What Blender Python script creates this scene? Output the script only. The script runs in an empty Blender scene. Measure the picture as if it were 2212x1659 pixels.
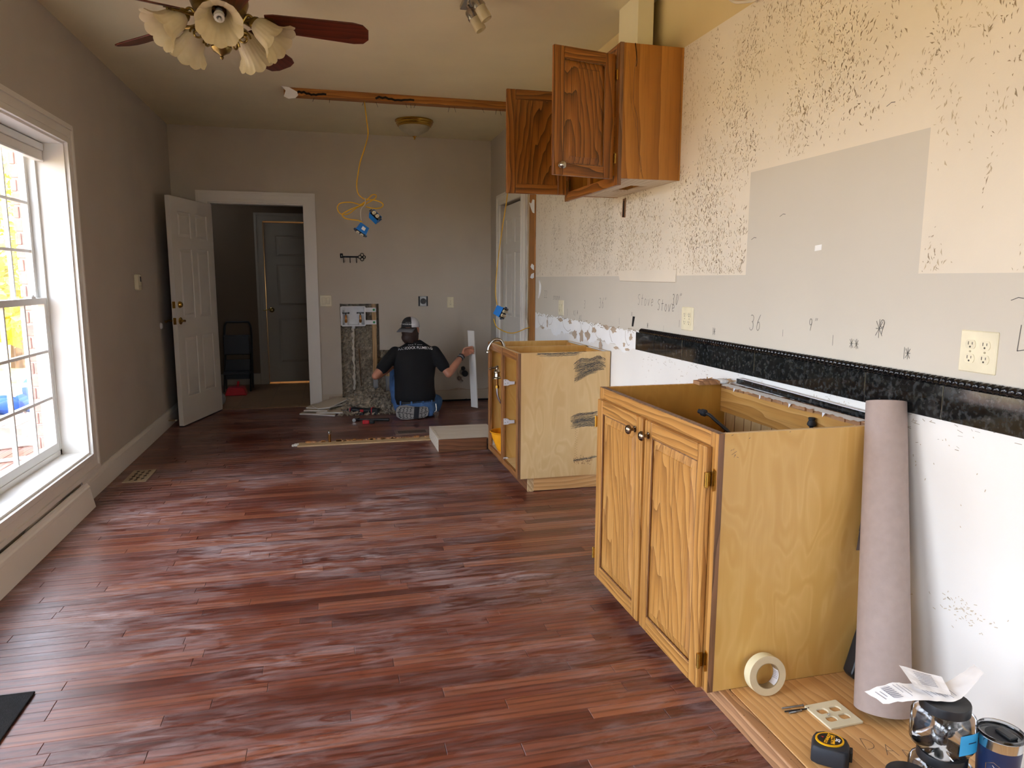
import bpy, bmesh, math, random
from mathutils import Vector, Matrix, noise as mnoise
from mathutils.bvhtree import BVHTree
R = random.Random(7)
PI = math.pi
scene = bpy.context.scene
COL = scene.collection

# ------------------------------------------------------------------ camera
def cam_rot(yaw, pit, rol):
    return Matrix.Rotation(yaw, 3, 'Z') @ Matrix.Rotation(pit, 3, 'X') @ Matrix.Rotation(rol, 3, 'Y')
cam_d = bpy.data.cameras.new('camera')
cam_d.sensor_width = 36.0
cam_d.lens = 36.0 * 1534.0 / 2212.0
cam_d.clip_start = 0.05
cam_o = bpy.data.objects.new('camera', cam_d)
COL.objects.link(cam_o)
_r = cam_rot(math.radians(-14.41), math.radians(-8.39), math.radians(-0.22))
_right, _fwd, _up = _r @ Vector((1, 0, 0)), _r @ Vector((0, 1, 0)), _r @ Vector((0, 0, 1))
cam_o.matrix_world = Matrix(((_right.x, _up.x, -_fwd.x, 0), (_right.y, _up.y, -_fwd.y, 0), (_right.z, _up.z, -_fwd.z, 1.35), (0, 0, 0, 1)))
scene.camera = cam_o

# ------------------------------------------------------------------ sky and daylight
SKY = 5.0
w = bpy.data.worlds.new('hazy_sky'); scene.world = w; w.use_nodes = True
bg = w.node_tree.nodes['Background']
sky = w.node_tree.nodes.new('ShaderNodeTexSky')
sky.sky_type = 'HOSEK_WILKIE'
sky.turbidity = 6.0
sky.sun_direction = (0.55, -0.35, 0.75)
sky.ground_albedo = 0.4
mixw = w.node_tree.nodes.new('ShaderNodeMixRGB')
mixw.inputs[0].default_value = 0.82
w.node_tree.links.new(sky.outputs[0], mixw.inputs[1])
mixw.inputs[2].default_value = (0.86, 0.95, 1.13, 1)
w.node_tree.links.new(mixw.outputs[0], bg.inputs[0])
bg.inputs[1].default_value = SKY
w.cycles.sampling_method = 'MANUAL'; w.cycles.sample_map_resolution = 512

sun_d = bpy.data.lights.new('sun', 'SUN'); sun_d.energy = 7.0; sun_d.angle = 0.02; sun_d.color = (1, .93, .8)
sun_o = bpy.data.objects.new('sun', sun_d); COL.objects.link(sun_o)
sun_o.rotation_euler = Vector((-0.62, 0.30, -0.72)).to_track_quat('-Z', 'Y').to_euler()

def portal(name, loc, direction, sx, sy):
    d = bpy.data.lights.new(name, 'AREA'); d.shape = 'RECTANGLE'; d.size = sx; d.size_y = sy
    d.cycles.is_portal = True
    o = bpy.data.objects.new(name, d); COL.objects.link(o)
    o.location = loc
    o.rotation_euler = Vector(direction).to_track_quat('-Z', 'Y').to_euler()
    return o
# daylight enters by the twin window, the glazed door beside the mat and the windows added behind the camera for light
portal('daylight_window', (-1.80, 3.84, 1.2), (1, 0, 0), 2.0, 1.95)
portal('daylight_door', (-1.80, 1.42, 1.1), (1, 0, 0), 1.9, 2.2)
portal('daylight_far', (-1.80, -1.1, 1.25), (1, 0, 0), 2.3, 2.2)
portal('daylight_rear', (0.95, -2.85, 1.4), (0, 1, 0), 1.4, 1.3)

vs = scene.view_settings
vs.view_transform = 'Standard'; vs.look = 'None'; vs.gamma = 1.0; vs.exposure = 1.38
vs.use_curve_mapping = False
cy = scene.cycles
cy.max_bounces = 8; cy.diffuse_bounces = 4; cy.glossy_bounces = 4; cy.transmission_bounces = 6; cy.transparent_max_bounces = 12
cy.caustics_reflective = False; cy.caustics_refractive = False
cy.sample_clamp_indirect = 6.0
cy.use_adaptive_sampling = True; cy.adaptive_threshold = .06; cy.adaptive_min_samples = 20

# ------------------------------------------------------------------ helpers
def lin(h):
    h = h.lstrip('#')
    out = []
    for i in (0, 2, 4):
        c = int(h[i:i + 2], 16) / 255
        out.append(c / 12.92 if c <= .04045 else ((c + .055) / 1.055) ** 2.4)
    return (*out, 1.0)

def W(o):
    m = o.matrix_basis.copy()
    return W(o.parent) @ m if o.parent else m

class MB:
    def __init__(s):
        s.v = []; s.f = []; s.m = []
    def add(s, vs, fs, mi=0):
        b = len(s.v); s.v += [tuple(p) for p in vs]
        for f in fs: s.f.append(tuple(b + i for i in f)); s.m.append(mi)
        return s
    def box(s, x0, x1, y0, y1, z0, z1, mi=0):
        if x0 > x1: x0, x1 = x1, x0
        if y0 > y1: y0, y1 = y1, y0
        if z0 > z1: z0, z1 = z1, z0
        return s.add([(x0, y0, z0), (x1, y0, z0), (x1, y1, z0), (x0, y1, z0), (x0, y0, z1), (x1, y0, z1), (x1, y1, z1), (x0, y1, z1)],
                     [(3, 2, 1, 0), (4, 5, 6, 7), (0, 1, 5, 4), (1, 2, 6, 5), (2, 3, 7, 6), (3, 0, 4, 7)], mi)
    def obox(s, c, size, rot=None, mi=0):
        c = Vector(c); h = Vector(size) / 2; rot = rot or Matrix.Identity(3)
        vs = [c + rot @ Vector((sx * h.x, sy * h.y, sz * h.z)) for sz in (-1, 1) for sx, sy in ((-1, -1), (1, -1), (1, 1), (-1, 1))]
        return s.add(vs, [(3, 2, 1, 0), (4, 5, 6, 7), (0, 1, 5, 4), (1, 2, 6, 5), (2, 3, 7, 6), (3, 0, 4, 7)], mi)
    def beam(s, a, b, w, h, up=(0, 0, 1), mi=0):
        a = Vector(a); b = Vector(b); d = (b - a); L = d.length; d.normalize()
        u = Vector(up); sd = d.cross(u)
        if sd.length < 1e-5: sd = d.cross(Vector((1, 0, 0)))
        sd.normalize(); u = sd.cross(d)
        return s.obox((a + b) / 2, (L, w, h), Matrix((d, sd, u)).transposed(), mi)
    def frame(s, d):
        d = Vector(d).normalized(); a = Vector((0, 0, 1)) if abs(d.z) < .9 else Vector((1, 0, 0))
        u = d.cross(a).normalized(); return u, d.cross(u)
    def tube(s, pts, r, n=8, caps=True, mi=0, flat=None):
        pts = [Vector(p) for p in pts]; k = len(pts)
        rs = r if isinstance(r, (list, tuple)) else [r] * k
        base = len(s.v); pu = None
        for i, p in enumerate(pts):
            d = (pts[min(i + 1, k - 1)] - pts[max(i - 1, 0)])
            if d.length < 1e-9: d = Vector((0, 0, 1))
            d.normalize()
            if pu is None: u, v = s.frame(d)
            else:
                u = pu - d * pu.dot(d)
                if u.length < 1e-6: u, v = s.frame(d)
                u.normalize(); v = d.cross(u)
            pu = u
            for j in range(n):
                a = 2 * PI * j / n
                s.v.append(tuple(p + (u * math.cos(a) + v * math.sin(a) * (flat or 1)) * rs[i]))
        for i in range(k - 1):
            for j in range(n):
                a = base + i * n + j; b = base + i * n + (j + 1) % n
                s.f.append((a, b, b + n, a + n)); s.m.append(mi)
        if caps:
            s.f.append(tuple(base + j for j in reversed(range(n)))); s.m.append(mi)
            s.f.append(tuple(base + (k - 1) * n + j for j in range(n))); s.m.append(mi)
        return s
    def cyl(s, a, b, r0, r1=None, n=16, caps=True, mi=0):
        return s.tube([a, b], [r0, r0 if r1 is None else r1], n, caps, mi)
    def lathe(s, prof, o=(0, 0, 0), ax=(0, 0, 1), n=24, mi=0, scallop=None, arc=None):
        o = Vector(o); ax = Vector(ax).normalized(); u, v = s.frame(ax); base = len(s.v); k = len(prof)
        for i, (r, h) in enumerate(prof):
            for j in range(n):
                a = 2 * PI * j / n
                rr = r; hh = h
                if scallop: rr, hh = scallop(i, j, a, r, h)
                s.v.append(tuple(o + ax * hh + (u * math.cos(a) + v * math.sin(a)) * rr))
        for i in range(k - 1):
            for j in range(n):
                a = base + i * n + j; b = base + i * n + (j + 1) % n
                s.f.append((a, b, b + n, a + n)); s.m.append(mi)
        return s
    def disc(s, o, ax, r, n=24, mi=0):
        o = Vector(o); u, v = s.frame(ax)
        return s.add([o + (u * math.cos(2 * PI * j / n) + v * math.sin(2 * PI * j / n)) * r for j in range(n)], [tuple(range(n))], mi)
    def sphere(s, c, r, n=16, m=10, rot=None, mi=0):
        c = Vector(c); r = Vector(r) if not isinstance(r, (int, float)) else Vector((r, r, r)); rot = rot or Matrix.Identity(3)
        vs = [c + rot @ Vector((0, 0, -r.z))]
        for i in range(1, m):
            t = -PI / 2 + PI * i / m
            for j in range(n):
                a = 2 * PI * j / n
                vs.append(c + rot @ Vector((r.x * math.cos(t) * math.cos(a), r.y * math.cos(t) * math.sin(a), r.z * math.sin(t))))
        vs.append(c + rot @ Vector((0, 0, r.z)))
        fs = [(0, 1 + (j + 1) % n, 1 + j) for j in range(n)]
        for i in range(m - 2):
            for j in range(n):
                a = 1 + i * n + j; b = 1 + i * n + (j + 1) % n
                fs.append((a, b, b + n, a + n))
        t = len(vs) - 1
        fs += [(1 + (m - 2) * n + j, 1 + (m - 2) * n + (j + 1) % n, t) for j in range(n)]
        return s.add(vs, fs, mi)
    def prism(s, poly, fn, a, b, mi=0):
        # poly: 2d points; fn(u,v,w)->3d point; extruded from w=a to w=b
        n = len(poly)
        vs = [fn(p[0], p[1], a) for p in poly] + [fn(p[0], p[1], b) for p in poly]
        fs = [tuple(reversed(range(n))), tuple(range(n, 2 * n))] + [(i, (i + 1) % n, n + (i + 1) % n, n + i) for i in range(n)]
        return s.add(vs, fs, mi)
    def mesh(s, name):
        me = bpy.data.meshes.new(name); me.from_pydata(s.v, [], s.f)
        me.polygons.foreach_set('material_index', s.m)
        return me
    def build(s, name, mats, parent=None, smooth=False, bevel=0, local=False, fix=True, origin=None):
        me = s.mesh(name)
        if fix:
            bm = bmesh.new(); bm.from_mesh(me); bmesh.ops.recalc_face_normals(bm, faces=bm.faces); bm.to_mesh(me); bm.free()
        return put(name, me, mats, parent, smooth, bevel, local, origin)

def put(name, me, mats, parent=None, smooth=False, bevel=0, local=False, origin=None):
    for m in (mats if isinstance(mats, (list, tuple)) else [mats]): me.materials.append(m)
    o = bpy.data.objects.new(name, me); COL.objects.link(o)
    if parent is not None:
        o.parent = parent
        if not local: me.transform(W(parent).inverted())
    elif not local:
        if origin is None:
            xs = [v.co for v in me.vertices]
            lo = Vector((min(c.x for c in xs), min(c.y for c in xs), min(c.z for c in xs)))
            hi = Vector((max(c.x for c in xs), max(c.y for c in xs), max(c.z for c in xs)))
            origin = Vector(((lo.x + hi.x) / 2, (lo.y + hi.y) / 2, lo.z))
        me.transform(Matrix.Translation(-Vector(origin))); o.location = origin
    if smooth:
        me.shade_smooth(); me.set_sharp_from_angle(angle=math.radians(38))
    if bevel:
        b = o.modifiers.new('bevel', 'BEVEL'); b.width = bevel; b.segments = 2; b.limit_method = 'ANGLE'; b.angle_limit = math.radians(40)
    return o

def tag(o, label=None, cat=None, group=None, kind=None):
    if label: o['label'] = label
    if cat: o['category'] = cat
    if group: o['group'] = group
    if kind: o['kind'] = kind
    return o
def thing(name, label, cat, loc=(0, 0, 0), rot=(0, 0, 0), group=None, kind=None):
    o = bpy.data.objects.new(name, None); COL.objects.link(o); o.empty_display_size = .05
    o.location = loc; o.rotation_euler = rot
    return tag(o, label, cat, group, kind)
def struct(o, label=None):
    o['kind'] = 'structure'
    if label: o['label'] = label
    return o
def dup(o, parent=None):
    c = o.copy(); COL.objects.link(c); c.parent = parent
    for ch in o.children: dup(ch, c)
    return c
def spline(pts, k=8):
    P = [Vector(p) for p in pts]; out = []
    for i in range(len(P) - 1):
        a = P[max(i - 1, 0)]; b = P[i]; c = P[i + 1]; d = P[min(i + 2, len(P) - 1)]
        for j in range(k):
            t = j / k
            out.append(.5 * ((2 * b) + (c - a) * t + (2 * a - 5 * b + 4 * c - d) * t * t + (3 * b - a - 3 * c + d) * t ** 3))
    out.append(P[-1]); return out
def bake(o):
    dg = bpy.context.evaluated_depsgraph_get(); dg.update()
    me = bpy.data.meshes.new_from_object(o.evaluated_get(dg)); o.modifiers.clear(); o.data = me
    return o
def text_mesh(txt, size, extrude=.0004, bold=0.0, shear=0, space=1.0):
    c = bpy.data.curves.new('txt', 'FONT'); c.body = txt; c.size = size; c.extrude = extrude; c.offset = bold; c.shear = shear
    c.align_x = 'CENTER'; c.align_y = 'CENTER'; c.space_character = space; c.resolution_u = 2
    o = bpy.data.objects.new('txt', c); COL.objects.link(o)
    dg = bpy.context.evaluated_depsgraph_get(); dg.update()
    me = bpy.data.meshes.new_from_object(o.evaluated_get(dg))
    bpy.data.objects.remove(o); bpy.data.curves.remove(c); me.materials.clear()
    return me
def basis(o, x, y):
    x = Vector(x).normalized(); y = Vector(y); z = x.cross(y).normalized(); y = z.cross(x)
    m = Matrix((x, y, z)).transposed().to_4x4(); m.translation = Vector(o); return m
def ribbon(mb, pts, w, fn, lift=.0006):
    # flat pencil stroke: pts in 2d, fn(u,v,lift) -> 3d
    for (a, b) in zip(pts[:-1], pts[1:]):
        d = Vector((b[0] - a[0], b[1] - a[1]))
        if d.length < 1e-6: continue
        d.normalize(); nn = Vector((-d.y, d.x)) * w / 2; e = d * w * .3
        q = [(a[0] + nn.x - e.x, a[1] + nn.y - e.y), (a[0] - nn.x - e.x, a[1] - nn.y - e.y), (b[0] - nn.x + e.x, b[1] - nn.y + e.y), (b[0] + nn.x + e.x, b[1] + nn.y + e.y)]
        mb.add([fn(*p, lift) for p in q], [(0, 1, 2, 3)])
# ------------------------------------------------------------------ materials
def nd(nt, typ, ins=None, **props):
    n = nt.nodes.new('ShaderNode' + typ)
    for k, v in props.items(): setattr(n, k, v)
    for k, v in (ins or {}).items():
        if isinstance(v, bpy.types.NodeSocket): nt.links.new(v, n.inputs[k])
        else: n.inputs[k].default_value = v
    return n
def new(name):
    m = bpy.data.materials.new(name); m.use_nodes = True
    return m, m.node_tree, m.node_tree.nodes['Principled BSDF']
def coords(nt, scale, kind='Object', loc=(0, 0, 0), rnd=True):
    tc = nd(nt, 'TexCoord'); v = tc.outputs[kind]
    if rnd:
        oi = nd(nt, 'ObjectInfo'); mu = nd(nt, 'Math', {0: oi.outputs['Random'], 1: 7.3}, operation='MULTIPLY')
        v = nd(nt, 'VectorMath', {0: v, 1: mu.outputs[0]}, operation='ADD').outputs[0]
    return nd(nt, 'Mapping', {0: v, 1: loc, 3: scale}).outputs[0]
def ramp(nt, fac, stops, interp='LINEAR'):
    r = nd(nt, 'ValToRGB', {0: fac}); e = r.color_ramp.elements; r.color_ramp.interpolation = interp
    while len(e) < len(stops): e.new(.5)
    for el, (p, c) in zip(e, stops): el.position = p; el.color = c if len(c) == 4 else (*c, 1)
    return r.outputs[0]
def mixc(nt, f, a, b, mode='MIX'):
    return nd(nt, 'MixRGB', {0: f, 1: a, 2: b}, blend_type=mode).outputs[0]
def bump(nt, bs, h, st=.1, d=.01):
    b = nd(nt, 'Bump', {'Height': h, 'Strength': st, 'Distance': d}); nt.links.new(b.outputs[0], bs.inputs['Normal'])
def S(name, hexc, rough=.5, metal=0, spec=.5, trans=0, alpha=1, sss=0, coat=0, emit=None, es=1):
    m, nt, bs = new(name); bs.inputs['Base Color'].default_value = lin(hexc); bs.inputs['Roughness'].default_value = rough
    bs.inputs['Metallic'].default_value = metal; bs.inputs['Specular IOR Level'].default_value = spec
    bs.inputs['Transmission Weight'].default_value = trans; bs.inputs['Alpha'].default_value = alpha; bs.inputs['Coat Weight'].default_value = coat
    if emit: bs.inputs['Emission Color'].default_value = lin(emit); bs.inputs['Emission Strength'].default_value = es
    # every surface keeps a little procedural wear
    n = nd(nt, 'TexNoise', {0: coords(nt, (9, 9, 9)), 'Scale': 1.0, 'Detail': 4})
    c = lin(hexc); d = tuple(x * .88 for x in c[:3]) + (1,); l = tuple(min(1, x * 1.06) for x in c[:3]) + (1,)
    nt.links.new(ramp(nt, n.outputs[0], [(.35, d), (.65, l)]), bs.inputs['Base Color'])
    return m
def paint(name, hexc, rough=.6, mottle=.05, bumps=.05, scale=2.0):
    m, nt, bs = new(name); c = lin(hexc)
    v = coords(nt, (1, 1, 1), rnd=False)
    n = nd(nt, 'TexNoise', {0: v, 'Scale': scale, 'Detail': 5})
    d = tuple(x * (1 - mottle) for x in c[:3]); l = tuple(min(1, x * (1 + mottle)) for x in c[:3])
    nt.links.new(ramp(nt, n.outputs[0], [(.3, d), (.7, l)]), bs.inputs['Base Color'])
    bs.inputs['Roughness'].default_value = rough; bs.inputs['Specular IOR Level'].default_value = .3
    n2 = nd(nt, 'TexNoise', {0: v, 'Scale': 220, 'Detail': 2}); bump(nt, bs, n2.outputs[0], bumps, .002)
    return m
def wood(name, light, mid, dark, axis='Z', rough=.35, ring=1.0, pores=.55, across=1.0, coat=.15, contrast=1.0, along=.75, center=None):
    """oak-like grain running along a local axis: cathedral rings, fine pores"""
    m, nt, bs = new(name); L_, M_, D_ = lin(light), lin(mid), lin(dark)
    i = 'XYZ'.index(axis)
    def sc(a, b):
        s = [a * across] * 3; s[i] = b; return tuple(s)
    cs = sc(9 if center is None else 7.5, along); v = coords(nt, cs) if center is None else coords(nt, cs, loc=tuple(-a * b for a, b in zip(center, cs)), rnd=False)
    dn = nd(nt, 'TexNoise', {0: coords(nt, sc(5, .9)), 'Scale': 1.0, 'Detail': 3})
    vv = nd(nt, 'VectorMath', {0: v, 1: nd(nt, 'VectorMath', {0: dn.outputs['Color'], 1: (1.3, 1.3, 1.3)}, operation='MULTIPLY').outputs[0]}, operation='ADD').outputs[0]
    wv = nd(nt, 'TexWave', {0: vv, 'Scale': 1.5 * ring, 'Distortion': 1.5, 'Detail': 2, 'Detail Scale': 1.5}, wave_type='RINGS', rings_direction='SPHERICAL', wave_profile='SAW')
    fine = nd(nt, 'TexNoise', {0: coords(nt, sc(120, 3.0)), 'Scale': 1.0, 'Detail': 4, 'Roughness': .7})
    broad = nd(nt, 'TexNoise', {0: coords(nt, sc(4, .6)), 'Scale': 1.0, 'Detail': 3})
    base = ramp(nt, wv.outputs[1], [(0.0, L_), (.55, M_), (.9, tuple(M_[k] * (1 - .45 * contrast) + D_[k] * .45 * contrast for k in range(3))), (1.0, tuple(M_[k] * (1 - .8 * contrast) + D_[k] * .8 * contrast for k in range(3)))])
    base = mixc(nt, ramp(nt, broad.outputs[0], [(.35, (0, 0, 0)), (.75, (.35,) * 3)]), base, M_)
    pr = ramp(nt, fine.outputs[0], [(.52, (0, 0, 0)), (.64, (pores,) * 3)])
    base = mixc(nt, pr, base, D_)
    nt.links.new(base, bs.inputs['Base Color']); bs.inputs['Roughness'].default_value = rough
    bs.inputs['Coat Weight'].default_value = coat; bs.inputs['Coat Roughness'].default_value = .25
    bump(nt, bs, fine.outputs[0], .12, .001)
    return m
def ply(name, light, mid, dark, rough=.45, scale=1.0, stain=None, axis='Z'):
    """rotary-cut birch veneer: soft swirls"""
    m, nt, bs = new(name); L_, M_, D_ = lin(light), lin(mid), lin(dark)
    i = 'XYZ'.index(axis); s = [3.2 * scale] * 3; s[i] = .9 * scale
    v = coords(nt, tuple(s))
    dn = nd(nt, 'TexNoise', {0: v, 'Scale': 1.4, 'Detail': 2})
    vv = nd(nt, 'VectorMath', {0: v, 1: nd(nt, 'VectorMath', {0: dn.outputs['Color'], 1: (1.6,) * 3}, operation='MULTIPLY').outputs[0]}, operation='ADD').outputs[0]
    n = nd(nt, 'TexNoise', {0: vv, 'Scale': 1.3, 'Detail': 2})
    wv = nd(nt, 'Math', {0: nd(nt, 'Math', {0: n.outputs[0], 1: 34.0}, operation='MULTIPLY').outputs[0]}, operation='SINE').outputs[0]
    wv2 = nd(nt, 'Math', {0: wv, 1: .5, 2: .5}, operation='MULTIPLY_ADD').outputs[0]
    c = ramp(nt, wv2, [(0, tuple(M_[k] * .45 + L_[k] * .55 for k in range(3))), (.6, L_), (1, tuple(M_[k] * .75 + L_[k] * .25 for k in range(3)))])
    fg = nd(nt, 'TexNoise', {0: coords(nt, tuple(120 if k != i else 3 for k in range(3))), 'Scale': 1.0, 'Detail': 3})
    c = mixc(nt, ramp(nt, fg.outputs[0], [(.5, (0, 0, 0)), (.75, (.35,) * 3)]), c, M_)
    big = nd(nt, 'TexNoise', {0: v, 'Scale': .8, 'Detail': 2})
    c = mixc(nt, ramp(nt, big.outputs[0], [(.42, (0, 0, 0)), (.72, (.6,) * 3)]), c, D_)
    nt.links.new(c, bs.inputs['Base Color']); bs.inputs['Roughness'].default_value = rough
    bs.inputs['Coat Weight'].default_value = .2; bs.inputs['Coat Roughness'].default_value = .2
    return m
MAT = {}
M = MAT
M['white_trim'] = paint('white_trim', '#E6E2DA', .35, .03, .02)
M['white_vinyl'] = paint('white_vinyl', '#E6E6E2', .3, .02, .0)
M['door_white'] = paint('door_white', '#DEDBD3', .42, .02, .03)
M['wall_greige'] = paint('wall_greige', '#BFB6AA', .75, .04, .08)
M['wall_back'] = paint('wall_back', '#C8BEAF', .75, .05, .08)
M['ceiling'] = paint('ceiling', '#E9DFBB', .85, .04, .1)
M['wall_grey'] = paint('wall_grey', '#CFC8BA', .6, .03, .05)
M['wall_patch'] = paint('wall_patch', '#C3B7A2', .6, .03, .05)
M['wall_bare'] = paint('wall_bare', '#E4DAC8', .8, .05, .15)
M['wall_tan'] = paint('wall_tan', '#D9C493', .8, .05, .1)
M['wall_low'] = paint('wall_low', '#EAE7E0', .7, .04, .08)
M['paper_white'] = paint('paper_white', '#F2F2F0', .9, .03, .2, 6)
M['kraft_brown'] = paint('kraft_brown', '#B8A48E', .9, .1, .2, 20)
M['glue'] = S('glue', '#9A8970', .9)
M['glue_pale'] = S('glue_pale', '#C4B498', .9)
M['graphite'] = S('graphite', '#55534F', .8)
M['hall_door_dimmed'] = paint('hall_door_dimmed', '#8F8574', .5, .03, .03)  # white door and casing toned down: the hall's shade is in the colour
M['hall_wall_dimmed'] = paint('hall_wall_dimmed', '#5C4B38', .8, .04, .05)  # wall colour lowered to carry the dimness of the hall
M['oak'] = wood('oak', '#C79350', '#B57F3E', '#6E4622', 'Z', .34)
M['oak_rail'] = wood('oak_rail', '#C79350', '#B57F3E', '#6E4622', 'X', .34)
M['oak_up'] = wood('oak_up', '#A4682C', '#8E541C', '#34190A', 'Z', .3, ring=.9, pores=.5, contrast=1.15)
M['oak_up_rail'] = wood('oak_up_rail', '#A4682C', '#8E541C', '#34190A', 'X', .3, pores=.5, contrast=1.15)
M['oak_up_panel'] = wood('oak_up_panel', '#A4682C', '#8E541C', '#2C1508', 'Z', .3, ring=1.25, pores=.5, contrast=1.2, along=1.5, center=(.16, 0, .12))
M['oak_panel'] = wood('oak_panel', '#C79350', '#B57F3E', '#6E4622', 'Z', .34, ring=1.1, contrast=.9, along=1.1, center=(.2, 0, -.1))
M['oak_edge'] = wood('oak_edge', '#8A6344', '#7A5334', '#4A3018', 'Z', .5, pores=.8)
M['oak_frame'] = wood('oak_frame', '#A87340', '#945F30', '#553416', 'Z', .45, pores=.6)
M['oak_frame_rail'] = wood('oak_frame_rail', '#A87340', '#945F30', '#553416', 'X', .45, pores=.6)
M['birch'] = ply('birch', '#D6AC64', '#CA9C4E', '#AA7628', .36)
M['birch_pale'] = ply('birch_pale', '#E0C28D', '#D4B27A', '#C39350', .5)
M['birch_shaded'] = ply('birch_shaded', '#C48E3A', '#B37D2C', '#94621A', .45)  # darker birch copy with the cabinet interior's shade put into the colour
M['side_amber'] = wood('side_amber', '#B97F35', '#A86C24', '#6A3C10', 'Z', .32, ring=.35, pores=.25, contrast=.7)
M['pine'] = wood('pine', '#E0B068', '#D19A4C', '#8E5C24', 'X', .5, pores=.25, contrast=.7)
M['pine_y'] = wood('pine_y', '#DDB077', '#CF9C60', '#93683A', 'Y', .55, pores=.25, contrast=.6)
M['pine_face'] = wood('pine_face', '#BE8F64', '#A97A52', '#6E4A2C', 'Y', .6, pores=.35)
M['stud'] = wood('stud', '#C28A4C', '#AC7236', '#6E431C', 'Z', .6, pores=.35)
M['stud_pale'] = wood('stud_pale', '#CFAE7C', '#C09B66', '#866236', 'Z', .6, pores=.3)
M['beam'] = wood('beam', '#B87A34', '#A2641F', '#5A3410', 'X', .6, pores=.4)
M['strip'] = wood('strip', '#D9BE93', '#C7A878', '#8A5A34', 'X', .7, pores=.5)
M['platform_pale'] = wood('platform_pale', '#E6DCCB', '#D9CBB5', '#A8937C', 'X', .7, pores=.3, contrast=.5)
M['platform_face'] = wood('platform_face', '#8A5A38', '#75482A', '#442814', 'X', .5, pores=.5)
M['blade'] = wood('blade', '#6A2F1E', '#55220F', '#2A0E06', 'X', .3, pores=.4)
M['brass'] = S('brass', '#C9A24C', .22, 1)
M['antique_brass'] = S('antique_brass', '#8F7A45', .3, 1)
M['nickel'] = S('nickel', '#B9B3A8', .22, 1)
M['bronze_knob'] = S('bronze_knob', '#8C7A66', .2, 1)
M['chrome'] = S('chrome', '#D5D7D8', .15, 1)
M['steel'] = S('steel', '#8C8A86', .35, 1)
M['black'] = S('black', '#141414', .45)
M['black_plastic'] = S('black_plastic', '#17191C', .4)
M['rubber'] = S('rubber', '#22252B', .65)
M['iron'] = S('iron', '#15110F', .5, .3)
M['ivory'] = S('ivory', '#E6DDBE', .4)
M['ivory_dark'] = S('ivory_dark', '#B5A987', .45)
M['slot'] = S('slot', '#3A352C', .6)
M['blue_box'] = S('blue_box', '#1E7BD0', .4)
M['blue_dark'] = S('blue_dark', '#2F567F', .5)
M['yellow_cable'] = S('yellow_cable', '#E5B21E', .45)
M['white_cable'] = S('white_cable', '#DAD2C2', .5)
M['white_plastic'] = S('white_plastic', '#E4E4E4', .4)
M['orange'] = S('orange', '#F5A41C', .35)
M['red'] = S('red', '#C2202C', .4)
M['paper'] = S('paper', '#EFEAE6', .85)
M['print'] = S('print', '#8B8891', .85)
M['roll_paper'] = paint('roll_paper', '#A5938A', .72, .05, .1, 40)
M['flap_paper'] = paint('flap_paper', '#6C5C55', .8, .06, .1, 20)
M['tape_cream'] = S('tape_cream', '#E6DDB6', .6)
M['tape_side'] = S('tape_side', '#C9B590', .8)
M['card'] = S('card', '#9A835E', .8)
M['navy'] = S('navy', '#1B2B4E', .4)
M['label_blue'] = S('label_blue', '#33A6E0', .4)
M['label_yellow'] = S('label_yellow', '#F0DE22', .4)
M['denim'] = paint('denim', '#4C6F9E', .9, .18, .3, 25)
M['tee'] = S('tee', '#0B0B0D', .85)
M['cap_dark'] = S('cap_dark', '#2A2A2C', .85)
M['cap_mesh'] = S('cap_mesh', '#D8D8DE', .85)
M['cap_bill'] = S('cap_bill', '#6E6E70', .85)
M['hair'] = S('hair', '#33211A', .6)
M['skin'] = S('skin', '#C08468', .55)
M['sole'] = S('sole', '#9C9A96', .7)
M['ink_white'] = S('ink_white', '#EDEDED', .8)
M['drywall_face'] = paint('drywall_face', '#C4B7A2', .8, .05, .1)
M['drywall_edge'] = S('drywall_edge', '#E0DED8', .9)
M['insul'] = paint('insul', '#A39784', .95, .35, .6, 30)
M['tape_grey'] = S('tape_grey', '#8C8E90', .4)
M['mat_black'] = paint('mat_black', '#1E1D1D', .95, .3, .6, 60)
M['vent_tan'] = S('vent_tan', '#B9A98C', .4)
M['vent_brown'] = S('vent_brown', '#8A7262', .4, .1)
M['dark_void'] = S('dark_void', '#0C0A08', .9)
M['cushion'] = S('cushion', '#2E559E', .9)
M['chair_white'] = S('chair_white', '#EFEAE2', .6)
M['deck'] = wood('deck', '#B4897A', '#A07565', '#6A4A3E', 'Y', .8, pores=.3)
M['mortar'] = S('mortar', '#C8BCB0', .9)
M['brick'] = paint('brick', '#B98578', .9, .2, .4, 30)
M['bark'] = S('bark', '#6B5238', .9)
M['lawn'] = paint('lawn', '#B5A074', .95, .3, .3, 3)
M['leaf_y'] = S('leaf_y', '#E4D03C', .7)
M['leaf_g'] = S('leaf_g', '#C9C246', .7)
M['brick_back'] = S('brick_back', '#B09080', .9)
M['copper'] = S('copper', '#9A6A3A', .35, 1)

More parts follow.
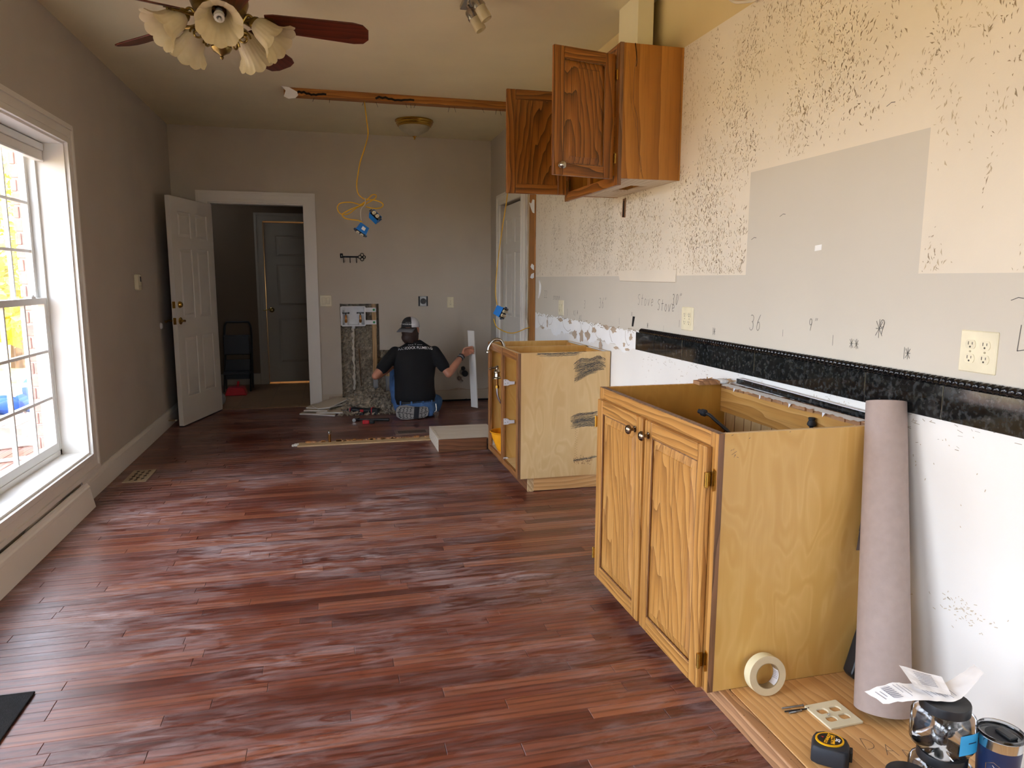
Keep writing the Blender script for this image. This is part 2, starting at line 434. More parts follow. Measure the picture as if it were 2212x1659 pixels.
def glass_mat(name, tint, rough=.0, alpha=.12):
    m, nt, bs = new(name); out = nt.nodes['Material Output']
    tr = nd(nt, 'BsdfTransparent', {0: tint}); gl = nd(nt, 'BsdfGlossy', {0: (1, 1, 1, 1), 1: rough})
    fr = nd(nt, 'Fresnel', {0: 1.45})
    f2 = nd(nt, 'Math', {0: fr.outputs[0], 1: alpha}, operation='ADD')
    mx = nd(nt, 'MixShader', {0: fr.outputs[0] if alpha == 0 else f2.outputs[0], 1: tr.outputs[0], 2: gl.outputs[0]})
    nt.links.new(mx.outputs[0], out.inputs[0]); return m
M['glass'] = glass_mat('glass', (.97, .98, .98, 1), 0, 0)
M['jar_plastic'] = glass_mat('jar_plastic', (.86, .88, .9, 1), .08, .04)
def frosted():
    m, nt, bs = new('frosted_glass'); bs.inputs['Base Color'].default_value = lin('#E6DDBE'); bs.inputs['Roughness'].default_value = .35
    out = nt.nodes['Material Output']
    tl = nd(nt, 'BsdfTranslucent', {0: lin('#EFE6C8')}); mx = nd(nt, 'MixShader', {0: .45, 1: bs.outputs[0], 2: tl.outputs[0]})
    n = nd(nt, 'TexNoise', {0: coords(nt, (20, 20, 20)), 'Scale': 1.0}); nt.links.new(ramp(nt, n.outputs[0], [(.3, lin('#DDD2AE')), (.7, lin('#F0E8CE'))]), bs.inputs['Base Color'])
    nt.links.new(mx.outputs[0], out.inputs[0]); return m
M['frosted'] = frosted()
def floor_mat():
    m, nt, bs = new('floor_strip_wood')
    pos = nd(nt, 'NewGeometry').outputs['Position']; at = nd(nt, 'Attribute', attribute_name='rnd').outputs['Fac']
    off = nd(nt, 'CombineXYZ', {0: nd(nt, 'Math', {0: at, 1: 37.0}, operation='MULTIPLY').outputs[0], 1: nd(nt, 'Math', {0: at, 1: 3.1}, operation='MULTIPLY').outputs[0], 2: at}).outputs[0]
    p2 = nd(nt, 'VectorMath', {0: pos, 1: off}, operation='ADD').outputs[0]
    def mp(sc, src=p2): return nd(nt, 'Mapping', {0: src, 3: sc}).outputs[0]
    g1 = nd(nt, 'TexNoise', {0: mp((1.6, 26, 1)), 'Scale': 1.0, 'Detail': 5, 'Roughness': .6, 'Distortion': .6})
    wv = nd(nt, 'TexWave', {0: mp((.55, 11, 1)), 'Scale': 1.0, 'Distortion': 5.0, 'Detail': 3, 'Detail Scale': .8}, wave_type='RINGS', rings_direction='SPHERICAL')
    g2 = nd(nt, 'TexNoise', {0: mp((9, 240, 1)), 'Scale': 1.0, 'Detail': 3})
    tone = ramp(nt, at, [(0, lin('#55281D')), (.25, lin('#653224')), (.5, lin('#723A29')), (.75, lin('#7E4530')), (1, lin('#92573D'))])
    c = mixc(nt, ramp(nt, wv.outputs[1], [(.6, (0, 0, 0)), (.97, (.5,) * 3)]), tone, lin('#371A12'))
    c = mixc(nt, ramp(nt, g1.outputs[0], [(.5, (0, 0, 0)), (.78, (.6,) * 3)]), c, lin('#2A140F'))
    c = mixc(nt, ramp(nt, g2.outputs[0], [(.55, (0, 0, 0)), (.75, (.28,) * 3)]), c, lin('#2B130D'))
    # dusty drag marks left by the demolition
    big = nd(nt, 'TexNoise', {0: nd(nt, 'Mapping', {0: pos, 3: (1.0, 1.5, 1)}).outputs[0], 'Scale': 1.25, 'Detail': 4, 'Roughness': .6})
    stre = nd(nt, 'TexNoise', {0: nd(nt, 'Mapping', {0: pos, 2: (0, 0, .25), 3: (5, 22, 1)}).outputs[0], 'Scale': 1.0, 'Detail': 6, 'Roughness': .72, 'Distortion': 1.2})
    hz = nd(nt, 'Math', {0: ramp(nt, big.outputs[0], [(.38, (0, 0, 0)), (.62, (1, 1, 1))]), 1: ramp(nt, stre.outputs[0], [(.42, (0, 0, 0)), (.72, (1, 1, 1))])}, operation='MULTIPLY').outputs[0]
    sep = nd(nt, 'SeparateXYZ', {0: pos})
    rng = nd(nt, 'MapRange', {0: sep.outputs[1], 1: 1.2, 2: 3.2, 3: .35, 4: 1.0}).outputs[0]
    hz = nd(nt, 'Math', {0: hz, 1: rng}, operation='MULTIPLY').outputs[0]
    c = mixc(nt, nd(nt, 'Math', {0: hz, 1: .74}, operation='MULTIPLY').outputs[0], c, lin('#BCAAA8'))
    nt.links.new(c, bs.inputs['Base Color'])
    rg = nd(nt, 'Math', {0: hz, 1: .35, 2: .23}, operation='MULTIPLY_ADD').outputs[0]
    nt.links.new(nd(nt, 'Math', {0: g1.outputs[0], 1: .14, 2: rg}, operation='MULTIPLY_ADD').outputs[0], bs.inputs['Roughness'])
    bs.inputs['Specular IOR Level'].default_value = .55
    wob = nd(nt, 'TexNoise', {0: mp((3, 14, 1)), 'Scale': 1.0, 'Detail': 2})
    bump(nt, bs, wob.outputs[0], .06, .004)
    return m
M['floor'] = floor_mat()
def granite():
    m, nt, bs = new('black_granite'); v = coords(nt, (1, 1, 1))
    n = nd(nt, 'TexNoise', {0: v, 'Scale': 55, 'Detail': 6, 'Roughness': .65}); vo = nd(nt, 'TexVoronoi', {0: v, 'Scale': 46}); n2 = nd(nt, 'TexNoise', {0: v, 'Scale': 12, 'Detail': 3})
    c = ramp(nt, n.outputs[0], [(.36, lin('#08090B')), (.50, lin('#1A1C1C')), (.66, lin('#3C3E3F')), (.82, lin('#7A7A76'))])
    c = mixc(nt, ramp(nt, vo.outputs[0], [(.1, (.5,) * 3), (.4, (0, 0, 0))]), c, lin('#34352F'))
    c = mixc(nt, ramp(nt, n2.outputs[0], [(.55, (0, 0, 0)), (.75, (.4,) * 3)]), c, lin('#2A2B28'))
    nt.links.new(c, bs.inputs['Base Color']); bs.inputs['Roughness'].default_value = .07; return m
M['granite'] = granite()
M['rope_black'] = S('rope_black', '#0D0D0F', .15)
def tile_floor():
    m, nt, bs = new('hall_tile'); v = coords(nt, (1, 1, 1), rnd=False)
    b = nd(nt, 'TexBrick', {0: v, 'Color1': lin('#8A6B48'), 'Color2': lin('#7C5F3F'), 'Mortar': lin('#6A5238'), 'Scale': 1.0, 'Mortar Size': .004, 'Brick Width': .33, 'Row Height': .33}, offset=0)
    nt.links.new(b.outputs[0], bs.inputs['Base Color']); bs.inputs['Roughness'].default_value = .5; return m
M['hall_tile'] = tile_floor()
# ------------------------------------------------------------------ the room shell
XL, XR, YB, YN, ZC = -1.46, 1.745, 7.75, -2.6, 2.82
def wall_grid(us, vs, cell, fn, thick):
    mb = MB(); nu, nv = len(us) - 1, len(vs) - 1
    g = [[cell((us[i] + us[i + 1]) / 2, (vs[j] + vs[j + 1]) / 2) for j in range(nv)] for i in range(nu)]
    for i in range(nu):
        for j in range(nv):
            if g[i][j] is None: continue
            a, b, c, d = us[i], us[i + 1], vs[j], vs[j + 1]; mi = g[i][j]
            mb.add([fn(a, c, 0), fn(b, c, 0), fn(b, d, 0), fn(a, d, 0)], [(0, 1, 2, 3)], mi)
            mb.add([fn(a, c, thick), fn(b, c, thick), fn(b, d, thick), fn(a, d, thick)], [(0, 1, 2, 3)], 0)
            for (di, dj, e) in ((-1, 0, ((a, c), (a, d))), (1, 0, ((b, c), (b, d))), (0, -1, ((a, c), (b, c))), (0, 1, ((a, d), (b, d)))):
                ii, jj = i + di, j + dj
                if not (0 <= ii < nu and 0 <= jj < nv) or g[ii][jj] is None:
                    (p, q) = e
                    mb.add([fn(*p, 0), fn(*q, 0), fn(*q, thick), fn(*p, thick)], [(0, 1, 2, 3)], mi)
    return mb
# left wall: twin window, glazed door by the mat, one unseen window added behind the camera for light
def in_(u, a, b): return a < u < b
W1 = (2.90, 4.79, .272, 2.126)
D2 = (.50, 2.35, 0.0, 2.08)
W3 = (-2.25, .05, .20, 2.13)
us = sorted({YN - .15, YB + .13, W1[0], W1[1], D2[0], D2[1], W3[0], W3[1]}); vsz = sorted({0.0, ZC, W1[2], W1[3], D2[3], W3[2], W3[3]})
def cl(u, v):
    for (a, b, c, d) in (W1, D2, W3):
        if in_(u, a, b) and in_(v, c, d): return None
    return 0
wall_left = struct(wall_grid(us, vsz, cl, lambda u, v, w: (XL - w, u, v), .16).build('wall_left', M['wall_greige'], fix=False), 'greige painted wall with tall white window')
# back wall with the doorway and the hole cut behind the washer box
CUT = [(.112, .516, .59, 1.085), (.112, .735, 0.0, .59)]
us = sorted({XL, XR + .12, -1.13, -.211, .112, .516, .735}); vsz = sorted({0.0, .125, .59, 1.085, 2.10, ZC})
def cb(u, v):
    if in_(u, -1.13, -.211) and v < 2.10: return None
    for (a, b, c, d) in CUT:
        if in_(u, a, b) and in_(v, c, d): return None
    return 1 if v < .125 and u > -.2 else 0
wall_back = struct(wall_grid(us, vsz, cb, lambda u, v, w: (u, YB + w, v), .12).build('wall_back', [M['wall_back'], M['drywall_face']], fix=False), 'taupe end wall with doorway and cut drywall hole')
# near wall behind the camera with an unseen window added for light
us = [XL, .3, 1.6, XR + .12]; vsz = [0, .8, 2.0, ZC]
struct(wall_grid(us, vsz, lambda u, v: None if in_(u, .3, 1.6) and in_(v, .8, 2.0) else 0, lambda u, v, w: (u, YN - w, v), .16).build('wall_near', M['wall_greige'], fix=False), 'greige wall behind the camera')
# right wall: bare papered plaster above, grey band, patch, plain strip at the top
us = [YN - .15, 1.816, 2.751, 5.985, 6.27, 6.43, 7.29, YB]; vsz = [0, .945, 1.372, 1.80, 2.10, 2.487, ZC]
def cr(u, v):
    if in_(u, 6.43, 7.29) and v < 2.10: return None
    if u > 6.27: return 4
    if u > 5.985: return 5
    if v > 2.487: return 3
    if v < .945: return 2
    if v < 1.372: return 0
    if in_(u, 1.816, 2.751) and v < 1.80: return 0
    return 1
wall_right = struct(wall_grid(us, vsz, cr, lambda u, v, w: (XR + w, u, v), .12).build('wall_right', [M['wall_grey'], M['wall_bare'], M['wall_low'], M['wall_tan'], M['wall_greige'], M['dark_void']], fix=False), 'stripped kitchen wall with pencil notes and old glue marks')
struct(MB().box(XL - .16, XR + .2, YN - .16, YB + 2.9, ZC, ZC + .15).build('ceiling', M['ceiling']), 'flat off-white ceiling')
flo = struct(MB().box(XL, XR, YN, YB + .02, -.16, -.0125).build('floor', M['dark_void']), 'dark red-brown strip wood floor with dusty scuffs')
# outer skins that keep the shell light-tight
struct(MB().box(XR + .12, XR + .2, YN - .16, YB + 2.9, -.2, ZC).build('wall_outer', M['brick_back']), 'outer skin of the right wall')

struct(MB().box(XL - .6, XL, YB, YB + .13, 0, ZC).build('wall_corner', M['hall_wall_dimmed']), 'corner return closing the hall')
struct(MB().box(.3, XR + .2, YB + 2.75, YB + 2.9, -.2, ZC).build('wall_rear_closure', M['hall_wall_dimmed']), 'wall closing the space behind the back wall')
# ------------------------------------------------------------------ strip floor: every near board is a piece of its own
PW = .057
rows = []
y = YN; rr = random.Random(3)
planks = []
while y < YB - .001:
    x = XL - rr.random() * .7
    while x < XR:
        L = rr.choice((.45, .6, .75, .9, 1.05, 1.2)) * (.85 + rr.random() * .3)
        a, b = max(x, XL), min(x + L, XR)
        if b - a > .02: planks.append((a, b, y, min(y + PW, YB), rr.random()))
        x += L
    y += PW
def plank_geo(mb, p, at):
    a, b, c, d, r = p; g = .0005; e = .0012
    x0, x1, y0, y1 = a + g, b - g, c + g, d - g; dz = (r * 7919 % 1 - .5) * .0004
    vs = [(x0, y0, -.0124), (x1, y0, -.0124), (x1, y1, -.0124), (x0, y1, -.0124), (x0, y0, -e), (x1, y0, -e), (x1, y1, -e), (x0, y1, -e),
          (x0 + e, y0 + e, dz), (x1 - e, y0 + e, dz), (x1 - e, y1 - e, dz), (x0 + e, y1 - e, dz)]
    mb.add(vs, [(0, 1, 5, 4), (1, 2, 6, 5), (2, 3, 7, 6), (3, 0, 4, 7), (4, 5, 9, 8), (5, 6, 10, 9), (6, 7, 11, 10), (7, 4, 8, 11), (8, 9, 10, 11)])
    at += [r] * 12
near = [p for p in planks if p[2] > 1.28]
near.sort(key=lambda p: p[2]); near_ids = set(near[:300])
rest = MB(); rest_at = []
def with_attr(me, at):
    a = me.attributes.new('rnd', 'FLOAT', 'POINT'); a.data.foreach_set('value', at)
for p in planks:
    if p in near_ids:
        mb = MB(); at = []; plank_geo(mb, p, at); me = mb.mesh('plank'); with_attr(me, at); put('plank', me, M['floor'], flo)
    else: plank_geo(rest, p, rest_at)
me = rest.mesh('plank_field'); with_attr(me, rest_at); o = put('plank_field', me, M['floor'], flo); o['kind'] = 'stuff'

# ------------------------------------------------------------------ casings and baseboards
def casing_rect(name, fn, u0, u1, v0, v1, wd, bottom=True, lab=None, mt='white_trim'):
    """mitred picture-frame casing: fn(u,v,w) with w proud of the wall; profile of three steps"""
    mb = MB()
    for (a, b, h) in ((0, .014, .021), (.014, .036, .013), (.036, .088, .016), (.088, wd - .03, .019), (wd - .03, wd - .012, .026), (wd - .012, wd, .021)):
        if b <= a: continue
        def ring(o0, o1, h):
            oo = (u0 - o1, u1 + o1, (v0 - o1) if bottom else v0, v1 + o1); ii = (u0 - o0, u1 + o0, (v0 - o0) if bottom else v0, v1 + o0)
            segs = [((oo[0], oo[2]), (oo[0], oo[3]), (ii[0], ii[3]), (ii[0], ii[2])), ((oo[0], oo[3]), (oo[1], oo[3]), (ii[1], ii[3]), (ii[0], ii[3])), ((oo[1], oo[3]), (oo[1], oo[2]), (ii[1], ii[2]), (ii[1], ii[3]))]
            if bottom: segs.append(((oo[1], oo[2]), (oo[0], oo[2]), (ii[0], ii[2]), (ii[1], ii[2])))
            for s in segs: mb.prism(s, fn, 0, h)
        ring(a, b, h)
    return struct(mb.build(name, M[mt]), lab)
casing_rect('trim_1', lambda u, v, w: (XL + w, u, v), W1[0], W1[1], W1[2], W1[3], .112, True, 'white moulded casing framing the tall window')
casing_rect('trim_2', lambda u, v, w: (u, YB - w, v), -1.13, -.211, 0, 2.10, .108, False, 'white moulded casing around the dark doorway')
casing_rect('trim_3', lambda u, v, w: (XR - w, u, v), 6.43, 7.29, 0, 2.10, .105, False, 'white casing of the closed side door')
casing_rect('trim_4', lambda u, v, w: (XL + w, u, v), D2[0], D2[1], D2[2], D2[3], .10, False, 'white casing of the glazed door')
casing_rect('trim_5', lambda u, v, w: (XL + w, u, v), W3[0], W3[1], W3[2], W3[3], .11, True, 'white casing of the added rear window')
def jambs(name, fn, u0, u1, v0, v1, depth, t=.012, bottom=True, mat='white_trim'):
    mb = MB()
    def bx(a, b, c, d): mb.prism([(a, c), (b, c), (b, d), (a, d)], fn, .0, -depth)
    bx(u0, u0 + t, v0, v1); bx(u1 - t, u1, v0, v1); bx(u0 + t, u1 - t, v1 - t, v1)
    if bottom: bx(u0 + t, u1 - t, v0, v0 + t)
    return mb.build(name, M[mat])
struct(jambs('trim_6', lambda u, v, w: (XL + w, u, v), *W1, .158), 'white window jamb boards and sill')
struct(jambs('trim_7', lambda u, v, w: (u, YB - w, v), -1.13, -.211, 0, 2.10, .12, .014, False), 'white door jamb')
struct(jambs('trim_8', lambda u, v, w: (XL + w, u, v), *D2, .158, bottom=False), 'white jamb of the glazed door')
struct(jambs('trim_9', lambda u, v, w: (XL + w, u, v), *W3, .158), 'white jamb of the added rear window')
PROF = [(0, 0), (.016, 0), (.016, .108), (.0145, .112), (.0145, .118), (.019, .121), (.019, .128), (.013, .135), (.009, .147), (.009, .153), (0, .153)]
def baseboard(name, a, b, fn, lab):
    mb = MB(); mb.prism(PROF, fn, a, b); return struct(mb.build(name, M['white_trim'], smooth=False), lab)
baseboard('baseboard_left', 4.585, YB, lambda d, h, t: (XL + d, t, h), 'white moulded baseboard along the left wall')
baseboard('baseboard_near', YN, D2[0] - .11, lambda d, h, t: (XL + d, t, h), 'white baseboard behind the camera')
# rough cavity left where the baseboard came away under the window
mb = MB().box(XL, XL + .004, 2.46, 4.585, .0, .12)
struct(mb.build('trim_10', M['wall_low']), 'unpainted wall strip behind the loose baseboard')
# the pulled-off baseboard standing clear of the wall under the window
lb = MB(); sk = [(p[0] * 1.0, p[1]) for p in PROF]
def lbf(d, h, t): return (-1.398 + d - .028 * (h / .15), t + (.0 if h < .1 else -.006), h * 1.0 + .001)
lb.prism(sk, lbf, 2.50, 4.565)
loose = lb.build('loose_baseboard', M['white_trim']); tag(loose, 'pulled-off white baseboard leaning loose below the tall window', 'baseboard')
mb = MB(); poly = [(4.20, .13), (3.9, .135), (3.86, .16), (3.84, .175), (3.9, .19), (4.02, .195), (4.16, .19), (4.3, .18), (4.5, .172), (4.55, .155)]
mb = MB(); mb.prism([(3.72, .14), (3.74, .165), (3.80, .185), (3.88, .195), (4.0, .19), (4.2, .172), (4.4, .16), (4.5, .15), (4.5, .14)], lambda u, v, w: (XL + .014 + w, u, v - .02), 0, .006)
t = mb.build('torn_drywall', M['wall_greige']); tag(t, 'torn greige drywall scrap sticking up behind the loose baseboard', 'drywall')
for i, (yy, zz, l) in enumerate(((4.28, .142, .10), (3.22, .150, .08), (3.05, .145, .12))):
    mb = MB(); mb.prism([(yy, zz - .012), (yy + l * .4, zz + .012), (yy + l, zz + .002), (yy + l * .55, zz - .016)], lambda u, v, w: (-1.432 + w + .1 * (v - zz), u, v), 0, .003)
    o = mb.build('caulk_flake', M['white_trim'], loose)

# ------------------------------------------------------------------ windows
def sash(mb_frame, fn, u0, u1, v0, v1, st, rail_b, rail_t, cols, rws, mt, parent, name):
    """one sash: frame mesh with panes and muntin bars as children; fn(u,v,w), w>0 to the room"""
    d = .034
    fr = MB()
    for (a, b, c, e) in ((u0, u0 + st, v0, v1), (u1 - st, u1, v0, v1), (u0 + st, u1 - st, v0, v0 + rail_b), (u0 + st, u1 - st, v1 - rail_t, v1)):
        fr.prism([(a, c), (b, c), (b, e), (a, e)], fn, 0, d)
    f = fr.build(name, mt, parent)
    a0, a1, c0, c1 = u0 + st, u1 - st, v0 + rail_b, v1 - rail_t
    for i in range(cols):
        for j in range(rws):
            p = MB(); x0 = a0 + (a1 - a0) * i / cols; x1 = a0 + (a1 - a0) * (i + 1) / cols; z0 = c0 + (c1 - c0) * j / rws; z1 = c0 + (c1 - c0) * (j + 1) / rws
            p.add([fn(x0, z0, d * .5), fn(x1, z0, d * .5), fn(x1, z1, d * .5), fn(x0, z1, d * .5)], [(0, 1, 2, 3)])
            p.build('pane', M['glass'], f)
    mw = .016
    for i in range(1, cols):
        x = a0 + (a1 - a0) * i / cols; p = MB(); p.prism([(x - mw / 2, c0), (x + mw / 2, c0), (x + mw / 2, c1), (x - mw / 2, c1)], fn, d * .25, d * .85); p.build('muntin', mt, f)
    for j in range(1, rws):
        z = c0 + (c1 - c0) * j / rws; p = MB(); p.prism([(a0, z - mw / 2), (a1, z - mw / 2), (a1, z + mw / 2), (a0, z + mw / 2)], fn, d * .2, d * .9); p.build('muntin', mt, f)
    return f
def hung_window(root, y0, y1, z0, z1):
    fr = MB()
    fn = lambda u, v, w: (-1.605 + w, u, v)
    for (a, b, c, e) in ((y0, y0 + .022, z0, z1), (y1 - .022, y1, z0, z1), (y0, y1, z0, z0 + .03), (y0, y1, z1 - .03, z1)):
        fr.prism([(a, c), (b, c), (b, e), (a, e)], fn, -.085, -.002)
    fr.build('window_frame', M['white_vinyl'], root)
    mid = z0 + (z1 - z0) * .507
    lo = sash(None, lambda u, v, w: (-1.645 + w, u, v), y0 + .022, y1 - .022, z0 + .03, mid + .02, .036, .05, .035, 3, 3, M['white_vinyl'], root, 'lower_sash')
    up = sash(None, lambda u, v, w: (-1.683 + w, u, v), y0 + .022, y1 - .022, mid - .02, z1 - .03, .036, .035, .04, 3, 3, M['white_vinyl'], root, 'upper_sash')
    lk = MB(); lk.box(-1.63, -1.604, y1 - .25, y1 - .19, mid + .02, mid + .032); lk.cyl((-1.615, y1 - .22, mid + .03), (-1.615, y1 - .22, mid + .04), .012)
    lk.build('sash_lock', M['white_vinyl'], root)
win1 = thing('window_1', 'tall white twin double-hung window with grid panes', None, (-1.605, 3.845, .284), kind='structure')
hung_window(win1, 3.868, 4.778, .284, 2.114)
hung_window(win1, 2.912, 3.822, .284, 2.114)
MB().box(-1.69, -1.600, 3.822, 3.868, .284, 2.114).build('mullion', M['white_vinyl'], win1)
win2 = thing('added_window_2', 'white window added behind the camera for light', None, (-1.62, -1.1, .21), kind='structure')  # unseen window put in to brighten the room from the left
hung_window(win2, -2.238, -1.11, .212, 2.118); hung_window(win2, -1.09, .038, .212, 2.118)
gd = thing('door_4', 'white glazed patio door out of view', None, (-1.62, 1.42, 0), kind='structure')
sash(None, lambda u, v, w: (-1.64 + w, u, v), 0.514, 2.336, .01, 2.066, .09, .12, .09, 4, 3, M['white_vinyl'], gd, 'door_sash')
win3 = thing('added_window_3', 'window added behind the camera for light', None, (.1, -2.7, .25), kind='structure')  # unseen window put in for light from behind
sash(None, lambda u, v, w: (u, YN - .1 + w, v), 0.3, 1.6, .8, 2.0, .06, .08, .06, 2, 2, M['white_vinyl'], win3, 'window_sash')
# raised roller blind at the window head
for (a, b, nm, lab) in ((3.872, 4.772, 'roller_blind', 'white roller blind rolled up at the head of the tall window'),):
    bl = thing(nm, lab, 'blind', (-1.57, (a + b) / 2, 2.02))
    MB().box(-1.598, -1.560, a, b, 2.070, 2.110).build('headrail', M['white_vinyl'], bl, bevel=.004)
    MB().box(-1.594, -1.568, a + .002, b - .002, 2.022, 2.070).build('fabric_roll', M['white_trim'], bl, bevel=.004)
    MB().box(-1.600, -1.562, a + .002, b - .002, 2.008, 2.022).build('bottom_rail', M['white_vinyl'], bl, bevel=.004)

# ------------------------------------------------------------------ panelled doors
def panel_door(name, wd, ht, th, panels, mt, loc, rz, lab, hinge_gap=.0, ridge=.010):
    """local x across from the hinge, y thickness, z up"""
    d = MB(); d.box(0, wd, -th / 2 + ridge, th / 2 - ridge, 0, ht)
    xs = sorted({0, wd} | {p[0] for p in panels} | {p[1] for p in panels}); zs = sorted({0, ht} | {p[2] for p in panels} | {p[3] for p in panels})
    for i in range(len(xs) - 1):
        for j in range(len(zs) - 1):
            cx, cz = (xs[i] + xs[i + 1]) / 2, (zs[j] + zs[j + 1]) / 2
            if any(p[0] < cx < p[1] and p[2] < cz < p[3] for p in panels): continue
            for s in (-1, 1): d.box(xs[i], xs[i + 1], s * (th / 2 - ridge), s * th / 2, zs[j], zs[j + 1])
    o = d.build(name, mt, None, local=True); o.location = loc; o.rotation_euler = (0, 0, rz); struct(o, lab)
    for p in panels:
        pb = MB()
        for s in (-1, 1):
            y0 = s * (th / 2 - ridge); y1 = s * (th / 2 - .002); i0 = .008; i1 = .034
            A = [(p[0] + i0, y0, p[2] + i0), (p[1] - i0, y0, p[2] + i0), (p[1] - i0, y0, p[3] - i0), (p[0] + i0, y0, p[3] - i0)]
            B = [(p[0] + i1, y1, p[2] + i1), (p[1] - i1, y1, p[2] + i1), (p[1] - i1, y1, p[3] - i1), (p[0] + i1, y1, p[3] - i1)]
            pb.add(A + B, [(4, 5, 6, 7), (0, 1, 5, 4), (1, 2, 6, 5), (2, 3, 7, 6), (3, 0, 4, 7)])
        pb.build('panel', mt, o, local=True)
    return o
def six(wd):
    s, c = .125, .10; a = (s, (wd - c) / 2); b = ((wd + c) / 2, wd - s)
    out = []
    for (x0, x1) in (a, b): out += [(x0, x1, .25, .80), (x0, x1, .97, 1.60), (x0, x1, 1.70, 1.93)]
    return out
import math as _m
ang = math.atan2(6.93 - 7.73, -1.335 + 1.12)
door1 = panel_door('door_1', .85, 2.055, .042, six(.85), M['door_white'], (-1.118, 7.735, .012), ang, 'white six-panel door standing open against the left wall')
def lever(parent, x, z, side, mt, th=.042, curl=1):
    k = MB(); y = side * th / 2
    k.lathe([(.0, 0), (.032, 0), (.032, .006), (.022, .012), (.011, .016), (.011, .045), (.0, .046)], (x, y, z), (0, side, 0), 20)
    pts = spline([(x, y + side * .04, z), (x + .02, y + side * .046, z + .003), (x + .055, y + side * .046, z + .004), (x + .085, y + side * .044, z - .006), (x + .105, y + side * .044, z + .004)], 6)
    k.tube(pts, [.011 - .006 * i / (len(pts) - 1) for i in range(len(pts))], 10)
    return k.build('lever_handle', mt, parent, smooth=True, local=True)
# local +x runs from hinge to latch; camera sees the +y or -y face
lever(door1, .79, .955, 1, M['brass']); lever(door1, .79, .955, -1, M['brass'])
for s in (1, -1):
    k = MB(); k.lathe([(0, 0), (.03, 0), (.03, .008), (.02, .024), (.012, .028), (0, .028)], (.79, s * .021, 1.10), (0, s, 0), 20); k.build('deadbolt', M['brass'], door1, smooth=True, local=True)
for z in (.955, 1.10): MB().box(.849, .852, -.013, .013, z - .03, z + .03).build('latch_plate', M['brass'], door1, local=True)
MB().box(0, .85, -.019, .019, -.010, 0.0).build('door_sweep', M['rubber'], door1, local=True)
# side door in the right wall (closed)
door3 = panel_door('door_3', .84, 2.07, .04, six(.84), M['door_white'], (XR + .045, 7.28, .01), -PI / 2, 'closed white six-panel door in the right wall beyond the studs')
# strip of ripped drywall edge and studs at the removed partition
sd = thing('wall_studs', 'exposed wooden studs where the partition wall was removed', 'studs', (XR, 6.1, 0))
MB().box(XR - .014, XR + .02, 5.988, 6.135, .0, ZC).build('stud', M['stud'], sd, bevel=.003)
MB().box(XR - .006, XR + .02, 6.155, 6.235, .0, ZC).build('stud', M['stud_pale'], sd, bevel=.003)
MB().box(XR - .010, XR + .01, 6.238, 6.272, .0, ZC).build('drywall_edge', M['drywall_edge'], sd)
tr = MB()
for (y0, z0, pts) in ((5.98, 1.97, [(0, .05), (.05, .06), (.09, .03), (.16, .045), (.10, -.01), (.05, -.05), (0, -.06)]), (5.98, 1.44, [(0, .03), (.06, .045), (.10, .02), (.05, 0), (0, -.01)]), (5.98, 1.385, [(0, .02), (.07, .01), (.11, -.02), (.04, -.03), (0, -.02)])):
    m_ = MB(); m_.prism([(y0 + a, z0 + b) for a, b in pts], lambda u, v, w: (XR - .016 - w, u, v), 0, .004); m_.build('torn_paper', M['paper_white'], sd)

# ------------------------------------------------------------------ hall beyond the doorway
hx0, hx1, hy0, hy1 = -1.75, .35, YB + .12, 9.58
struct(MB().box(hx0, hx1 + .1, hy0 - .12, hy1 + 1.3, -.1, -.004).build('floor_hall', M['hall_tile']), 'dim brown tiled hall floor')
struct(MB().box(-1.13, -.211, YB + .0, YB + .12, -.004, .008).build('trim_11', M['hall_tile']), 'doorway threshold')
struct(MB().box(hx0 - .1, hx0, hy0 - .12, hy1 + 1.3, 0, ZC).build('wall_hall_left', M['hall_wall_dimmed']), 'dark hall side wall')
struct(MB().box(hx1, hx1 + .1, hy0, hy1 + 1.3, 0, ZC).build('wall_hall_right', M['hall_wall_dimmed']), 'dark hall side wall on the right')
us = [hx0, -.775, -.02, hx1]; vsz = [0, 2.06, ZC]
struct(wall_grid(us, vsz, lambda u, v: None if in_(u, -.775, -.02) and v < 2.06 else 0, lambda u, v, w: (u, hy1 + w, v), .1).build('wall_hall_back', M['hall_wall_dimmed'], fix=False), 'dark end wall of the hall')
struct(MB().box(hx0, hx1, hy1 + 1.2, hy1 + 1.3, 0, ZC).build('wall_hall_far', M['hall_wall_dimmed']), 'wall of the lit room behind the hall door')
casing_rect('trim_12', lambda u, v, w: (u, hy1 - w, v), -.775, -.02, 0, 2.06, .10, False, 'casing of the hall door', 'hall_door_dimmed')
struct(MB().box(hx0, -.88, hy1 - .014, hy1, 0, .14).build('baseboard_hall', M['hall_door_dimmed']), 'hall baseboard')
d2p = [(.14, .60, 1.60, 1.86), (.14, .60, .98, 1.50), (.14, .60, .25, .82)]
door2 = panel_door('door_2', .742, 2.020, .036, d2p, M['hall_door_dimmed'], (-.027, hy1 + .03, .022), PI, 'closed panel door at the end of the dark hall')
lever(door2, .68, .93, 1, M['antique_brass'], .036)
lamp_d = bpy.data.lights.new('hall_room_bulb', 'POINT'); lamp_d.energy = 20; lamp_d.color = (1, .62, .25); lamp_d.shadow_soft_size = .06
lamp_o = bpy.data.objects.new('hall_room_bulb', lamp_d); COL.objects.link(lamp_o); lamp_o.location = (-.4, 10.2, 1.2)
# ------------------------------------------------------------------ marks on the right wall
rf = lambda u, v, w: (XR - w, -u, v)          # u grows to the right in the picture (towards -y)
def wall_child(mb, name, mt, stuff=False):
    o = mb.build(name, M[mt], wall_right, fix=False)
    if stuff or name in ('gouge_marks', 'scuff_specks', 'torn_edge_lines', 'hairline_scratches'): o['kind'] = 'stuff'
    return o
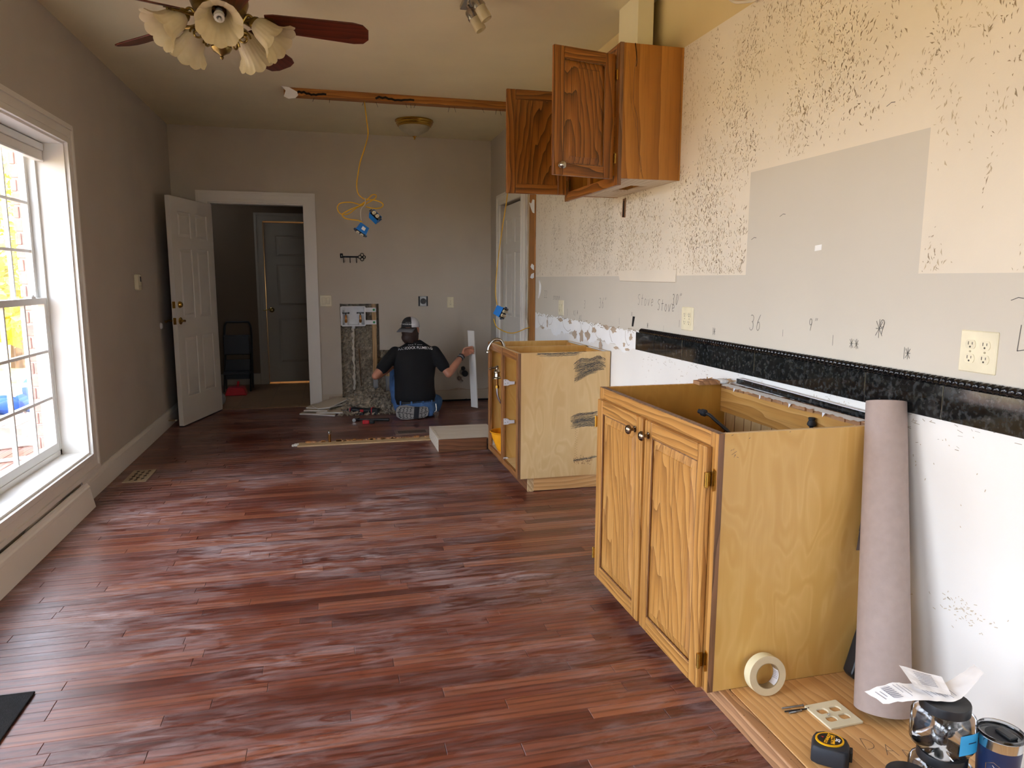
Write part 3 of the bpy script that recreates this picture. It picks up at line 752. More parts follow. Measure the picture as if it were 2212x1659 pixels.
# flecks of old wallpaper glue
rg = random.Random(11)
def flecks(n, wmin, wmax, seed):
    mb = MB(); k = 0; tries = 0
    while k < n and tries < n * 12:
        tries += 1
        yy = 5.98 - (5.98 - .9) * (rg.random() ** 1.0); zz = 1.375 + rg.random() * 1.11
        if 1.80 < yy < 2.765 and zz < 1.815: continue
        d = mnoise.fractal(Vector((yy * 2.6 + seed, zz * 1.5, seed)), 1.0, 2.0, 4)
        d2 = mnoise.fractal(Vector((yy * 9 + seed, zz * 3.2, seed + 4)), 1.0, 2.0, 3)
        p = .22 + 1.25 * d + .95 * d2
        if yy < 2.75: p -= (2.75 - yy) * .22 + (.12 if zz < 1.8 else 0)
        if rg.random() > p: continue
        L = (.006 + rg.random() ** 2 * .02); wd = wmin + rg.random() * (wmax - wmin)
        a = PI / 2 + rg.gauss(0, .55) + .6 * mnoise.noise(Vector((yy * 5, zz * 5, 2)))
        dx, dz = math.cos(a) * L, math.sin(a) * L; c = rg.uniform(-.25, .25) * L
        mx, mz = -dz / L * c, dx / L * c
        nx, nz = -dz / L * wd / 2, dx / L * wd / 2
        P = [(-yy, zz), (-yy + dx / 2 + mx, zz + dz / 2 + mz), (-yy + dx, zz + dz)]
        if P[2][1] > 2.485: continue
        v = [rf(P[0][0], P[0][1], .0005), rf(P[1][0] + nx, P[1][1] + nz, .0007), rf(P[2][0], P[2][1], .0005), rf(P[1][0] - nx, P[1][1] - nz, .0007)]
        mb.add(v, [(0, 1, 2), (0, 2, 3)]); k += 1
    return mb
wall_child(flecks(9000, .0014, .0036, 1.7), 'glue_flecks', 'glue', True)
wall_child(flecks(9000, .0014, .0036, 9.1), 'pale_glue_flecks', 'glue_pale', True)
# ragged white paper strip left by the removed tiles (y 5.98 .. 3.80)
rt_ = random.Random(5)
mb = MB(); n = 90; up = []; lo = []
for i in range(n + 1):
    yy = 5.98 - (5.98 - 3.80) * i / n
    up.append((-yy, 1.062 - .012 * (5.98 - yy) / 2.2 + rt_.uniform(-.008, .008))); lo.append((-yy, .935 + .018 * math.sin(yy * 9) + .012 * math.sin(yy * 23) + rt_.uniform(-.01, .01)))
for i in range(n): mb.add([rf(*lo[i], .0012), rf(*lo[i + 1], .0012), rf(*up[i + 1], .0012), rf(*up[i], .0012)], [(0, 1, 2, 3)])
wall_child(mb, 'torn_plaster_strip', 'paper_white')
def blob(cy, cz, a, b, k=14, jag=.4, mt='kraft_brown', name='torn_patch', lift=.002):
    mb = MB(); pts = []
    for i in range(k):
        t = 2 * PI * i / k; r = 1 + rt_.uniform(-jag, jag); pts.append((-cy + a * r * math.cos(t), cz + b * r * math.sin(t)))
    c = (-cy, cz); mb.add([rf(*c, lift)] + [rf(*p, lift) for p in pts], [(0, 1 + i, 1 + (i + 1) % k) for i in range(k)])
    wall_child(mb, name, mt)
for (cy, cz, a, b) in ((5.28, 1.04, .05, .014), (5.62, .985, .02, .04), (5.05, 1.035, .04, .018), (4.93, .955, .05, .030), (4.80, .945, .04, .04), (4.66, .965, .05, .03), (4.55, 1.01, .035, .022), (4.42, .92, .03, .03), (4.33, 1.045, .05, .015), (4.20, 1.035, .045, .02), (4.03, .955, .018, .014), (3.93, 1.01, .022, .018), (5.75, .945, .04, .012), (4.15, .925, .05, .008), (3.98, .93, .04, .008)):
    blob(cy, cz, a, b)
mb = MB()
for (c0, wd_, dp_) in ((5.80, .09, .085), (5.55, .07, .06), (5.10, .12, .08), (4.72, .09, .07), (4.45, .08, .085), (4.20, .07, .09), (3.96, .06, .085)):
    pts = [(-c0 + wd_ * math.cos(PI + PI * k / 14) + rt_.uniform(-.004, .004), 1.045 + dp_ * (math.sin(PI + PI * k / 14) ** 1) + rt_.uniform(-.003, .003)) for k in range(15)]
    ribbon(mb, pts[:rt_.randint(7, 14)], .0024, rf, .0022)
for i in range(60):
    a = (-rt_.uniform(3.82, 5.97), rt_.choice((1.055, 1.05, 1.045)) + rt_.uniform(-.006, .006))
    ribbon(mb, [a, (a[0] + rt_.uniform(-.02, .03), a[1] + rt_.uniform(-.008, .008)), (a[0] + rt_.uniform(.0, .04), a[1] + rt_.uniform(-.012, .012))], .003, rf, .0022)
wall_child(mb, 'torn_edge_lines', 'glue')
# scuffs and gouges below the tiles
mb = MB()
for i in range(80):
    yy = rt_.choice((rt_.uniform(1.0, 3.8), rt_.uniform(1.4, 2.2), rt_.uniform(3.0, 3.7))); zz = .945 - abs(rt_.gauss(0, .045))
    ribbon(mb, [(-yy, zz), (-yy + rt_.uniform(.003, .022), zz + rt_.uniform(-.006, .006))], rt_.uniform(.0008, .002), rf, .0006)
wall_child(mb, 'gouge_marks', 'glue')
mb = MB()
for i in range(160):
    yy = rt_.uniform(1.5, 3.8); zz = .93 - abs(rt_.gauss(0, .12))
    ribbon(mb, [(-yy, zz), (-yy + .002, zz + rt_.uniform(-.008, .008))], .0025, rf, .0006)
for i in range(70):
    yy = 1.55 + rt_.gauss(0, .05); zz = .40 + rt_.gauss(0, .02)
    ribbon(mb, [(-yy, zz), (-yy + rt_.uniform(-.01, .01), zz + rt_.uniform(-.006, .006))], .002, rf, .0006)
wall_child(mb, 'scuff_specks', 'glue_pale')
# pencil notes: tiny stroke alphabet on a unit cell (x 0..1, y 0..1)
def arc(cx, cy, rx, ry, a0, a1, k=9): return [(cx + rx * math.cos(math.radians(a0 + (a1 - a0) * i / k)), cy + ry * math.sin(math.radians(a0 + (a1 - a0) * i / k))) for i in range(k + 1)]
GL = {
 'S': [[(.8, .95)] + arc(.5, .78, .3, .2, 60, 250) + arc(.48, .3, .3, .28, 80, -140)],
 't': [[(.5, 1.0), (.45, .1), (.6, 0)], [(.2, .62), (.85, .66)]], 'o': [arc(.5, .3, .3, .3, 90, 450, 14)], 'v': [[(.15, .6), (.45, 0), (.85, .65)]],
 'e': [[(.2, .3), (.75, .36)] + arc(.48, .32, .28, .3, 20, 320, 12)], '3': [arc(.42, .75, .3, .22, 140, -80) + arc(.42, .26, .34, .28, 80, -150)],
 '6': [[(.7, 1.0), (.35, .6)] + arc(.48, .28, .25, .27, 150, 510, 14)], '0': [arc(.5, .5, .28, .48, 90, 450, 16)], '9': [arc(.45, .7, .26, .25, 20, 380, 14) + [(.68, .6), (.5, 0)]],
 '"': [[(.3, 1.05), (.25, .85)], [(.6, 1.05), (.55, .85)]], '*': [[(.1, .1), (.9, .9)], [(.1, .9), (.9, .1)], [(.5, 0), (.5, 1)], [(.1, .5), (.95, .5)]], 'x': [[(.1, .1), (.9, .9)], [(.1, .9), (.9, .1)]],
 '|': [[(.5, 0), (.5, 1)]], '2': [arc(.45, .75, .3, .22, 150, -30) + [(.15, 0), (.85, .02)]], 'L': [[(.3, 1), (.2, 0), (.8, .05)]], 'n': [[(.2, .6), (.2, 0)], [(.2, .4)] + arc(.48, .35, .24, .25, 150, 0) + [(.74, 0)]],
 'D': [[(.1, 0), (.2, 1)] + arc(.2, .5, .7, .5, 90, -90)], 'A': [[(.05, 0), (.5, 1), (.9, 0)], [(.25, .4), (.75, .42)]], 'R': [[(.1, 0), (.15, 1)] + arc(.2, .75, .55, .25, 90, -90) + [(.9, 0)]], 'K': [[(.15, 0), (.2, 1)], [(.85, 1), (.2, .45), (.9, 0)]],
 's': [[(.7, .55)] + arc(.45, .46, .2, .13, 50, 260) + arc(.45, .18, .22, .15, 80, -140)], ' ': []}
def note(txt, y0, z0, h, wd=.0022, slant=.0, asp=.6, fn=rf, tilt=0.0, u0=None, mb=None):
    mb = mb or MB(); u = -y0 if u0 is None else u0; v = z0
    for ch in txt:
        for st in GL[ch]:
            P = [(u + (p[0] * asp + p[1] * slant) * h, v + p[1] * h + tilt * (p[0] * asp) * h + rt_.uniform(-.02, .02) * h) for p in st]
            ribbon(mb, P, wd, fn)
        u += h * (asp + .12) * (.55 if ch in '|"' else 1); v += tilt * h * (asp + .12)
    return mb
for (txt, y0, z0, h, wd, sl) in (('Stove', 3.86, 1.205, .062, .0020, .15), ('Stove', 3.60, 1.185, .060, .0024, .15), ('30"', 3.43, 1.222, .056, .0024, .15), ('36', 2.705, 1.14, .066, .0022, .1), ('9"', 2.315, 1.165, .045, .0020, .05),
        ('9', 1.962, 1.175, .052, .0020, .1), ('*', 1.975, 1.165, .060, .0018, 0), ('**', 2.09, 1.118, .034, .0017, 0), ('|*', 1.855, 1.108, .036, .0018, 0), ('L', 1.476, 1.170, .068, .0022, 0), ('|', 2.475, 1.13, .026, .0017, 0), ('|', 2.185, 1.12, .036, .0017, 0),
        ('36"', 4.47, 1.165, .066, .0024, .1), ('3', 4.76, 1.15, .056, .0022, .1), ('22', 5.72, 1.20, .06, .0024, .1), ('snone', 5.48, 1.19, .05, .0026, .3), ('x|', 4.98, 1.085, .045, .0022, 0), ('*', 4.90, 1.10, .03, .002, 0), ('|', 5.13, 1.08, .05, .0024, 0),
        ('x', 3.94, 1.135, .028, .002, 0), ('*', 3.72, 1.08, .03, .0018, 0), ('|', 4.13, 1.075, .04, .002, 0), ('|', 3.345, 1.11, .036, .0022, 0), ('|*', 3.01, 1.095, .034, .0018, 0), ('|', 3.52, 1.075, .03, .0012, 0), ('x|', 4.86, 1.06, .04, .002, .4), ('x', 3.42, 1.385, .022, .002, 0), ('*', 3.50, 1.375, .022, .002, 0)):
    wall_child(note(txt, y0, z0, h, wd, sl), 'pencil_mark', 'graphite')
# taped-over strip, little square of paper, slot cut in the wall, loose flap
mb = MB(); mb.prism([(-4.16, 1.404), (-3.385, 1.402), (-3.385, 1.337), (-4.12, 1.342)], rf, .0004, .0025); wall_child(mb, 'patch_strip', 'wall_bare')
mb = MB(); ribbon(mb, [(-4.12, 1.343), (-3.9, 1.340), (-3.39, 1.337), (-3.385, 1.38)], .002, rf, .003); wall_child(mb, 'patch_outline', 'glue')
mb = MB(); mb.prism([(-2.305, 1.457), (-2.268, 1.46), (-2.267, 1.480), (-2.304, 1.477)], rf, .0004, .0012); wall_child(mb, 'paper_square', 'paper_white')
mb = MB(); mb.prism([(-4.115, 1.725), (-4.065, 1.72), (-4.062, 1.835), (-4.105, 1.832)], rf, .0004, .003); wall_child(mb, 'wood_slot', 'oak_edge')
mb = MB(); mb.prism([(-4.10, 1.725), (-4.082, 1.724), (-4.080, 1.82), (-4.092, 1.82)], rf, .003, .0042); wall_child(mb, 'slot_gap', 'dark_void')
mb = MB(); mb.prism([(-3.925, 1.075), (-3.915, 1.135), (-3.885, 1.135), (-3.905, 1.075)], rf, .0004, .002); wall_child(mb, 'gouged_hole', 'dark_void')
mb = MB(); P = spline([rf(-5.86, 1.34, .003), rf(-5.82, 1.30, .004), rf(-5.83, 1.24, .004), rf(-5.88, 1.19, .003)], 6); mb.tube(P, [.004 + .008 * math.sin(PI * i / (len(P) - 1)) for i in range(len(P))], 6, flat=.2); wall_child(mb, 'spackle_smear', 'paper_white')
mb = MB()
for (yy, zz) in ((2.72, 1.52), (2.53, 1.60), (2.0, 1.9), (3.2, 1.5), (1.5, 1.3)): ribbon(mb, [(-yy, zz), (-yy + .02, zz + .008), (-yy + .035, zz + .006)], .002, rf, .0006)
wall_child(mb, 'hairline_scratches', 'graphite')

# ------------------------------------------------------------------ granite tile strip and rope trim
spl = thing('tile_backsplash', 'strip of polished black granite tiles with rope trim along the right wall', 'backsplash', (XR, 2.4, .945))
joints = [3.845, 3.60, 3.274, 2.959, 2.634, 2.307, 1.989, 1.674, 1.36, 1.045, .73]
for a, b in zip(joints[:-1], joints[1:]):
    MB().box(XR - .011, XR - .001, b + .0016, a - .0016, .945, 1.047).build('tile', M['granite'], spl, bevel=.0012)
MB().box(XR - .0085, XR - .0005, joints[-1], joints[0], .947, 1.047).build('grout', M['graphite'], spl)
ya = 3.775
while ya > .75:
    yb = ya - .1525; mb = MB(); nseg = 7
    n_a, n_l = 14, 44
    for i in range(n_l + 1):
        yy = ya - (ya - yb - .001) * i / n_l
        for j in range(n_a):
            th = 2 * PI * j / n_a; r = .0125 + .0022 * math.sin(2 * (th / 1.0) + (ya - yy) / (.1525) * 2 * PI * nseg)
            mb.v.append((XR - .011 + r * math.cos(th) * .9, yy, 1.060 + r * math.sin(th)))
    for i in range(n_l):
        for j in range(n_a):
            a_ = i * n_a + j; b_ = i * n_a + (j + 1) % n_a; mb.f.append((a_, b_, b_ + n_a, a_ + n_a)); mb.m.append(0)
    mb.f.append(tuple(range(n_a))); mb.m.append(0); mb.f.append(tuple(n_l * n_a + j for j in range(n_a))); mb.m.append(0)
    mb.build('rope_trim', M['rope_black'], spl, smooth=True); ya = yb

# ------------------------------------------------------------------ outlets, switches and other devices (local: x across, z up, front faces -y)
def rrect(w, h, r=.004, k=3):
    P = []
    for (cx, cz, a0) in ((w / 2 - r, h / 2 - r, 0), (-w / 2 + r, h / 2 - r, 90), (-w / 2 + r, -h / 2 + r, 180), (w / 2 - r, -h / 2 + r, 270)):
        P += [(cx + r * math.cos(math.radians(a0 + 90 * i / k)), cz + r * math.sin(math.radians(a0 + 90 * i / k))) for i in range(k + 1)]
    return P
lf_ = lambda u, v, w: (u, -w, v)
def recept(parent, cx, cz):
    P = [(cx + p[0], cz + p[1]) for p in [(.0165 * math.cos(math.radians(t)), max(-.0125, min(.0125, .0165 * math.sin(math.radians(t))))) for t in range(0, 360, 15)]]
    mb = MB(); mb.prism(P, lf_, .005, .0072); o = mb.build('receptacle', M['ivory'], parent, local=True)
    s = MB()
    s.prism([(cx - .0072, cz - .001), (cx - .0052, cz - .001), (cx - .0052, cz + .008), (cx - .0072, cz + .008)], lf_, .0073, .0077)
    s.prism([(cx + .0052, cz), (cx + .007, cz), (cx + .007, cz + .007), (cx + .0052, cz + .007)], lf_, .0073, .0077)
    s.prism([(cx + .0028 * math.cos(t * .785), cz - .0065 + .0028 * math.sin(t * .785)) for t in range(8)], lf_, .0073, .0077)
    s.build('slots', M['slot'], o, local=True)
def plate(name, lab, gangs, kind, loc, rz, wd=None, ht=.117):
    wd = wd or (.071 if gangs == 1 else .117)
    t = thing(name, lab, 'outlet' if kind == 'duplex' else 'switch', loc, (0, 0, rz))
    mb = MB(); A = rrect(wd, ht, .004); B = rrect(wd - .006, ht - .006, .004); n = len(A)
    mb.add([lf_(*p, 0) for p in A] + [lf_(*p, .003) for p in A] + [lf_(*p, .0055) for p in B], [(i, (i + 1) % n, n + (i + 1) % n, n + i) for i in range(n)] + [(n + i, n + (i + 1) % n, 2 * n + (i + 1) % n, 2 * n + i) for i in range(n)] + [tuple(range(2 * n, 3 * n))])
    mb.build('cover_plate', M['ivory'], t, local=True)
    for g in range(gangs):
        cx = 0 if gangs == 1 else (-.023 + .046 * g)
        if kind == 'duplex':
            recept(t, cx, .0195); recept(t, cx, -.0195)
            s = MB(); s.lathe([(0, 0), (.003, 0), (.003, .0012), (0, .0014)], (cx, -.0055, 0), (0, -1, 0), 10); s.build('screw', M['ivory_dark'], t, local=True)
        else:
            r = MB(); r.box(cx - .0165, cx + .0165, -.0075, -.004, -.033, .033); r.build('rocker', M['ivory'], t, local=True, bevel=.0015)
            r = MB(); r.box(cx - .018, cx + .018, -.0058, -.0054, -.0345, .0345); r.build('rocker_gap', M['ivory_dark'], t, local=True)
    return t
plate('wall_outlet', 'large ivory four-socket outlet above the granite strip near the paper roll', 2, 'duplex', (XR, 1.581, 1.155), -PI / 2)
plate('wall_outlet', 'ivory four-socket outlet beside the pencilled word Stove', 2, 'duplex', (XR, 3.246, 1.157), -PI / 2)
plate('wall_outlet', 'ivory four-socket outlet above the far cabinet near the studs', 2, 'duplex', (XR, 5.262, 1.133), -PI / 2)
plate('wall_outlet', 'single ivory outlet on the back wall above the person', 1, 'duplex', (1.291, YB, 1.097), 0)
plate('light_switch', 'double ivory rocker switch beside the doorway casing', 2, 'switch', (-.028, YB, 1.118), 0)
t = thing('dryer_outlet', 'black round dryer outlet in an open metal box on the back wall', 'outlet', (.992, YB, 1.111))
MB().box(-.052, .052, -.004, .0, -.053, .053).build('box', M['black'], t, local=True)
MB().box(-.034, .034, -.008, -.004, -.05, .05).build('yoke', M['steel'], t, local=True)
mb = MB(); mb.lathe([(0, .0), (.031, 0), (.031, .008), (.027, .012), (0, .012)], (0, -.008, 0), (0, -1, 0), 24); mb.build('socket', M['black_plastic'], t, smooth=True, local=True)
s = MB()
for a in (90, 210, 330): s.box(math.cos(math.radians(a)) * .013 - .003, math.cos(math.radians(a)) * .013 + .003, -.0208, -.0198, math.sin(math.radians(a)) * .013 - .007, math.sin(math.radians(a)) * .013 + .007)
s.build('slots', M['dark_void'], t, local=True)
# key-shaped hook rack
t = thing('key_hook_rack', 'black iron key-shaped hook rack on the back wall', 'hook rack', (.255, YB, 1.575))
mb = MB(); mb.box(-.10, .06, -.008, -.002, -.008, .010); mb.build('shaft', M['iron'], t, local=True, bevel=.002)
mb = MB()
for (a, b, c, d) in ((-.125, -.095, .02, .035), (-.125, -.113, -.012, .035), (-.105, -.095, -.012, .035), (-.125, -.095, -.012, .002)): mb.box(a, b, -.008, -.002, c, d)
mb.build('key_bit', M['iron'], t, local=True)
mb = MB()
for (cx, cz, r) in ((.078, .0, .017), (.10, .022, .017), (.10, -.022, .017), (.122, 0, .014)):
    P = [(cx + r * math.cos(2 * PI * i / 14), -.005, cz + r * math.sin(2 * PI * i / 14)) for i in range(15)]; mb.tube(P, .0045, 6)
mb.sphere((.10, -.005, 0), (.008, .004, .008)); mb.build('key_bow', M['iron'], t, local=True, smooth=True)
for x in (-.09, -.024, .042):
    mb = MB(); mb.tube(spline([(x, -.006, -.004), (x, -.008, -.04), (x, -.016, -.058), (x, -.028, -.054)], 5), .004, 6); mb.build('hook', M['iron'], t, local=True, smooth=True)
# thermostat and door bumper on the left wall
t = thing('thermostat', 'small white wall sensor with grey display on the left wall', 'thermostat', (XL, 6.19, 1.315), (0, 0, PI / 2))
mb = MB(); mb.prism(rrect(.115, .125, .02), lf_, 0, .028); mb.build('case', M['ivory'], t, local=True, bevel=.004)
MB().box(-.0, .04, -.0295, -.028, .005, .045).build('display', M['steel'], t, local=True)
MB().box(-.045, .045, -.0292, -.028, -.03, -.028).build('seam', M['ivory_dark'], t, local=True)
mb = MB(); mb.lathe([(0, .0), (.028, 0), (.028, .006), (.02, .016), (0, .02)], (XL, 6.92, .926), (1, 0, 0), 20); o = mb.build('door_bumper', M['white_plastic'], smooth=True); tag(o, 'round white door bumper on the left wall behind the open door', 'bumper')
mb = MB(); P = [(XL + .016 + .06 * i / 60, 6.90 + .006 * math.cos(i * 1.05), .07 + .006 * math.sin(i * 1.05)) for i in range(61)]
t = thing('door_stop', 'thin spring door stop on the baseboard behind the open door', 'door stop', (XL + .016, 6.9, .064)); MB().tube(P, .0012, 5).build('spring', M['brass'], t); mb = MB(); mb.cyl((XL + .074, 6.9, .07), (XL + .088, 6.9, .07), .007); mb.build('rubber_tip', M['ivory'], t)
# ------------------------------------------------------------------ cabinets (local: x along the run, y into the cabinet, z up)
def cab_door(parent, wd, ht, loc, rz, mst, mra, mpa, knob=None, hinges=(), name='door', th=.02, sw=.056, knob_mat='bronze_knob', hinge_mat='brass', barrel_x=None):
    """raised panel door; origin at the lower left of the front, front faces -y"""
    pd = MB(); i0 = sw - .004; i1 = sw + .036; y0 = .0120; y1 = .0012
    A = [(i0, y0, i0), (wd - i0, y0, i0), (wd - i0, y0, ht - i0), (i0, y0, ht - i0)]
    B = [(i1 - .003, y1 + .003, i1 - .003), (wd - i1 + .003, y1 + .003, i1 - .003), (wd - i1 + .003, y1 + .003, ht - i1 + .003), (i1 - .003, y1 + .003, ht - i1 + .003)]
    C_ = [(i1, y1, i1), (wd - i1, y1, i1), (wd - i1, y1, ht - i1), (i1, y1, ht - i1)]
    D = [(p[0], th - .006, p[2]) for p in A]
    q = lambda a, b: [(a + i, a + (i + 1) % 4, b + (i + 1) % 4, b + i) for i in range(4)]
    pd.add(A + B + C_ + D, q(0, 4) + q(4, 8) + [(8, 9, 10, 11)] + q(12, 0) + [(12, 13, 14, 15)])
    d = pd.build(name, mpa, parent, local=True); d.location = loc; d.rotation_euler = (0, 0, rz)
    for x0 in (0, wd - sw):
        MB().box(x0, x0 + sw, 0, th, 0, ht).build('stile', mst, d, local=True, bevel=.004)
    for z0 in (0, ht - sw):
        MB().box(sw, wd - sw, 0, th, z0, z0 + sw).build('rail', mra, d, local=True, bevel=.003)
    for (x0, x1, z0, z1) in ((sw, wd - sw, sw, sw + .004), (sw, wd - sw, ht - sw - .004, ht - sw), (sw, sw + .004, sw, ht - sw), (wd - sw - .004, wd - sw, sw, ht - sw)):
        MB().box(x0, x1, .003, .0065, z0, z1).build('bead', M['oak_edge'], d, local=True)
    if knob:
        k = MB(); k.lathe([(0, 0), (.012, 0), (.012, .003), (.006, .006), (.006, .016), (.012, .020), (.0175, .024), (.018, .030), (.014, .036), (.006, .039), (0, .0395)], (knob[0], 0, knob[1]), (0, -1, 0), 24)
        k.build('knob', M[knob_mat], d, smooth=True, local=True)
    for (hx, hz) in hinges:
        s = 1 if hx > wd / 2 else -1
        h = MB(); h.box(hx, hx + s * .006, -.004, .016, hz - .022, hz + .022); h.cyl((hx + s * .010, -.002, hz - .024), (hx + s * .010, -.002, hz + .024), .0055, n=10)
        P = [(hx + s * .016, .0165, hz - .036), (hx + s * .026, .0165, hz - .03), (hx + s * .026, .0165, hz + .03), (hx + s * .016, .0165, hz + .036), (hx + s * .012, .0165, hz + .02), (hx + s * .012, .0165, hz - .02)]
        h.add(P + [(p[0], .0195, p[2]) for p in P], [tuple(range(6)), tuple(range(6, 12))] + [(i, (i + 1) % 6, 6 + (i + 1) % 6, 6 + i) for i in range(6)])
        h.build('hinge', M[hinge_mat], d, smooth=True, local=True)
    return d
# ---- near sink base
SX, SY1, SY0 = 1.118, 2.83, 1.86
SW = SY1 - SY0
sink = thing('sink_base_cabinet', 'topless oak base cabinet with two closed raised-panel doors, nearest the camera', 'cabinet', (SX, SY1, .057), (0, 0, -PI / 2))
zt = .893 - .057; dp = .61
def lb_(x0, x1, y0, y1, z0, z1, name, mt, bevel=.0, par=None): return MB().box(x0, x1, y0, y1, z0, z1).build(name, M[mt], par or sink, local=True, bevel=bevel)
lb_(0, .044, 0, .02, 0, zt, 'face_stile', 'oak', .002); lb_(SW - .046, SW, 0, .02, 0, zt, 'face_stile', 'oak', .002)
lb_(.044, SW - .046, 0, .02, zt - .06, zt, 'face_rail', 'oak_rail', .002); lb_(.044, SW - .046, 0, .02, 0, .04, 'face_rail', 'oak_rail', .002)
lb_(.465, .505, 0.0005, .0195, .04, zt - .001, 'mid_stile', 'oak')
o = lb_(SW - .0002, SW + .0006, 0.0005, .0198, .001, zt - .001, 'stile_end', 'oak_edge'); o['label'] = 'raw brown end edge'
lb_(.0, .015, .02, dp, .0, zt, 'side_panel', 'birch_shaded'); lb_(SW - .015, SW, .02, dp, 0.002, zt, 'side_panel', 'birch')
lb_(SW - .0152, SW - .001, .02, dp, zt, zt + .0012, 'panel_edge', 'birch_pale'); lb_(.0, .0152, .02, dp, zt, zt + .0015, 'panel_edge', 'pine')
lb_(0, SW, 0.001, .022, zt, zt + .0018, 'frame_top_edge', 'oak_edge')
lb_(.016, SW - .016, .022, .03, zt - .03, zt - .004, 'corner_strip', 'pine', 0)
lb_(.016, SW - .016, .595, .603, .02, zt - .02, 'back_panel', 'birch_pale')
for i in range(14): lb_(.03 + i * .066 + (i % 3) * .006, .032 + i * .066 + (i % 3) * .006, .5935, .5955, .03, zt - .12, 'groove', 'oak_frame')
lb_(.016, SW - .016, .572, .594, zt - .125, zt - .012, 'back_rail', 'pine', .002)
lb_(.016, SW - .016, .02, .594, .02, .034, 'bottom_panel', 'birch_shaded')
D1 = cab_door(sink, .452, .790, (.028, -.0205, .001), 0, M['oak'], M['oak_rail'], M['oak_panel'], knob=(.452 - .082 + .02, .738), hinges=((0, .69), (0, .10)))
D1.children[0]
D2_ = cab_door(sink, .438, .790, (.500, -.0205, .001), 0, M['oak'], M['oak_rail'], M['oak_panel'], knob=(.034, .738), hinges=((.438, .69), (.438, .10)))
# pencilled sum on the side panel
mb = MB(); fn_s = lambda u, v, w: (1.16 + u, SY0 - w, .84 + v)
for st in ([(0, 0), (.004, .004)], [(.007, .002), (.011, .006)], [(.004, -.012), (.02, -.002)], [(.012, -.02), (.017, -.012), (.013, -.014)], [(.022, -.02), (.027, -.022)]): ribbon(mb, st, .0012, fn_s)
for st in ([(.0, .047), (.006, .05)], [(.06, .035), (.064, .038)], [(.2, .048), (.204, .05)]): ribbon(mb, st, .0014, fn_s)
mb.build('pencil_mark', M['graphite'], sink)
# remains of the stone top along the wall behind the sink base
rem = thing('countertop_remnant', 'ragged countertop remnant of torn board, black edge and white caulk behind the near cabinet', 'debris', (1.70, 2.3, .885))
rq = random.Random(21)
mb = MB(); n = 26; A = []
for i in range(n + 1):
    yy = 2.80 - (2.80 - 1.90) * i / n; A.append((yy, rq.uniform(.0, .02)))
for (y0, d0), (y1, d1) in zip(A[:-1], A[1:]): mb.box(1.672 + (d0 + d1) / 2, 1.735, y1, y0, .876, .892 + rq.uniform(-.003, .002))
mb.build('torn_board', M['pine_face'], rem)
mb = MB()
for i in range(22):
    yy = 2.83 + rq.uniform(-.05, .05); mb.beam((1.56 + rq.uniform(0, .15), yy, .895 + rq.uniform(0, .012)), (1.60 + rq.uniform(0, .16), yy + rq.uniform(-.03, .03), .898 + rq.uniform(0, .014)), .004, .003)
mb.build('splinters', M['pine'], rem)['kind'] = 'stuff'
mb = MB(); mb.box(1.56, 1.66, 2.775, 2.83, .894, .910); mb.box(1.58, 1.655, 2.78, 2.826, .910, .914); mb.build('board_stub', M['pine_face'], rem)
mb = MB(); mb.prism([(-2.74, .902), (-1.93, .892), (-1.93, .914), (-2.74, .924)], lambda u, v, w: (1.742 - w, -u, v), 0, .022); mb.build('stone_edge', M['granite'], rem)
mb = MB(); mb.prism([(-2.72, .9265), (-1.95, .9155), (-1.95, .9175), (-2.72, .9285)], lambda u, v, w: (1.742 - w, -u, v), 0, .024); mb.build('caulk_line', M['paper_white'], rem)
mb = MB(); n = 40
for i in range(n):
    y0 = 2.78 - .85 * i / n; y1 = 2.78 - .85 * (i + 1) / n; a = .012 * abs(math.sin(i * 1.3)) + rq.uniform(0, .008)
    mb.add([(1.70, y0, .897), (1.70, y1, .896), (1.672 - a, y1, .893), (1.674 - a, y0, .8935)], [(0, 1, 2, 3)])
    if i % 9 == 4: mb.add([(1.678, y0, .893), (1.678, y1, .893), (1.6745, (y0 + y1) / 2 + .004, .872)], [(0, 1, 2)])
mb.sphere((1.68, 2.80, .905), (.035, .03, .012), 10, 6)
mb.build('caulk', M['paper_white'], rem)
# two black supply hoses in the sink base
h = thing('supply_hose', 'black supply hose leaning inside the near cabinet at left', 'hose', (1.36, 2.2, .094)); 
P = spline([(1.48, 2.05, .12), (1.46, 2.12, .50), (1.43, 2.22, .74), (1.385, 2.345, .835), (1.373, 2.38, .849)], 8); MB().tube(P, .0065, 10).build('tube', M['black_plastic'], h, smooth=True)
mb = MB(); mb.lathe([(0, 0), (.008, 0), (.0135, .006), (.0135, .022), (.009, .026), (.009, .038), (0, .038)], P[-1], (P[-1] - P[-4]), 14); mb.build('nut', M['rubber'], h, smooth=True)
h = thing('supply_hose', 'upright black supply hose near the back of the near cabinet', 'hose', (1.66, 2.14, .094)); 
mb = MB(); mb.tube([(1.672, 2.165, .10), (1.672, 2.165, .83)], .0075, 10); mb.build('tube', M['black_plastic'], h, smooth=True)
mb = MB(); mb.lathe([(0, 0), (.009, 0), (.0155, .006), (.0155, .012), (.010, .024), (.012, .026), (.012, .033), (0, .033)], (1.672, 2.165, .828), (0, 0, 1), 14); mb.build('nut', M['rubber'], h, smooth=True)
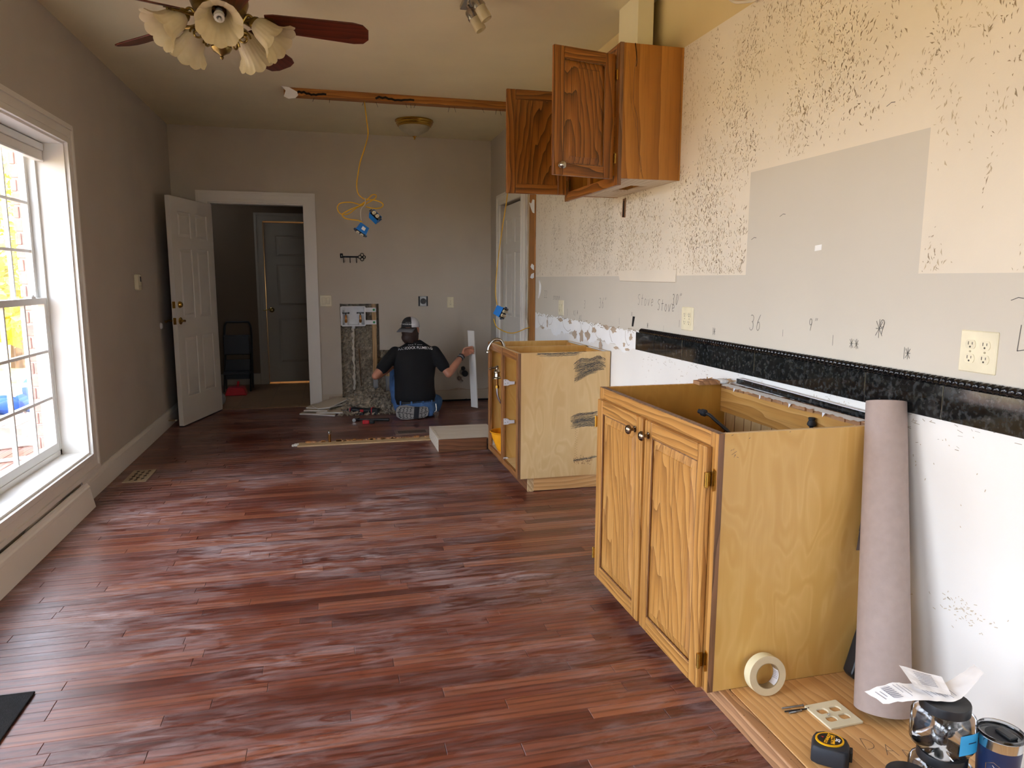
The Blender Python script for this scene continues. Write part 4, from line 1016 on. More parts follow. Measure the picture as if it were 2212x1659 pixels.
# ---- platform next to it
plat = thing('toe_kick_platform', 'low plywood toe-kick platform with pine front board at lower right', 'platform', (1.45, 1.4, 0))
MB().box(1.160, 1.199, .6, 1.93, .0, .0585).build('front_board', M['pine_face'], plat, bevel=.004)
MB().box(1.2005, 1.735, .6, 1.858, .042, .060).build('plywood_top', M['pine_y'], plat, bevel=.001)
MB().box(1.70, 1.738, .6, 1.858, .0, .042).build('rear_board', M['pine_y'], plat)
MB().box(1.165, 1.735, 1.93, 2.80, .0, .055).build('rear_support', M['pine_face'], plat)
fz = lambda u, v, w: (u, v, .0602 + w)
mb = MB()
def fl(u, v, w): return (1.44 - v + u * .55, 1.60 - u, .0602 + w)
for i, ch in enumerate('DARK'):
    for st in GL[ch]:
        # letters are pencilled across the boards, reading towards the wall
        P = [(1.405 + i * .040 + p[0] * .035 + p[1] * .012, 1.505 - i * .036 + p[1] * .045 - p[0] * .012) for p in st]
        ribbon(mb, P, .0014, fz, .0004)
mb.build('pencil_mark', M['graphite'], plat)
mb = MB()
for i in range(26):
    u = 1.165 + rq.random() * .03; v = rq.uniform(1.2, 1.85); mb.lathe([(0, 0), (rq.uniform(.0008, .0024), 0)], (u, v, .0588), (0, 0, 1), 7)
mb.build('nail_holes', M['oak_edge'], plat)['kind'] = 'stuff'
# ---- far base cabinet
FX, FY1, FY0 = 1.125, 5.09, 4.232
FW = FY1 - FY0
far = thing('drawer_base_cabinet', 'open-fronted base cabinet with pale plywood side and black smears, in the middle of the room', 'cabinet', (FX, FY1, .09), (0, 0, -PI / 2))
zt2 = .895 - .09
def fb_(x0, x1, y0, y1, z0, z1, name, mt, bevel=.0): return MB().box(x0, x1, y0, y1, z0, z1).build(name, M[mt], far, local=True, bevel=bevel)
fb_(0, .044, 0, .02, 0, zt2, 'face_stile', 'oak_frame', .002); fb_(.405, .45, 0, .02, 0, zt2, 'mid_stile', 'oak_frame', .002); fb_(FW - .044, FW, 0, .02, 0, zt2, 'face_stile', 'oak_frame', .002)
fb_(.044, .405, .0005, .0195, zt2 - .05, zt2, 'face_rail', 'oak_frame_rail', .002); fb_(.45, FW - .044, .0005, .0195, zt2 - .05, zt2, 'face_rail', 'oak_frame_rail', .002)
fb_(.044, .405, .0005, .0195, 0, .035, 'face_rail', 'oak_frame_rail', .002); fb_(.45, FW - .044, .0005, .0195, 0, .035, 'face_rail', 'oak_frame_rail', .002)
fb_(FW - .0002, FW + .0006, .0005, .0198, .001, zt2 - .001, 'stile_end', 'oak_edge')
fb_(0, .015, .02, .612, 0, zt2, 'side_panel', 'birch'); fb_(FW - .015, FW, .02, .612, 0, zt2, 'side_panel', 'birch_pale'); fb_(.42, .435, .02, .612, .02, zt2, 'divider', 'birch')
fb_(.015, FW - .015, .602, .610, .02, zt2 - .01, 'back_panel', 'pine'); fb_(.015, .42, .02, .602, .02, .034, 'bottom_panel', 'birch_pale'); fb_(.435, FW - .015, .02, .602, .02, .034, 'bottom_panel', 'birch_pale')
for (a, b, c, d) in ((0, FW, 0.0, .02), (0, .016, .02, .612), (FW - .016, FW, .02, .612), (.419, .436, .02, .612), (.0, FW, .602, .613)): fb_(a, b, c, d, zt2, zt2 + .0015, 'top_edge', 'birch_pale')
fb_(.05, .40, .10, .13, .034, .06, 'cleat', 'pine')
MB().box(1.200, 1.218, 4.262, 5.09, 0.0, .09).build('toe_kick', M['platform_face'], far)
MB().box(1.198, 1.236, 4.245, 4.262, 0.0, .09).build('toe_end', M['strip'], far)
MB().box(1.236, 1.735, 4.245, 4.262, .004, .088).build('toe_side', M['pine_y'], far)
MB().box(1.70, 1.738, 4.262, 5.09, 0.0, .09).build('rear_sleeper', M['pine'], far)
# white drawer-slide sockets
def socket(x, y, z):
    mb = MB(); mb.prism([(0, -.022), (.0, .022), (.028, .020), (.045, .008), (.078, .006), (.078, -.014), (.045, -.016), (.03, -.022)], lambda u, v, w: (x + u, y - w, z + v), 0, .012)
    for (a, b) in ((.012, -.008), (.03, -.004), (.012, .014)): mb.cyl((x + a, y - .012, z + b), (x + a, y - .0128, z + b), .003, n=8, mi=1)
    mb.build('slide_socket', [M['white_plastic'], M['steel']], far)
for z in (.655, .385, .112): socket(1.133, 4.652, z)
socket(1.136, 5.072, .146)
# black smears of mastic on its side panel
def smear(pts, wd, seed, mt='graphite', k=26):
    r_ = random.Random(seed); mb = MB()
    for j in range(k):
        o = (j / (k - 1) - .5) * wd
        if r_.random() < .12: continue
        a = r_.uniform(0, .22); b = 1 - r_.uniform(0, .22); P = spline([(p[0], p[1], 0) for p in pts], 8); m = len(P)
        P = P[int(a * (m - 1)):int(b * (m - 1)) + 1]
        ribbon(mb, [(p.x + r_.uniform(-.0015, .0015), p.y + o + r_.uniform(-.002, .002)) for p in P], wd / k * r_.uniform(.5, 1.25), lambda u, v, w: (u, FY0 - w, v), .0007 + .0001 * (j % 3))
    return mb.build('mastic_smear', M[mt], far)
smear([(1.24, .884), (1.36, .883), (1.46, .886), (1.58, .889)], .022, 1, 'graphite', 10)
smear([(1.49, .80), (1.54, .83), (1.60, .828), (1.66, .845), (1.71, .82)], .05, 2)
smear([(1.50, .765), (1.58, .79), (1.64, .80), (1.71, .805)], .05, 3)
smear([(1.495, .715), (1.54, .735), (1.60, .765), (1.66, .775)], .03, 4)
smear([(1.475, .455), (1.53, .475), (1.60, .478), (1.68, .485)], .05, 5)
smear([(1.475, .42), (1.55, .435), (1.62, .435), (1.70, .425)], .045, 6)
smear([(1.50, .195), (1.58, .20), (1.68, .215)], .012, 7, 'graphite', 8)
mb = MB(); rs = random.Random(2)
for i in range(60):
    x = 1.50 + rs.random() * .13; z = .19 + rs.gauss(0, .012); ribbon(mb, [(x, z), (x + .001, z - rs.uniform(.001, .01))], .0025, lambda u, v, w: (u, FY0 - w, v), .0007)
for i in range(30): ribbon(mb, [(1.51 + (i % 2) * .01, .40 - i * .008), (1.511 + (i % 2) * .01, .397 - i * .008)], .002, lambda u, v, w: (u, FY0 - w, v), .0007)
mb.build('stain_specks', M['oak_edge'], far)['kind'] = 'stuff'
# faucet spray, handle and bowl left in the far cabinet
t = thing('faucet_spout', 'brushed metal gooseneck spout hooked over the top of the far cabinet', 'faucet', (1.15, 4.97, .9))
P = spline([(1.104, 4.985, .838), (1.109, 4.985, .868), (1.138, 4.98, .912), (1.172, 4.972, .922), (1.203, 4.965, .902), (1.216, 4.955, .84), (1.22, 4.95, .70)], 8); MB().tube(P, .011, 12).build('neck', M['nickel'], t, smooth=True)
mb = MB(); mb.lathe([(0, 0), (.017, 0), (.017, .006), (.013, .014), (.012, .022)], (1.101, 4.985, .826), (.15, 0, 1), 16); mb.build('spray_head', M['nickel'], t, smooth=True)
t = thing('loose_faucet', 'brushed metal faucet handle with braided hose hanging inside the far cabinet', 'faucet', (1.135, 4.85, .6))
mb = MB(); mb.lathe([(0, 0), (.032, 0), (.032, .005), (.021, .014), (.019, .036), (.024, .041), (.024, .050), (.013, .060), (.009, .080), (.012, .088), (0, .096)], (1.137, 4.85, .655), (0, 0, 1), 20); mb.build('valve_body', M['nickel'], t, smooth=True)
mb = MB(); mb.tube([(1.135, 4.85, .735), (1.105, 4.84, .731), (1.088, 4.835, .728), (1.072, 4.83, .728)], [.008, .008, .012, .003], 10); mb.build('lever', M['nickel'], t, smooth=True)
mb = MB(); mb.cyl((1.137, 4.85, .655), (1.137, 4.85, .605), .010); mb.build('shank', M['copper'], t); mb = MB(); mb.cyl((1.137, 4.85, .605), (1.137, 4.85, .585), .015, n=6); mb.build('nut', M['brass'], t)
P = spline([(1.137, 4.85, .587), (1.139, 4.85, .55), (1.15, 4.85, .51), (1.175, 4.85, .47), (1.22, 4.85, .44)], 6); MB().tube(P, .009, 8).build('braided_hose', M['chrome'], t, smooth=True)
t = thing('mixing_bowl', 'orange plastic bowl inside the far cabinet', 'bowl', (1.20, 4.86, .125))
mb = MB(); mb.lathe([(.001, .002), (.05, .0), (.058, .01), (.075, .05), (.095, .10), (.102, .135), (.108, .137), (.112, .142), (.108, .146), (.100, .144), (.092, .105), (.07, .05), (.05, .012), (.001, .010)], (1.20, 4.86, .126), (0, 0, 1), 32); mb.build('bowl_body', M['orange'], t, smooth=True)
# ---- upper cabinet
UX, UY1, UY0 = 1.405, 4.205, 3.388
UW = UY1 - UY0
upc = thing('wall_cabinet', 'dark-stained oak wall cabinet with both doors swung open', 'cabinet', (UX, UY1, 1.815), (0, 0, -PI / 2))
ud = XR - UX
def ub(x0, x1, y0, y1, z0, z1, name, mt, bevel=.0): return MB().box(x0, x1, y0, y1, z0 - 1.815, z1 - 1.815).build(name, M[mt], upc, local=True, bevel=bevel)
ub(0, .045, 0, .02, 1.815, 2.487, 'face_stile', 'oak_up', .002); ub(UW - .045, UW, 0, .02, 1.815, 2.487, 'face_stile', 'oak_up', .002); ub(.386, .43, .0005, .0195, 1.86, 2.44, 'mid_stile', 'oak_up', .002)
ub(.045, UW - .045, 0.0005, .0195, 2.437, 2.4865, 'face_rail', 'oak_up_rail', .002); ub(.045, UW - .045, .0005, .0195, 1.8155, 1.866, 'face_rail', 'oak_up_rail', .002)
o = ub(UW - .0002, UW + .0008, .0005, .0198, 1.8155, 2.4865, 'stile_end', 'oak_edge')
ub(0, .014, .02, ud, 1.848, 2.485, 'side_panel', 'side_amber'); o = ub(UW - .014, UW, .02, ud - .001, 1.848, 2.485, 'side_panel', 'side_amber'); o['label'] = 'amber veneer side with dark streaks'
ub(.014, UW - .014, .02, ud, 2.47, 2.484, 'top_panel', 'side_amber'); ub(.014, UW - .014, ud - .008, ud - .002, 1.862, 2.47, 'back_panel', 'side_amber'); ub(.014, UW - .014, .03, ud - .02, 2.15, 2.165, 'shelf', 'side_amber')
# bottom with the cut-out vent hole
for (a, b, c, d) in ((.014, .29, .02, ud), (.56, UW - .014, .02, ud), (.29, .56, .02, .185), (.29, .56, .28, ud)): ub(a, b, c, d, 1.850, 1.862, 'bottom_panel', 'platform_pale')
mb = MB(); fs = lambda u, v, w: (u, UY0 - w - .0004, v)
for (P, wds) in (([(1.482, 2.485), (1.491, 2.428), (1.481, 2.364), (1.479, 2.256), (1.478, 2.234), (1.486, 2.192), (1.503, 2.138), (1.508, 2.062), (1.518, 1.974), (1.530, 1.90), (1.542, 1.852)], .0022), ([(1.447, 2.446), (1.46, 2.33), (1.466, 2.223), (1.485, 2.144), (1.502, 2.083)], .0014), ([(1.482, 2.485), (1.489, 2.44), (1.493, 2.40), (1.4885, 2.38)], .005), ([(1.512, 1.97), (1.526, 1.955), (1.531, 1.91), (1.528, 1.88)], .0018), ([(1.732, 2.45), (1.734, 2.3), (1.731, 2.2), (1.735, 2.05), (1.733, 1.9)], .0018)):
    mb = MB(); Q = spline([(p[0], p[1], 0) for p in P], 5); ribbon(mb, [(q.x, q.y) for q in Q], wds, fs, .0004); mb.build('spalt_line', M['oak_edge'], upc, fix=False)
for nm, cond in (('x', 0),):
    dl = cab_door(upc, .372, .585, (0.004, -.003, .035), PI / 2 * 0, M['oak_up'], M['oak_up_rail'], M['oak_up_panel'], hinges=((0, .06), (0, .52)), knob=(.34, .03), knob_mat='nickel', hinge_mat='antique_brass')
# left leaf opens 90 degrees, hinged at the far end: local x runs out of the cabinet (-y)
dl.location = (.030, -.004, .035); dl.rotation_euler = (0, 0, -PI / 2)
dr = cab_door(upc, .345, .590, (0, 0, 0), 0, M['oak_up'], M['oak_up_rail'], M['oak_up_panel'], hinges=((.345, .100), (.345, .495)), knob=(.04, .045), knob_mat='nickel', hinge_mat='brass')
a_r = math.radians(102)
# hinge axis at the near stile; door's right edge sits on it
hx, hy = UW - .030, -.010
# door local right edge (wd,0): rotate about it so the free edge swings out
ca, sa = math.cos(a_r), math.sin(a_r)
dr.rotation_euler = (0, 0, a_r)
dr.location = (hx - (.345 * ca), hy - (.345 * sa), .032)
# ---- duct chase above the cabinet
o = MB().box(1.605, 1.692, 3.643, 3.898, 2.487, ZC).build('duct_chase', M['ceiling']); tag(o, 'boxed cream duct chase rising from the wall cabinet to the ceiling', 'duct')
# ------------------------------------------------------------------ outside the window
ow = struct(MB().box(-1.745, -1.70, 4.80, YB, -.3, ZC).build('wall_outside', M['mortar']), 'pink brick outer wall beside the window')
zb = .17; k = 0
while zb < 2.2:
    for (xa, xb) in (((-1.752, -1.690),) if k % 2 else ((-1.752, -1.722), (-1.716, -1.690))):
        MB().box(xa, xb, 4.788, 4.83, zb, zb + .066).build('brick', M['brick'], ow, bevel=.004)
    zb += .076; k += 1
for j in range(26):
    for i in range(4):
        y0 = 4.835 + i * .21 + (j % 2) * .1; MB().box(-1.755, -1.742, y0, y0 + .2, .17 + j * .076, .236 + j * .076).build('brick', M['brick'], ow)
ol = struct(MB().box(-1.745, -1.70, 2.46, 2.88, -.3, ZC).build('wall_outside_left', M['brick']), 'brick outer wall out of view')
struct(MB().box(-60, 40, -40, 60, -1.0, -.6).build('ground_outside', M['lawn']), 'lawn beyond the deck')
deck = struct(MB().box(-4.6, -1.76, -1.0, 10.5, -.6, -.175).build('deck_outside', M['bark']), 'weathered red-brown deck outside')
for i in range(20):
    x = -1.80 - i * .142; MB().box(x - .136, x, -1.0, 10.4, -.165, -.13).build('deck_board', M['deck'], deck, bevel=.003)
# rail at the deck edge
rl = thing('deck_railing', 'white deck railing seen through the window', 'railing', (-4.5, 7, -.13))
MB().box(-4.56, -4.44, -1, 10.4, .72, .76).build('top_rail', M['chair_white'], rl); MB().box(-4.53, -4.47, -1, 10.4, -.03, .03).build('bottom_rail', M['chair_white'], rl)
for i in range(46): MB().box(-4.52, -4.48, 4.4 + i * .13, 4.44 + i * .13, .03, .72).build('baluster', M['chair_white'], rl)
for yy in (4.3, 7.3, 10.3): MB().box(-4.56, -4.44, yy - .05, yy + .05, -.13, .85).build('post', M['chair_white'], rl)
# white garden rocker with a blue tufted cushion
ch = thing('rocking_chair', 'white slatted rocking chair on the deck outside the window', 'chair', (-2.62, 6.72, -.13), (0, 0, math.radians(-60)))
def cbx(x0, x1, y0, y1, z0, z1, nm, rot=None):
    return MB().box(x0, x1, y0, y1, z0, z1).build(nm, M['chair_white'], ch, local=True, bevel=.004)
for s in (-1, 1):
    P = spline([(s * .27, -.48, .09), (s * .27, -.25, .03), (s * .27, .0, .013), (s * .27, .25, .03), (s * .27, .48, .09)], 6); MB().tube(P, .022, 8, flat=.7).build('rocker', M['chair_white'], ch, local=True)
    MB().beam((s * .27, -.28, .03), (s * .27, -.24, .60), .05, .05).build('front_leg', M['chair_white'], ch, local=True)
    MB().beam((s * .27, .22, .03), (s * .27, .40, 1.05), .05, .05).build('rear_leg', M['chair_white'], ch, local=True)
    cbx(s * .27 - .05, s * .27 + .05, -.33, .30, .60, .625, 'armrest')
    MB().beam((s * .27, -.3, .22), (s * .27, .28, .10), .03, .06).build('side_brace', M['chair_white'], ch, local=True)
for i in range(6): cbx(-.27, .27, -.28 + i * .09, -.21 + i * .09, .36, .38, 'seat_slat')
for i in range(6): MB().beam((-.22 + i * .088, .24, .40), (-.22 + i * .088, .41, 1.08), .06, .015).build('back_slat', M['chair_white'], ch, local=True)
cbx(-.25, .25, -.31, -.29, .30, .36, 'front_apron')
cu = thing('chair_cushion', 'blue tufted cushion on the white rocking chair', 'cushion', (-2.62, 6.72, .25), (0, 0, math.radians(-60)))
mb = MB()
for i in range(3):
    for j in range(4): mb.sphere((-.17 + i * .17, .20 + .16 * (j / 3), .13 + j * .17), (.115, .075, .11), 12, 8)
mb.build('back_pad', M['cushion'], cu, smooth=True, local=True)
mb = MB()
for i in range(3):
    for j in range(3): mb.sphere((-.17 + i * .17, -.20 + j * .18, .045), (.115, .11, .06), 12, 8)
mb.build('seat_pad', M['cushion'], cu, smooth=True, local=True)
MB().box(-.26, -.19, -.33, -.325, -.06, .05).build('care_tag', M['paper'], cu, local=True)
# autumn trees beyond the deck, kept low against the sky
def tree(x, y, h, r, mt, lab, seed):
    q = random.Random(seed); t = thing('autumn_tree', lab, 'tree', (x, y, -.6), group='trees beyond the deck')
    MB().tube([(x, y, -.6), (x + .1, y, h * .35), (x, y + .1, h * .7)], [.16, .12, .05], 8).build('trunk', M['bark'], t)
    mb = MB()
    for i in range(2600):
        while True:
            p = Vector((q.uniform(-1, 1), q.uniform(-1, 1), q.uniform(-1, 1)))
            if .35 < p.length < 1: break
        c = Vector((x + p.x * r, y + p.y * r, h * .52 + p.z * h * .5)); u = Vector((q.uniform(-1, 1), q.uniform(-1, 1), q.uniform(-1, 1))).normalized(); v = u.orthogonal().normalized(); s = q.uniform(.07, .15)
        mb.add([c - u * s, c + v * s * .6, c + u * s, c - v * s * .6], [(0, 1, 2, 3)])
    o = mb.build('foliage', M[mt], t, fix=False); o['kind'] = 'stuff'
tree(-6.6, 17.6, 3.6, 2.2, 'leaf_y', 'yellow-leaved tree beyond the deck railing, nearest of the trees', 1)
tree(-8.6, 23.5, 4.6, 2.8, 'leaf_g', 'greenish-yellow tree behind the nearest yellow tree outside', 2)
tree(-5.2, 15.0, 2.4, 1.5, 'leaf_g', 'low yellow-green bush beyond the deck outside', 3)
# ------------------------------------------------------------------ ceiling fan with light kit
FC = Vector((-.442, 3.70, 0))
fan = thing('ceiling_fan', 'five-blade ceiling fan with antique brass light kit and frosted bell shades', 'ceiling fan', (FC.x, FC.y, ZC))
def fz_(z): return z - ZC
mb = MB(); mb.lathe([(0, fz_(2.82)), (.075, fz_(2.82)), (.07, fz_(2.78)), (.03, fz_(2.755)), (.016, fz_(2.75)), (.016, fz_(2.68)), (0, fz_(2.68))], (0, 0, 0), (0, 0, 1), 28); mb.build('canopy', M['antique_brass'], fan, smooth=True, local=True)
mb = MB(); mb.lathe([(0, fz_(2.70)), (.05, fz_(2.70)), (.10, fz_(2.685)), (.125, fz_(2.65)), (.128, fz_(2.60)), (.115, fz_(2.565)), (.07, fz_(2.55)), (.06, fz_(2.53)), (.078, fz_(2.515)), (.078, fz_(2.49)), (.05, fz_(2.475)), (.034, fz_(2.45)), (.042, fz_(2.42)), (.046, fz_(2.40)), (.036, fz_(2.385)), (.012, fz_(2.372)), (.006, fz_(2.366)), (.009, fz_(2.36)), (.004, fz_(2.352)), (0, fz_(2.35))], (0, 0, 0), (0, 0, 1), 32); mb.build('motor_housing', M['antique_brass'], fan, smooth=True, local=True)
for k in range(5):
    a = math.radians(-4 + 72 * k); rot = Matrix.Rotation(a, 4, 'Z') @ Matrix.Rotation(math.radians(3.4), 4, 'Y') @ Matrix.Rotation(math.radians(-17), 4, 'X')
    P = [(.20, -.052), (.24, -.062), (.60, -.078), (.645, -.068), (.670, -.034), (.670, .034), (.645, .068), (.60, .078), (.24, .062), (.20, .052)]
    mb = MB(); mb.prism(P, lambda u, v, w: (u, v, w), 0, .007); b = mb.build('blade', M['blade'], fan, local=True, bevel=.002); b.matrix_basis = Matrix.Translation((0, 0, fz_(2.535))) @ rot
    mb = MB(); mb.prism([(.09, -.018), (.17, -.03), (.235, -.045), (.25, 0), (.235, .045), (.17, .03), (.09, .018)], lambda u, v, w: (u, v, w), -.005, -.001)
    for s in (-1, 1):
        pts = spline([(.10, 0, -.006), (.15, s * .03, -.012), (.20, s * .035, -.006), (.225, s * .012, -.006), (.20, s * .0, -.006)], 5); mb.tube(pts, .006, 6)
    for (x, y_) in ((.215, -.025), (.215, .025), (.235, 0)): mb.sphere((x, y_, -.007), .006, 8, 5)
    mb.build('blade_iron', M['antique_brass'], b, smooth=True, local=True)
    # light arm, shade and bulb
    a = math.radians(-84 + 72 * k); d = Vector((math.cos(a), math.sin(a), 0)); up_ = Vector((0, 0, 1))
    neck = d * .155 + up_ * fz_(2.515); ax = (d * .78 - up_ * .62).normalized()
    mb = MB(); mb.tube(spline([d * .05 + up_ * fz_(2.47), d * .09 + up_ * fz_(2.50), d * .125 + up_ * fz_(2.545), d * .15 + up_ * fz_(2.53), neck + ax * .004], 6), .0075, 8)
    pts = [];
    for i in range(22):
        t = i / 21; rr_ = .030 * (1 - t * .75); an = t * 2.6 * PI; c = d * .105 + up_ * fz_(2.445); pts.append(c + d * (rr_ * math.cos(an)) + up_ * (rr_ * math.sin(an)))
    mb.tube(pts, .005, 6); mb.lathe([(.0, -.012), (.024, -.012), (.031, 0), (.031, .022), (.028, .026)], neck, ax, 20)
    arm = mb.build('lamp_arm', M['antique_brass'], fan, smooth=True, local=True)
    prof = [(.030, .008), (.038, .018), (.048, .040), (.054, .072), (.060, .105), (.074, .132), (.092, .152), (.097, .156), (.092, .1515), (.072, .129), (.057, .103), (.051, .072), (.045, .040), (.035, .018)]
    def scal(i, j, an, r, h):
        f = max(0, (h - .05) / .095) ** 1.5; sc_ = abs(math.sin(an * 5)) ** .7; return r * (1 + .05 * f * (sc_ - .5) + .010 * min(1, h / .06) * math.cos(an * 20)), h + .010 * f * (sc_ - 1)
    mb = MB(); mb.lathe(prof, neck, ax, 120, scallop=scal); mb.build('glass_shade', M['frosted'], fan, smooth=True, local=True)
    bl_ = MB(); c = neck + ax * .03; u, v = bl_.frame(ax)
    bl_.cyl(neck + ax * .01, neck + ax * .035, .016, n=12)
    pts = [c + ax * (.012 + .055 * t / 40) + (u * math.cos(t * .55) + v * math.sin(t * .55)) * .017 * (1 if t < 34 else (40 - t) / 6) for t in range(41)]
    bl_.tube(pts, .0065, 8); bl_.build('bulb', M['white_plastic'], arm, smooth=True, local=True)
# ------------------------------------------------------------------ flush light near the back wall
t = thing('flush_ceiling_light', 'brass flush-mount ceiling light with clear swirled glass bowl', 'ceiling light', (.833, 6.97, ZC))
mb = MB(); mb.lathe([(0, 0), (.178, 0), (.180, -.012), (.170, -.02), (.172, -.032), (.158, -.042), (.160, -.05), (.145, -.058), (.10, -.058), (0, -.05)], (0, 0, 0), (0, 0, 1), 40); mb.build('brass_ring', M['brass'], t, smooth=True, local=True)
mb = MB(); mb.lathe([(.146, -.055), (.138, -.075), (.125, -.09), (.10, -.105), (.07, -.12), (.045, -.13), (.025, -.14), (.012, -.145)], (0, 0, 0), (0, 0, 1), 40, scallop=lambda i, j, a, r, h: (r * (1 + .025 * math.sin(a * 20)), h)); mb.build('glass_bowl', M['frosted'], t, smooth=True, local=True)
mb = MB(); mb.lathe([(.022, -.138), (.016, -.150), (.006, -.154), (.010, -.162), (.006, -.170), (0, -.174)], (0, 0, 0), (0, 0, 1), 16); mb.build('finial', M['brass'], t, smooth=True, local=True)
# ------------------------------------------------------------------ track light
t = thing('track_light', 'nickel track light with frosted cylinder heads on the ceiling', 'track light', (.77, 3.55, ZC))
MB().box(-.03, .03, -.6, .5, -.025, 0).build('track_bar', M['nickel'], t, local=True, bevel=.004)
for (y_, dx) in ((.36, 0.0), (.20, -.004), (-.15, 0), (-.45, 0)):
    c = Vector((dx - .01, y_, -.06)); ax = Vector((.50, -.12, -.86)).normalized()
    mb = MB(); mb.tube([(dx - .01, y_, -.02), c], .006, 8); mb.lathe([(0, -.012), (.012, -.010), (.014, .008), (.026, .014), (.030, .022), (.030, .05), (.033, .052), (.033, .062), (0, .062)], c, ax, 20); h_ = mb.build('spot_head', M['nickel'], t, smooth=True, local=True)
    mb = MB(); mb.lathe([(0, .06), (.029, .06), (.031, .13), (.028, .131), (.026, .07)], c, ax, 20); mb.build('glass_cylinder', M['frosted'], h_, smooth=True, local=True)
# ------------------------------------------------------------------ exposed header left in the ceiling
bm_ = thing('ceiling_header', 'exposed wooden header strip across the ceiling where a wall was removed', 'beam', (.7, 6.08, ZC))
MB().box(-.285, XR, 6.045, 6.135, 2.762, ZC).build('timber', M['beam'], bm_, bevel=.003)
mb = MB(); mb.prism([(-.30, 2.82), (-.27, 2.79), (-.285, 2.745), (-.25, 2.730), (-.20, 2.738), (-.178, 2.76), (-.185, 2.785), (-.245, 2.815)], lambda u, v, w: (u, 6.035 - w, v), 0, .012); mb.build('drywall_chunk', M['paper_white'], bm_)
rn = random.Random(4)
for x in (-.06, .06, .33, .42, .66, .70, .74, 1.02, 1.06, 1.30, 1.42, 1.45):
    mb = MB(); mb.tube([(x, 6.09, 2.764), (x + rn.uniform(-.02, .02), 6.085, 2.735 - rn.random() * .02)], .0014, 5); mb.build('nail', M['iron'], bm_)
for (x0, l) in ((-.19, .22), (.42, .3)):
    mb = MB(); ribbon(mb, [(x0 + l * i / 12, 2.779 + .010 * (1 - i / 12) * (i % 2) + .006 * math.sin(i * .7)) for i in range(13)], .016, lambda u, v, w: (u, 6.0448 - w, v), .0005); mb.build('scorch_mark', M['iron'], bm_)
# ------------------------------------------------------------------ hanging yellow cable with two blue boxes
Y6 = 6.10
def cab(pts, r=.0055, dy=None): return [(p[0], Y6 + (dy[i] if dy else 0), p[1]) for i, p in enumerate(pts)]
hc = thing('hanging_cable', 'yellow electrical cable looped and tied below the ceiling header', 'cable', (.33, Y6, 2.76))
main = [(.33, 2.765), (.345, 2.617), (.353, 2.51), (.324, 2.4), (.285, 2.289), (.259, 2.16), (.252, 2.105), (.256, 2.057), (.27, 2.026), (.301, 2.001), (.314, 1.997)]
rl_ = [(.314, 1.997), (.34, 1.994), (.39, 1.99), (.443, 1.974), (.461, 1.953), (.442, 1.93), (.389, 1.923), (.32, 1.935)]
ul = [(.272, 1.947), (.31, 1.971), (.342, 2.001), (.375, 2.032), (.404, 2.034), (.404, 2.012), (.374, 1.989), (.308, 1.952), (.247, 1.925), (.185, 1.878), (.136, 1.87), (.106, 1.885), (.093, 1.921), (.112, 1.954), (.16, 1.966), (.212, 1.966), (.272, 1.95)]
tl_ = [(.313, 1.967), (.275, 1.942), (.203, 1.912), (.146, 1.882), (.129, 1.862), (.152, 1.838), (.204, 1.829), (.256, 1.824), (.287, 1.812)]
for nm, P, off in (('cable_run', main, 0), ('cable_loop', rl_, -.012), ('cable_loop', ul, .012), ('cable_tail', tl_, -.006)):
    MB().tube(spline([(p[0], Y6 + off * math.sin(PI * i / (len(P) - 1)), p[1]) for i, p in enumerate(P)], 6), .0062, 8, flat=.75).build(nm, M['yellow_cable'], hc, smooth=True)
MB().tube(spline([(.316, Y6 - .012, 2.003), (.315, Y6 - .016, 1.956), (.284, Y6 - .016, 1.918), (.277, Y6 - .014, 1.882), (.281, Y6 - .01, 1.822)], 6), .0065, 8, flat=.6).build('cloth_tie', M['white_cable'], hc, smooth=True)
def elec_box(name, lab, c, xdir, ydir, gangs, sticker=False):
    """local x: long side, y: into the box (front at y=0), z: short side"""
    t = thing(name, lab, 'electrical box'); t.matrix_basis = basis(c, xdir, ydir)
    wz = .055 if gangs == 1 else .10
    mb = MB(); A = [(-.047, 0, -wz / 2), (.047, 0, -wz / 2), (.047, 0, wz / 2), (-.047, 0, wz / 2)]; B = [(p[0] * .86, .072, p[2] * .86) for p in A]; I = [(p[0] * .94, 0, p[2] * .92) for p in A]; J = [(p[0], .010, p[2]) for p in I]
    q = lambda a, b: [(a + i, a + (i + 1) % 4, b + (i + 1) % 4, b + i) for i in range(4)]
    mb.add(A + B + I + J, q(0, 4) + [(4, 5, 6, 7)] + q(0, 8) + q(8, 12)); mb.build('box_shell', M['blue_box'], t, local=True, bevel=.003)
    mb = MB(); mb.add(J, [(0, 1, 2, 3)]); mb.build('box_inside', M['black'], t, local=True)
    for s in (-1, 1): MB().box(s * .047, s * .060, .0, .008, -.012, .012).build('mounting_ear', M['blue_dark'], t, local=True)
    for g in range(gangs):
        cz = 0 if gangs == 1 else (-.023 + .046 * g)
        MB().box(-.052, .052, -.004, -.002, cz - .012, cz + .012).build('yoke', M['steel'], t, local=True)
        for s in (-1, 1):
            mb = MB(); mb.prism([(s * .019 + p[0], cz + p[1]) for p in [(max(-.0125, min(.0125, .0165 * math.cos(math.radians(a)))), .0165 * math.sin(math.radians(a))) for a in range(0, 360, 20)]], lambda u, v, w: (u, -w, v), .002, .011); o = mb.build('receptacle', M['ivory'], t, local=True)
            sl = MB()
            for dz in (-.005, .005): sl.box(s * .019 - .002, s * .019 + .006, -.0116, -.011, cz + dz - .001, cz + dz + .001)
            sl.build('slots', M['slot'], o, local=True)
    if sticker: MB().box(-.012, .018, .024, .052, wz / 2 * .94, wz / 2 * .94 + .0025).build('sticker', M['paper'], t, local=True)
    return t
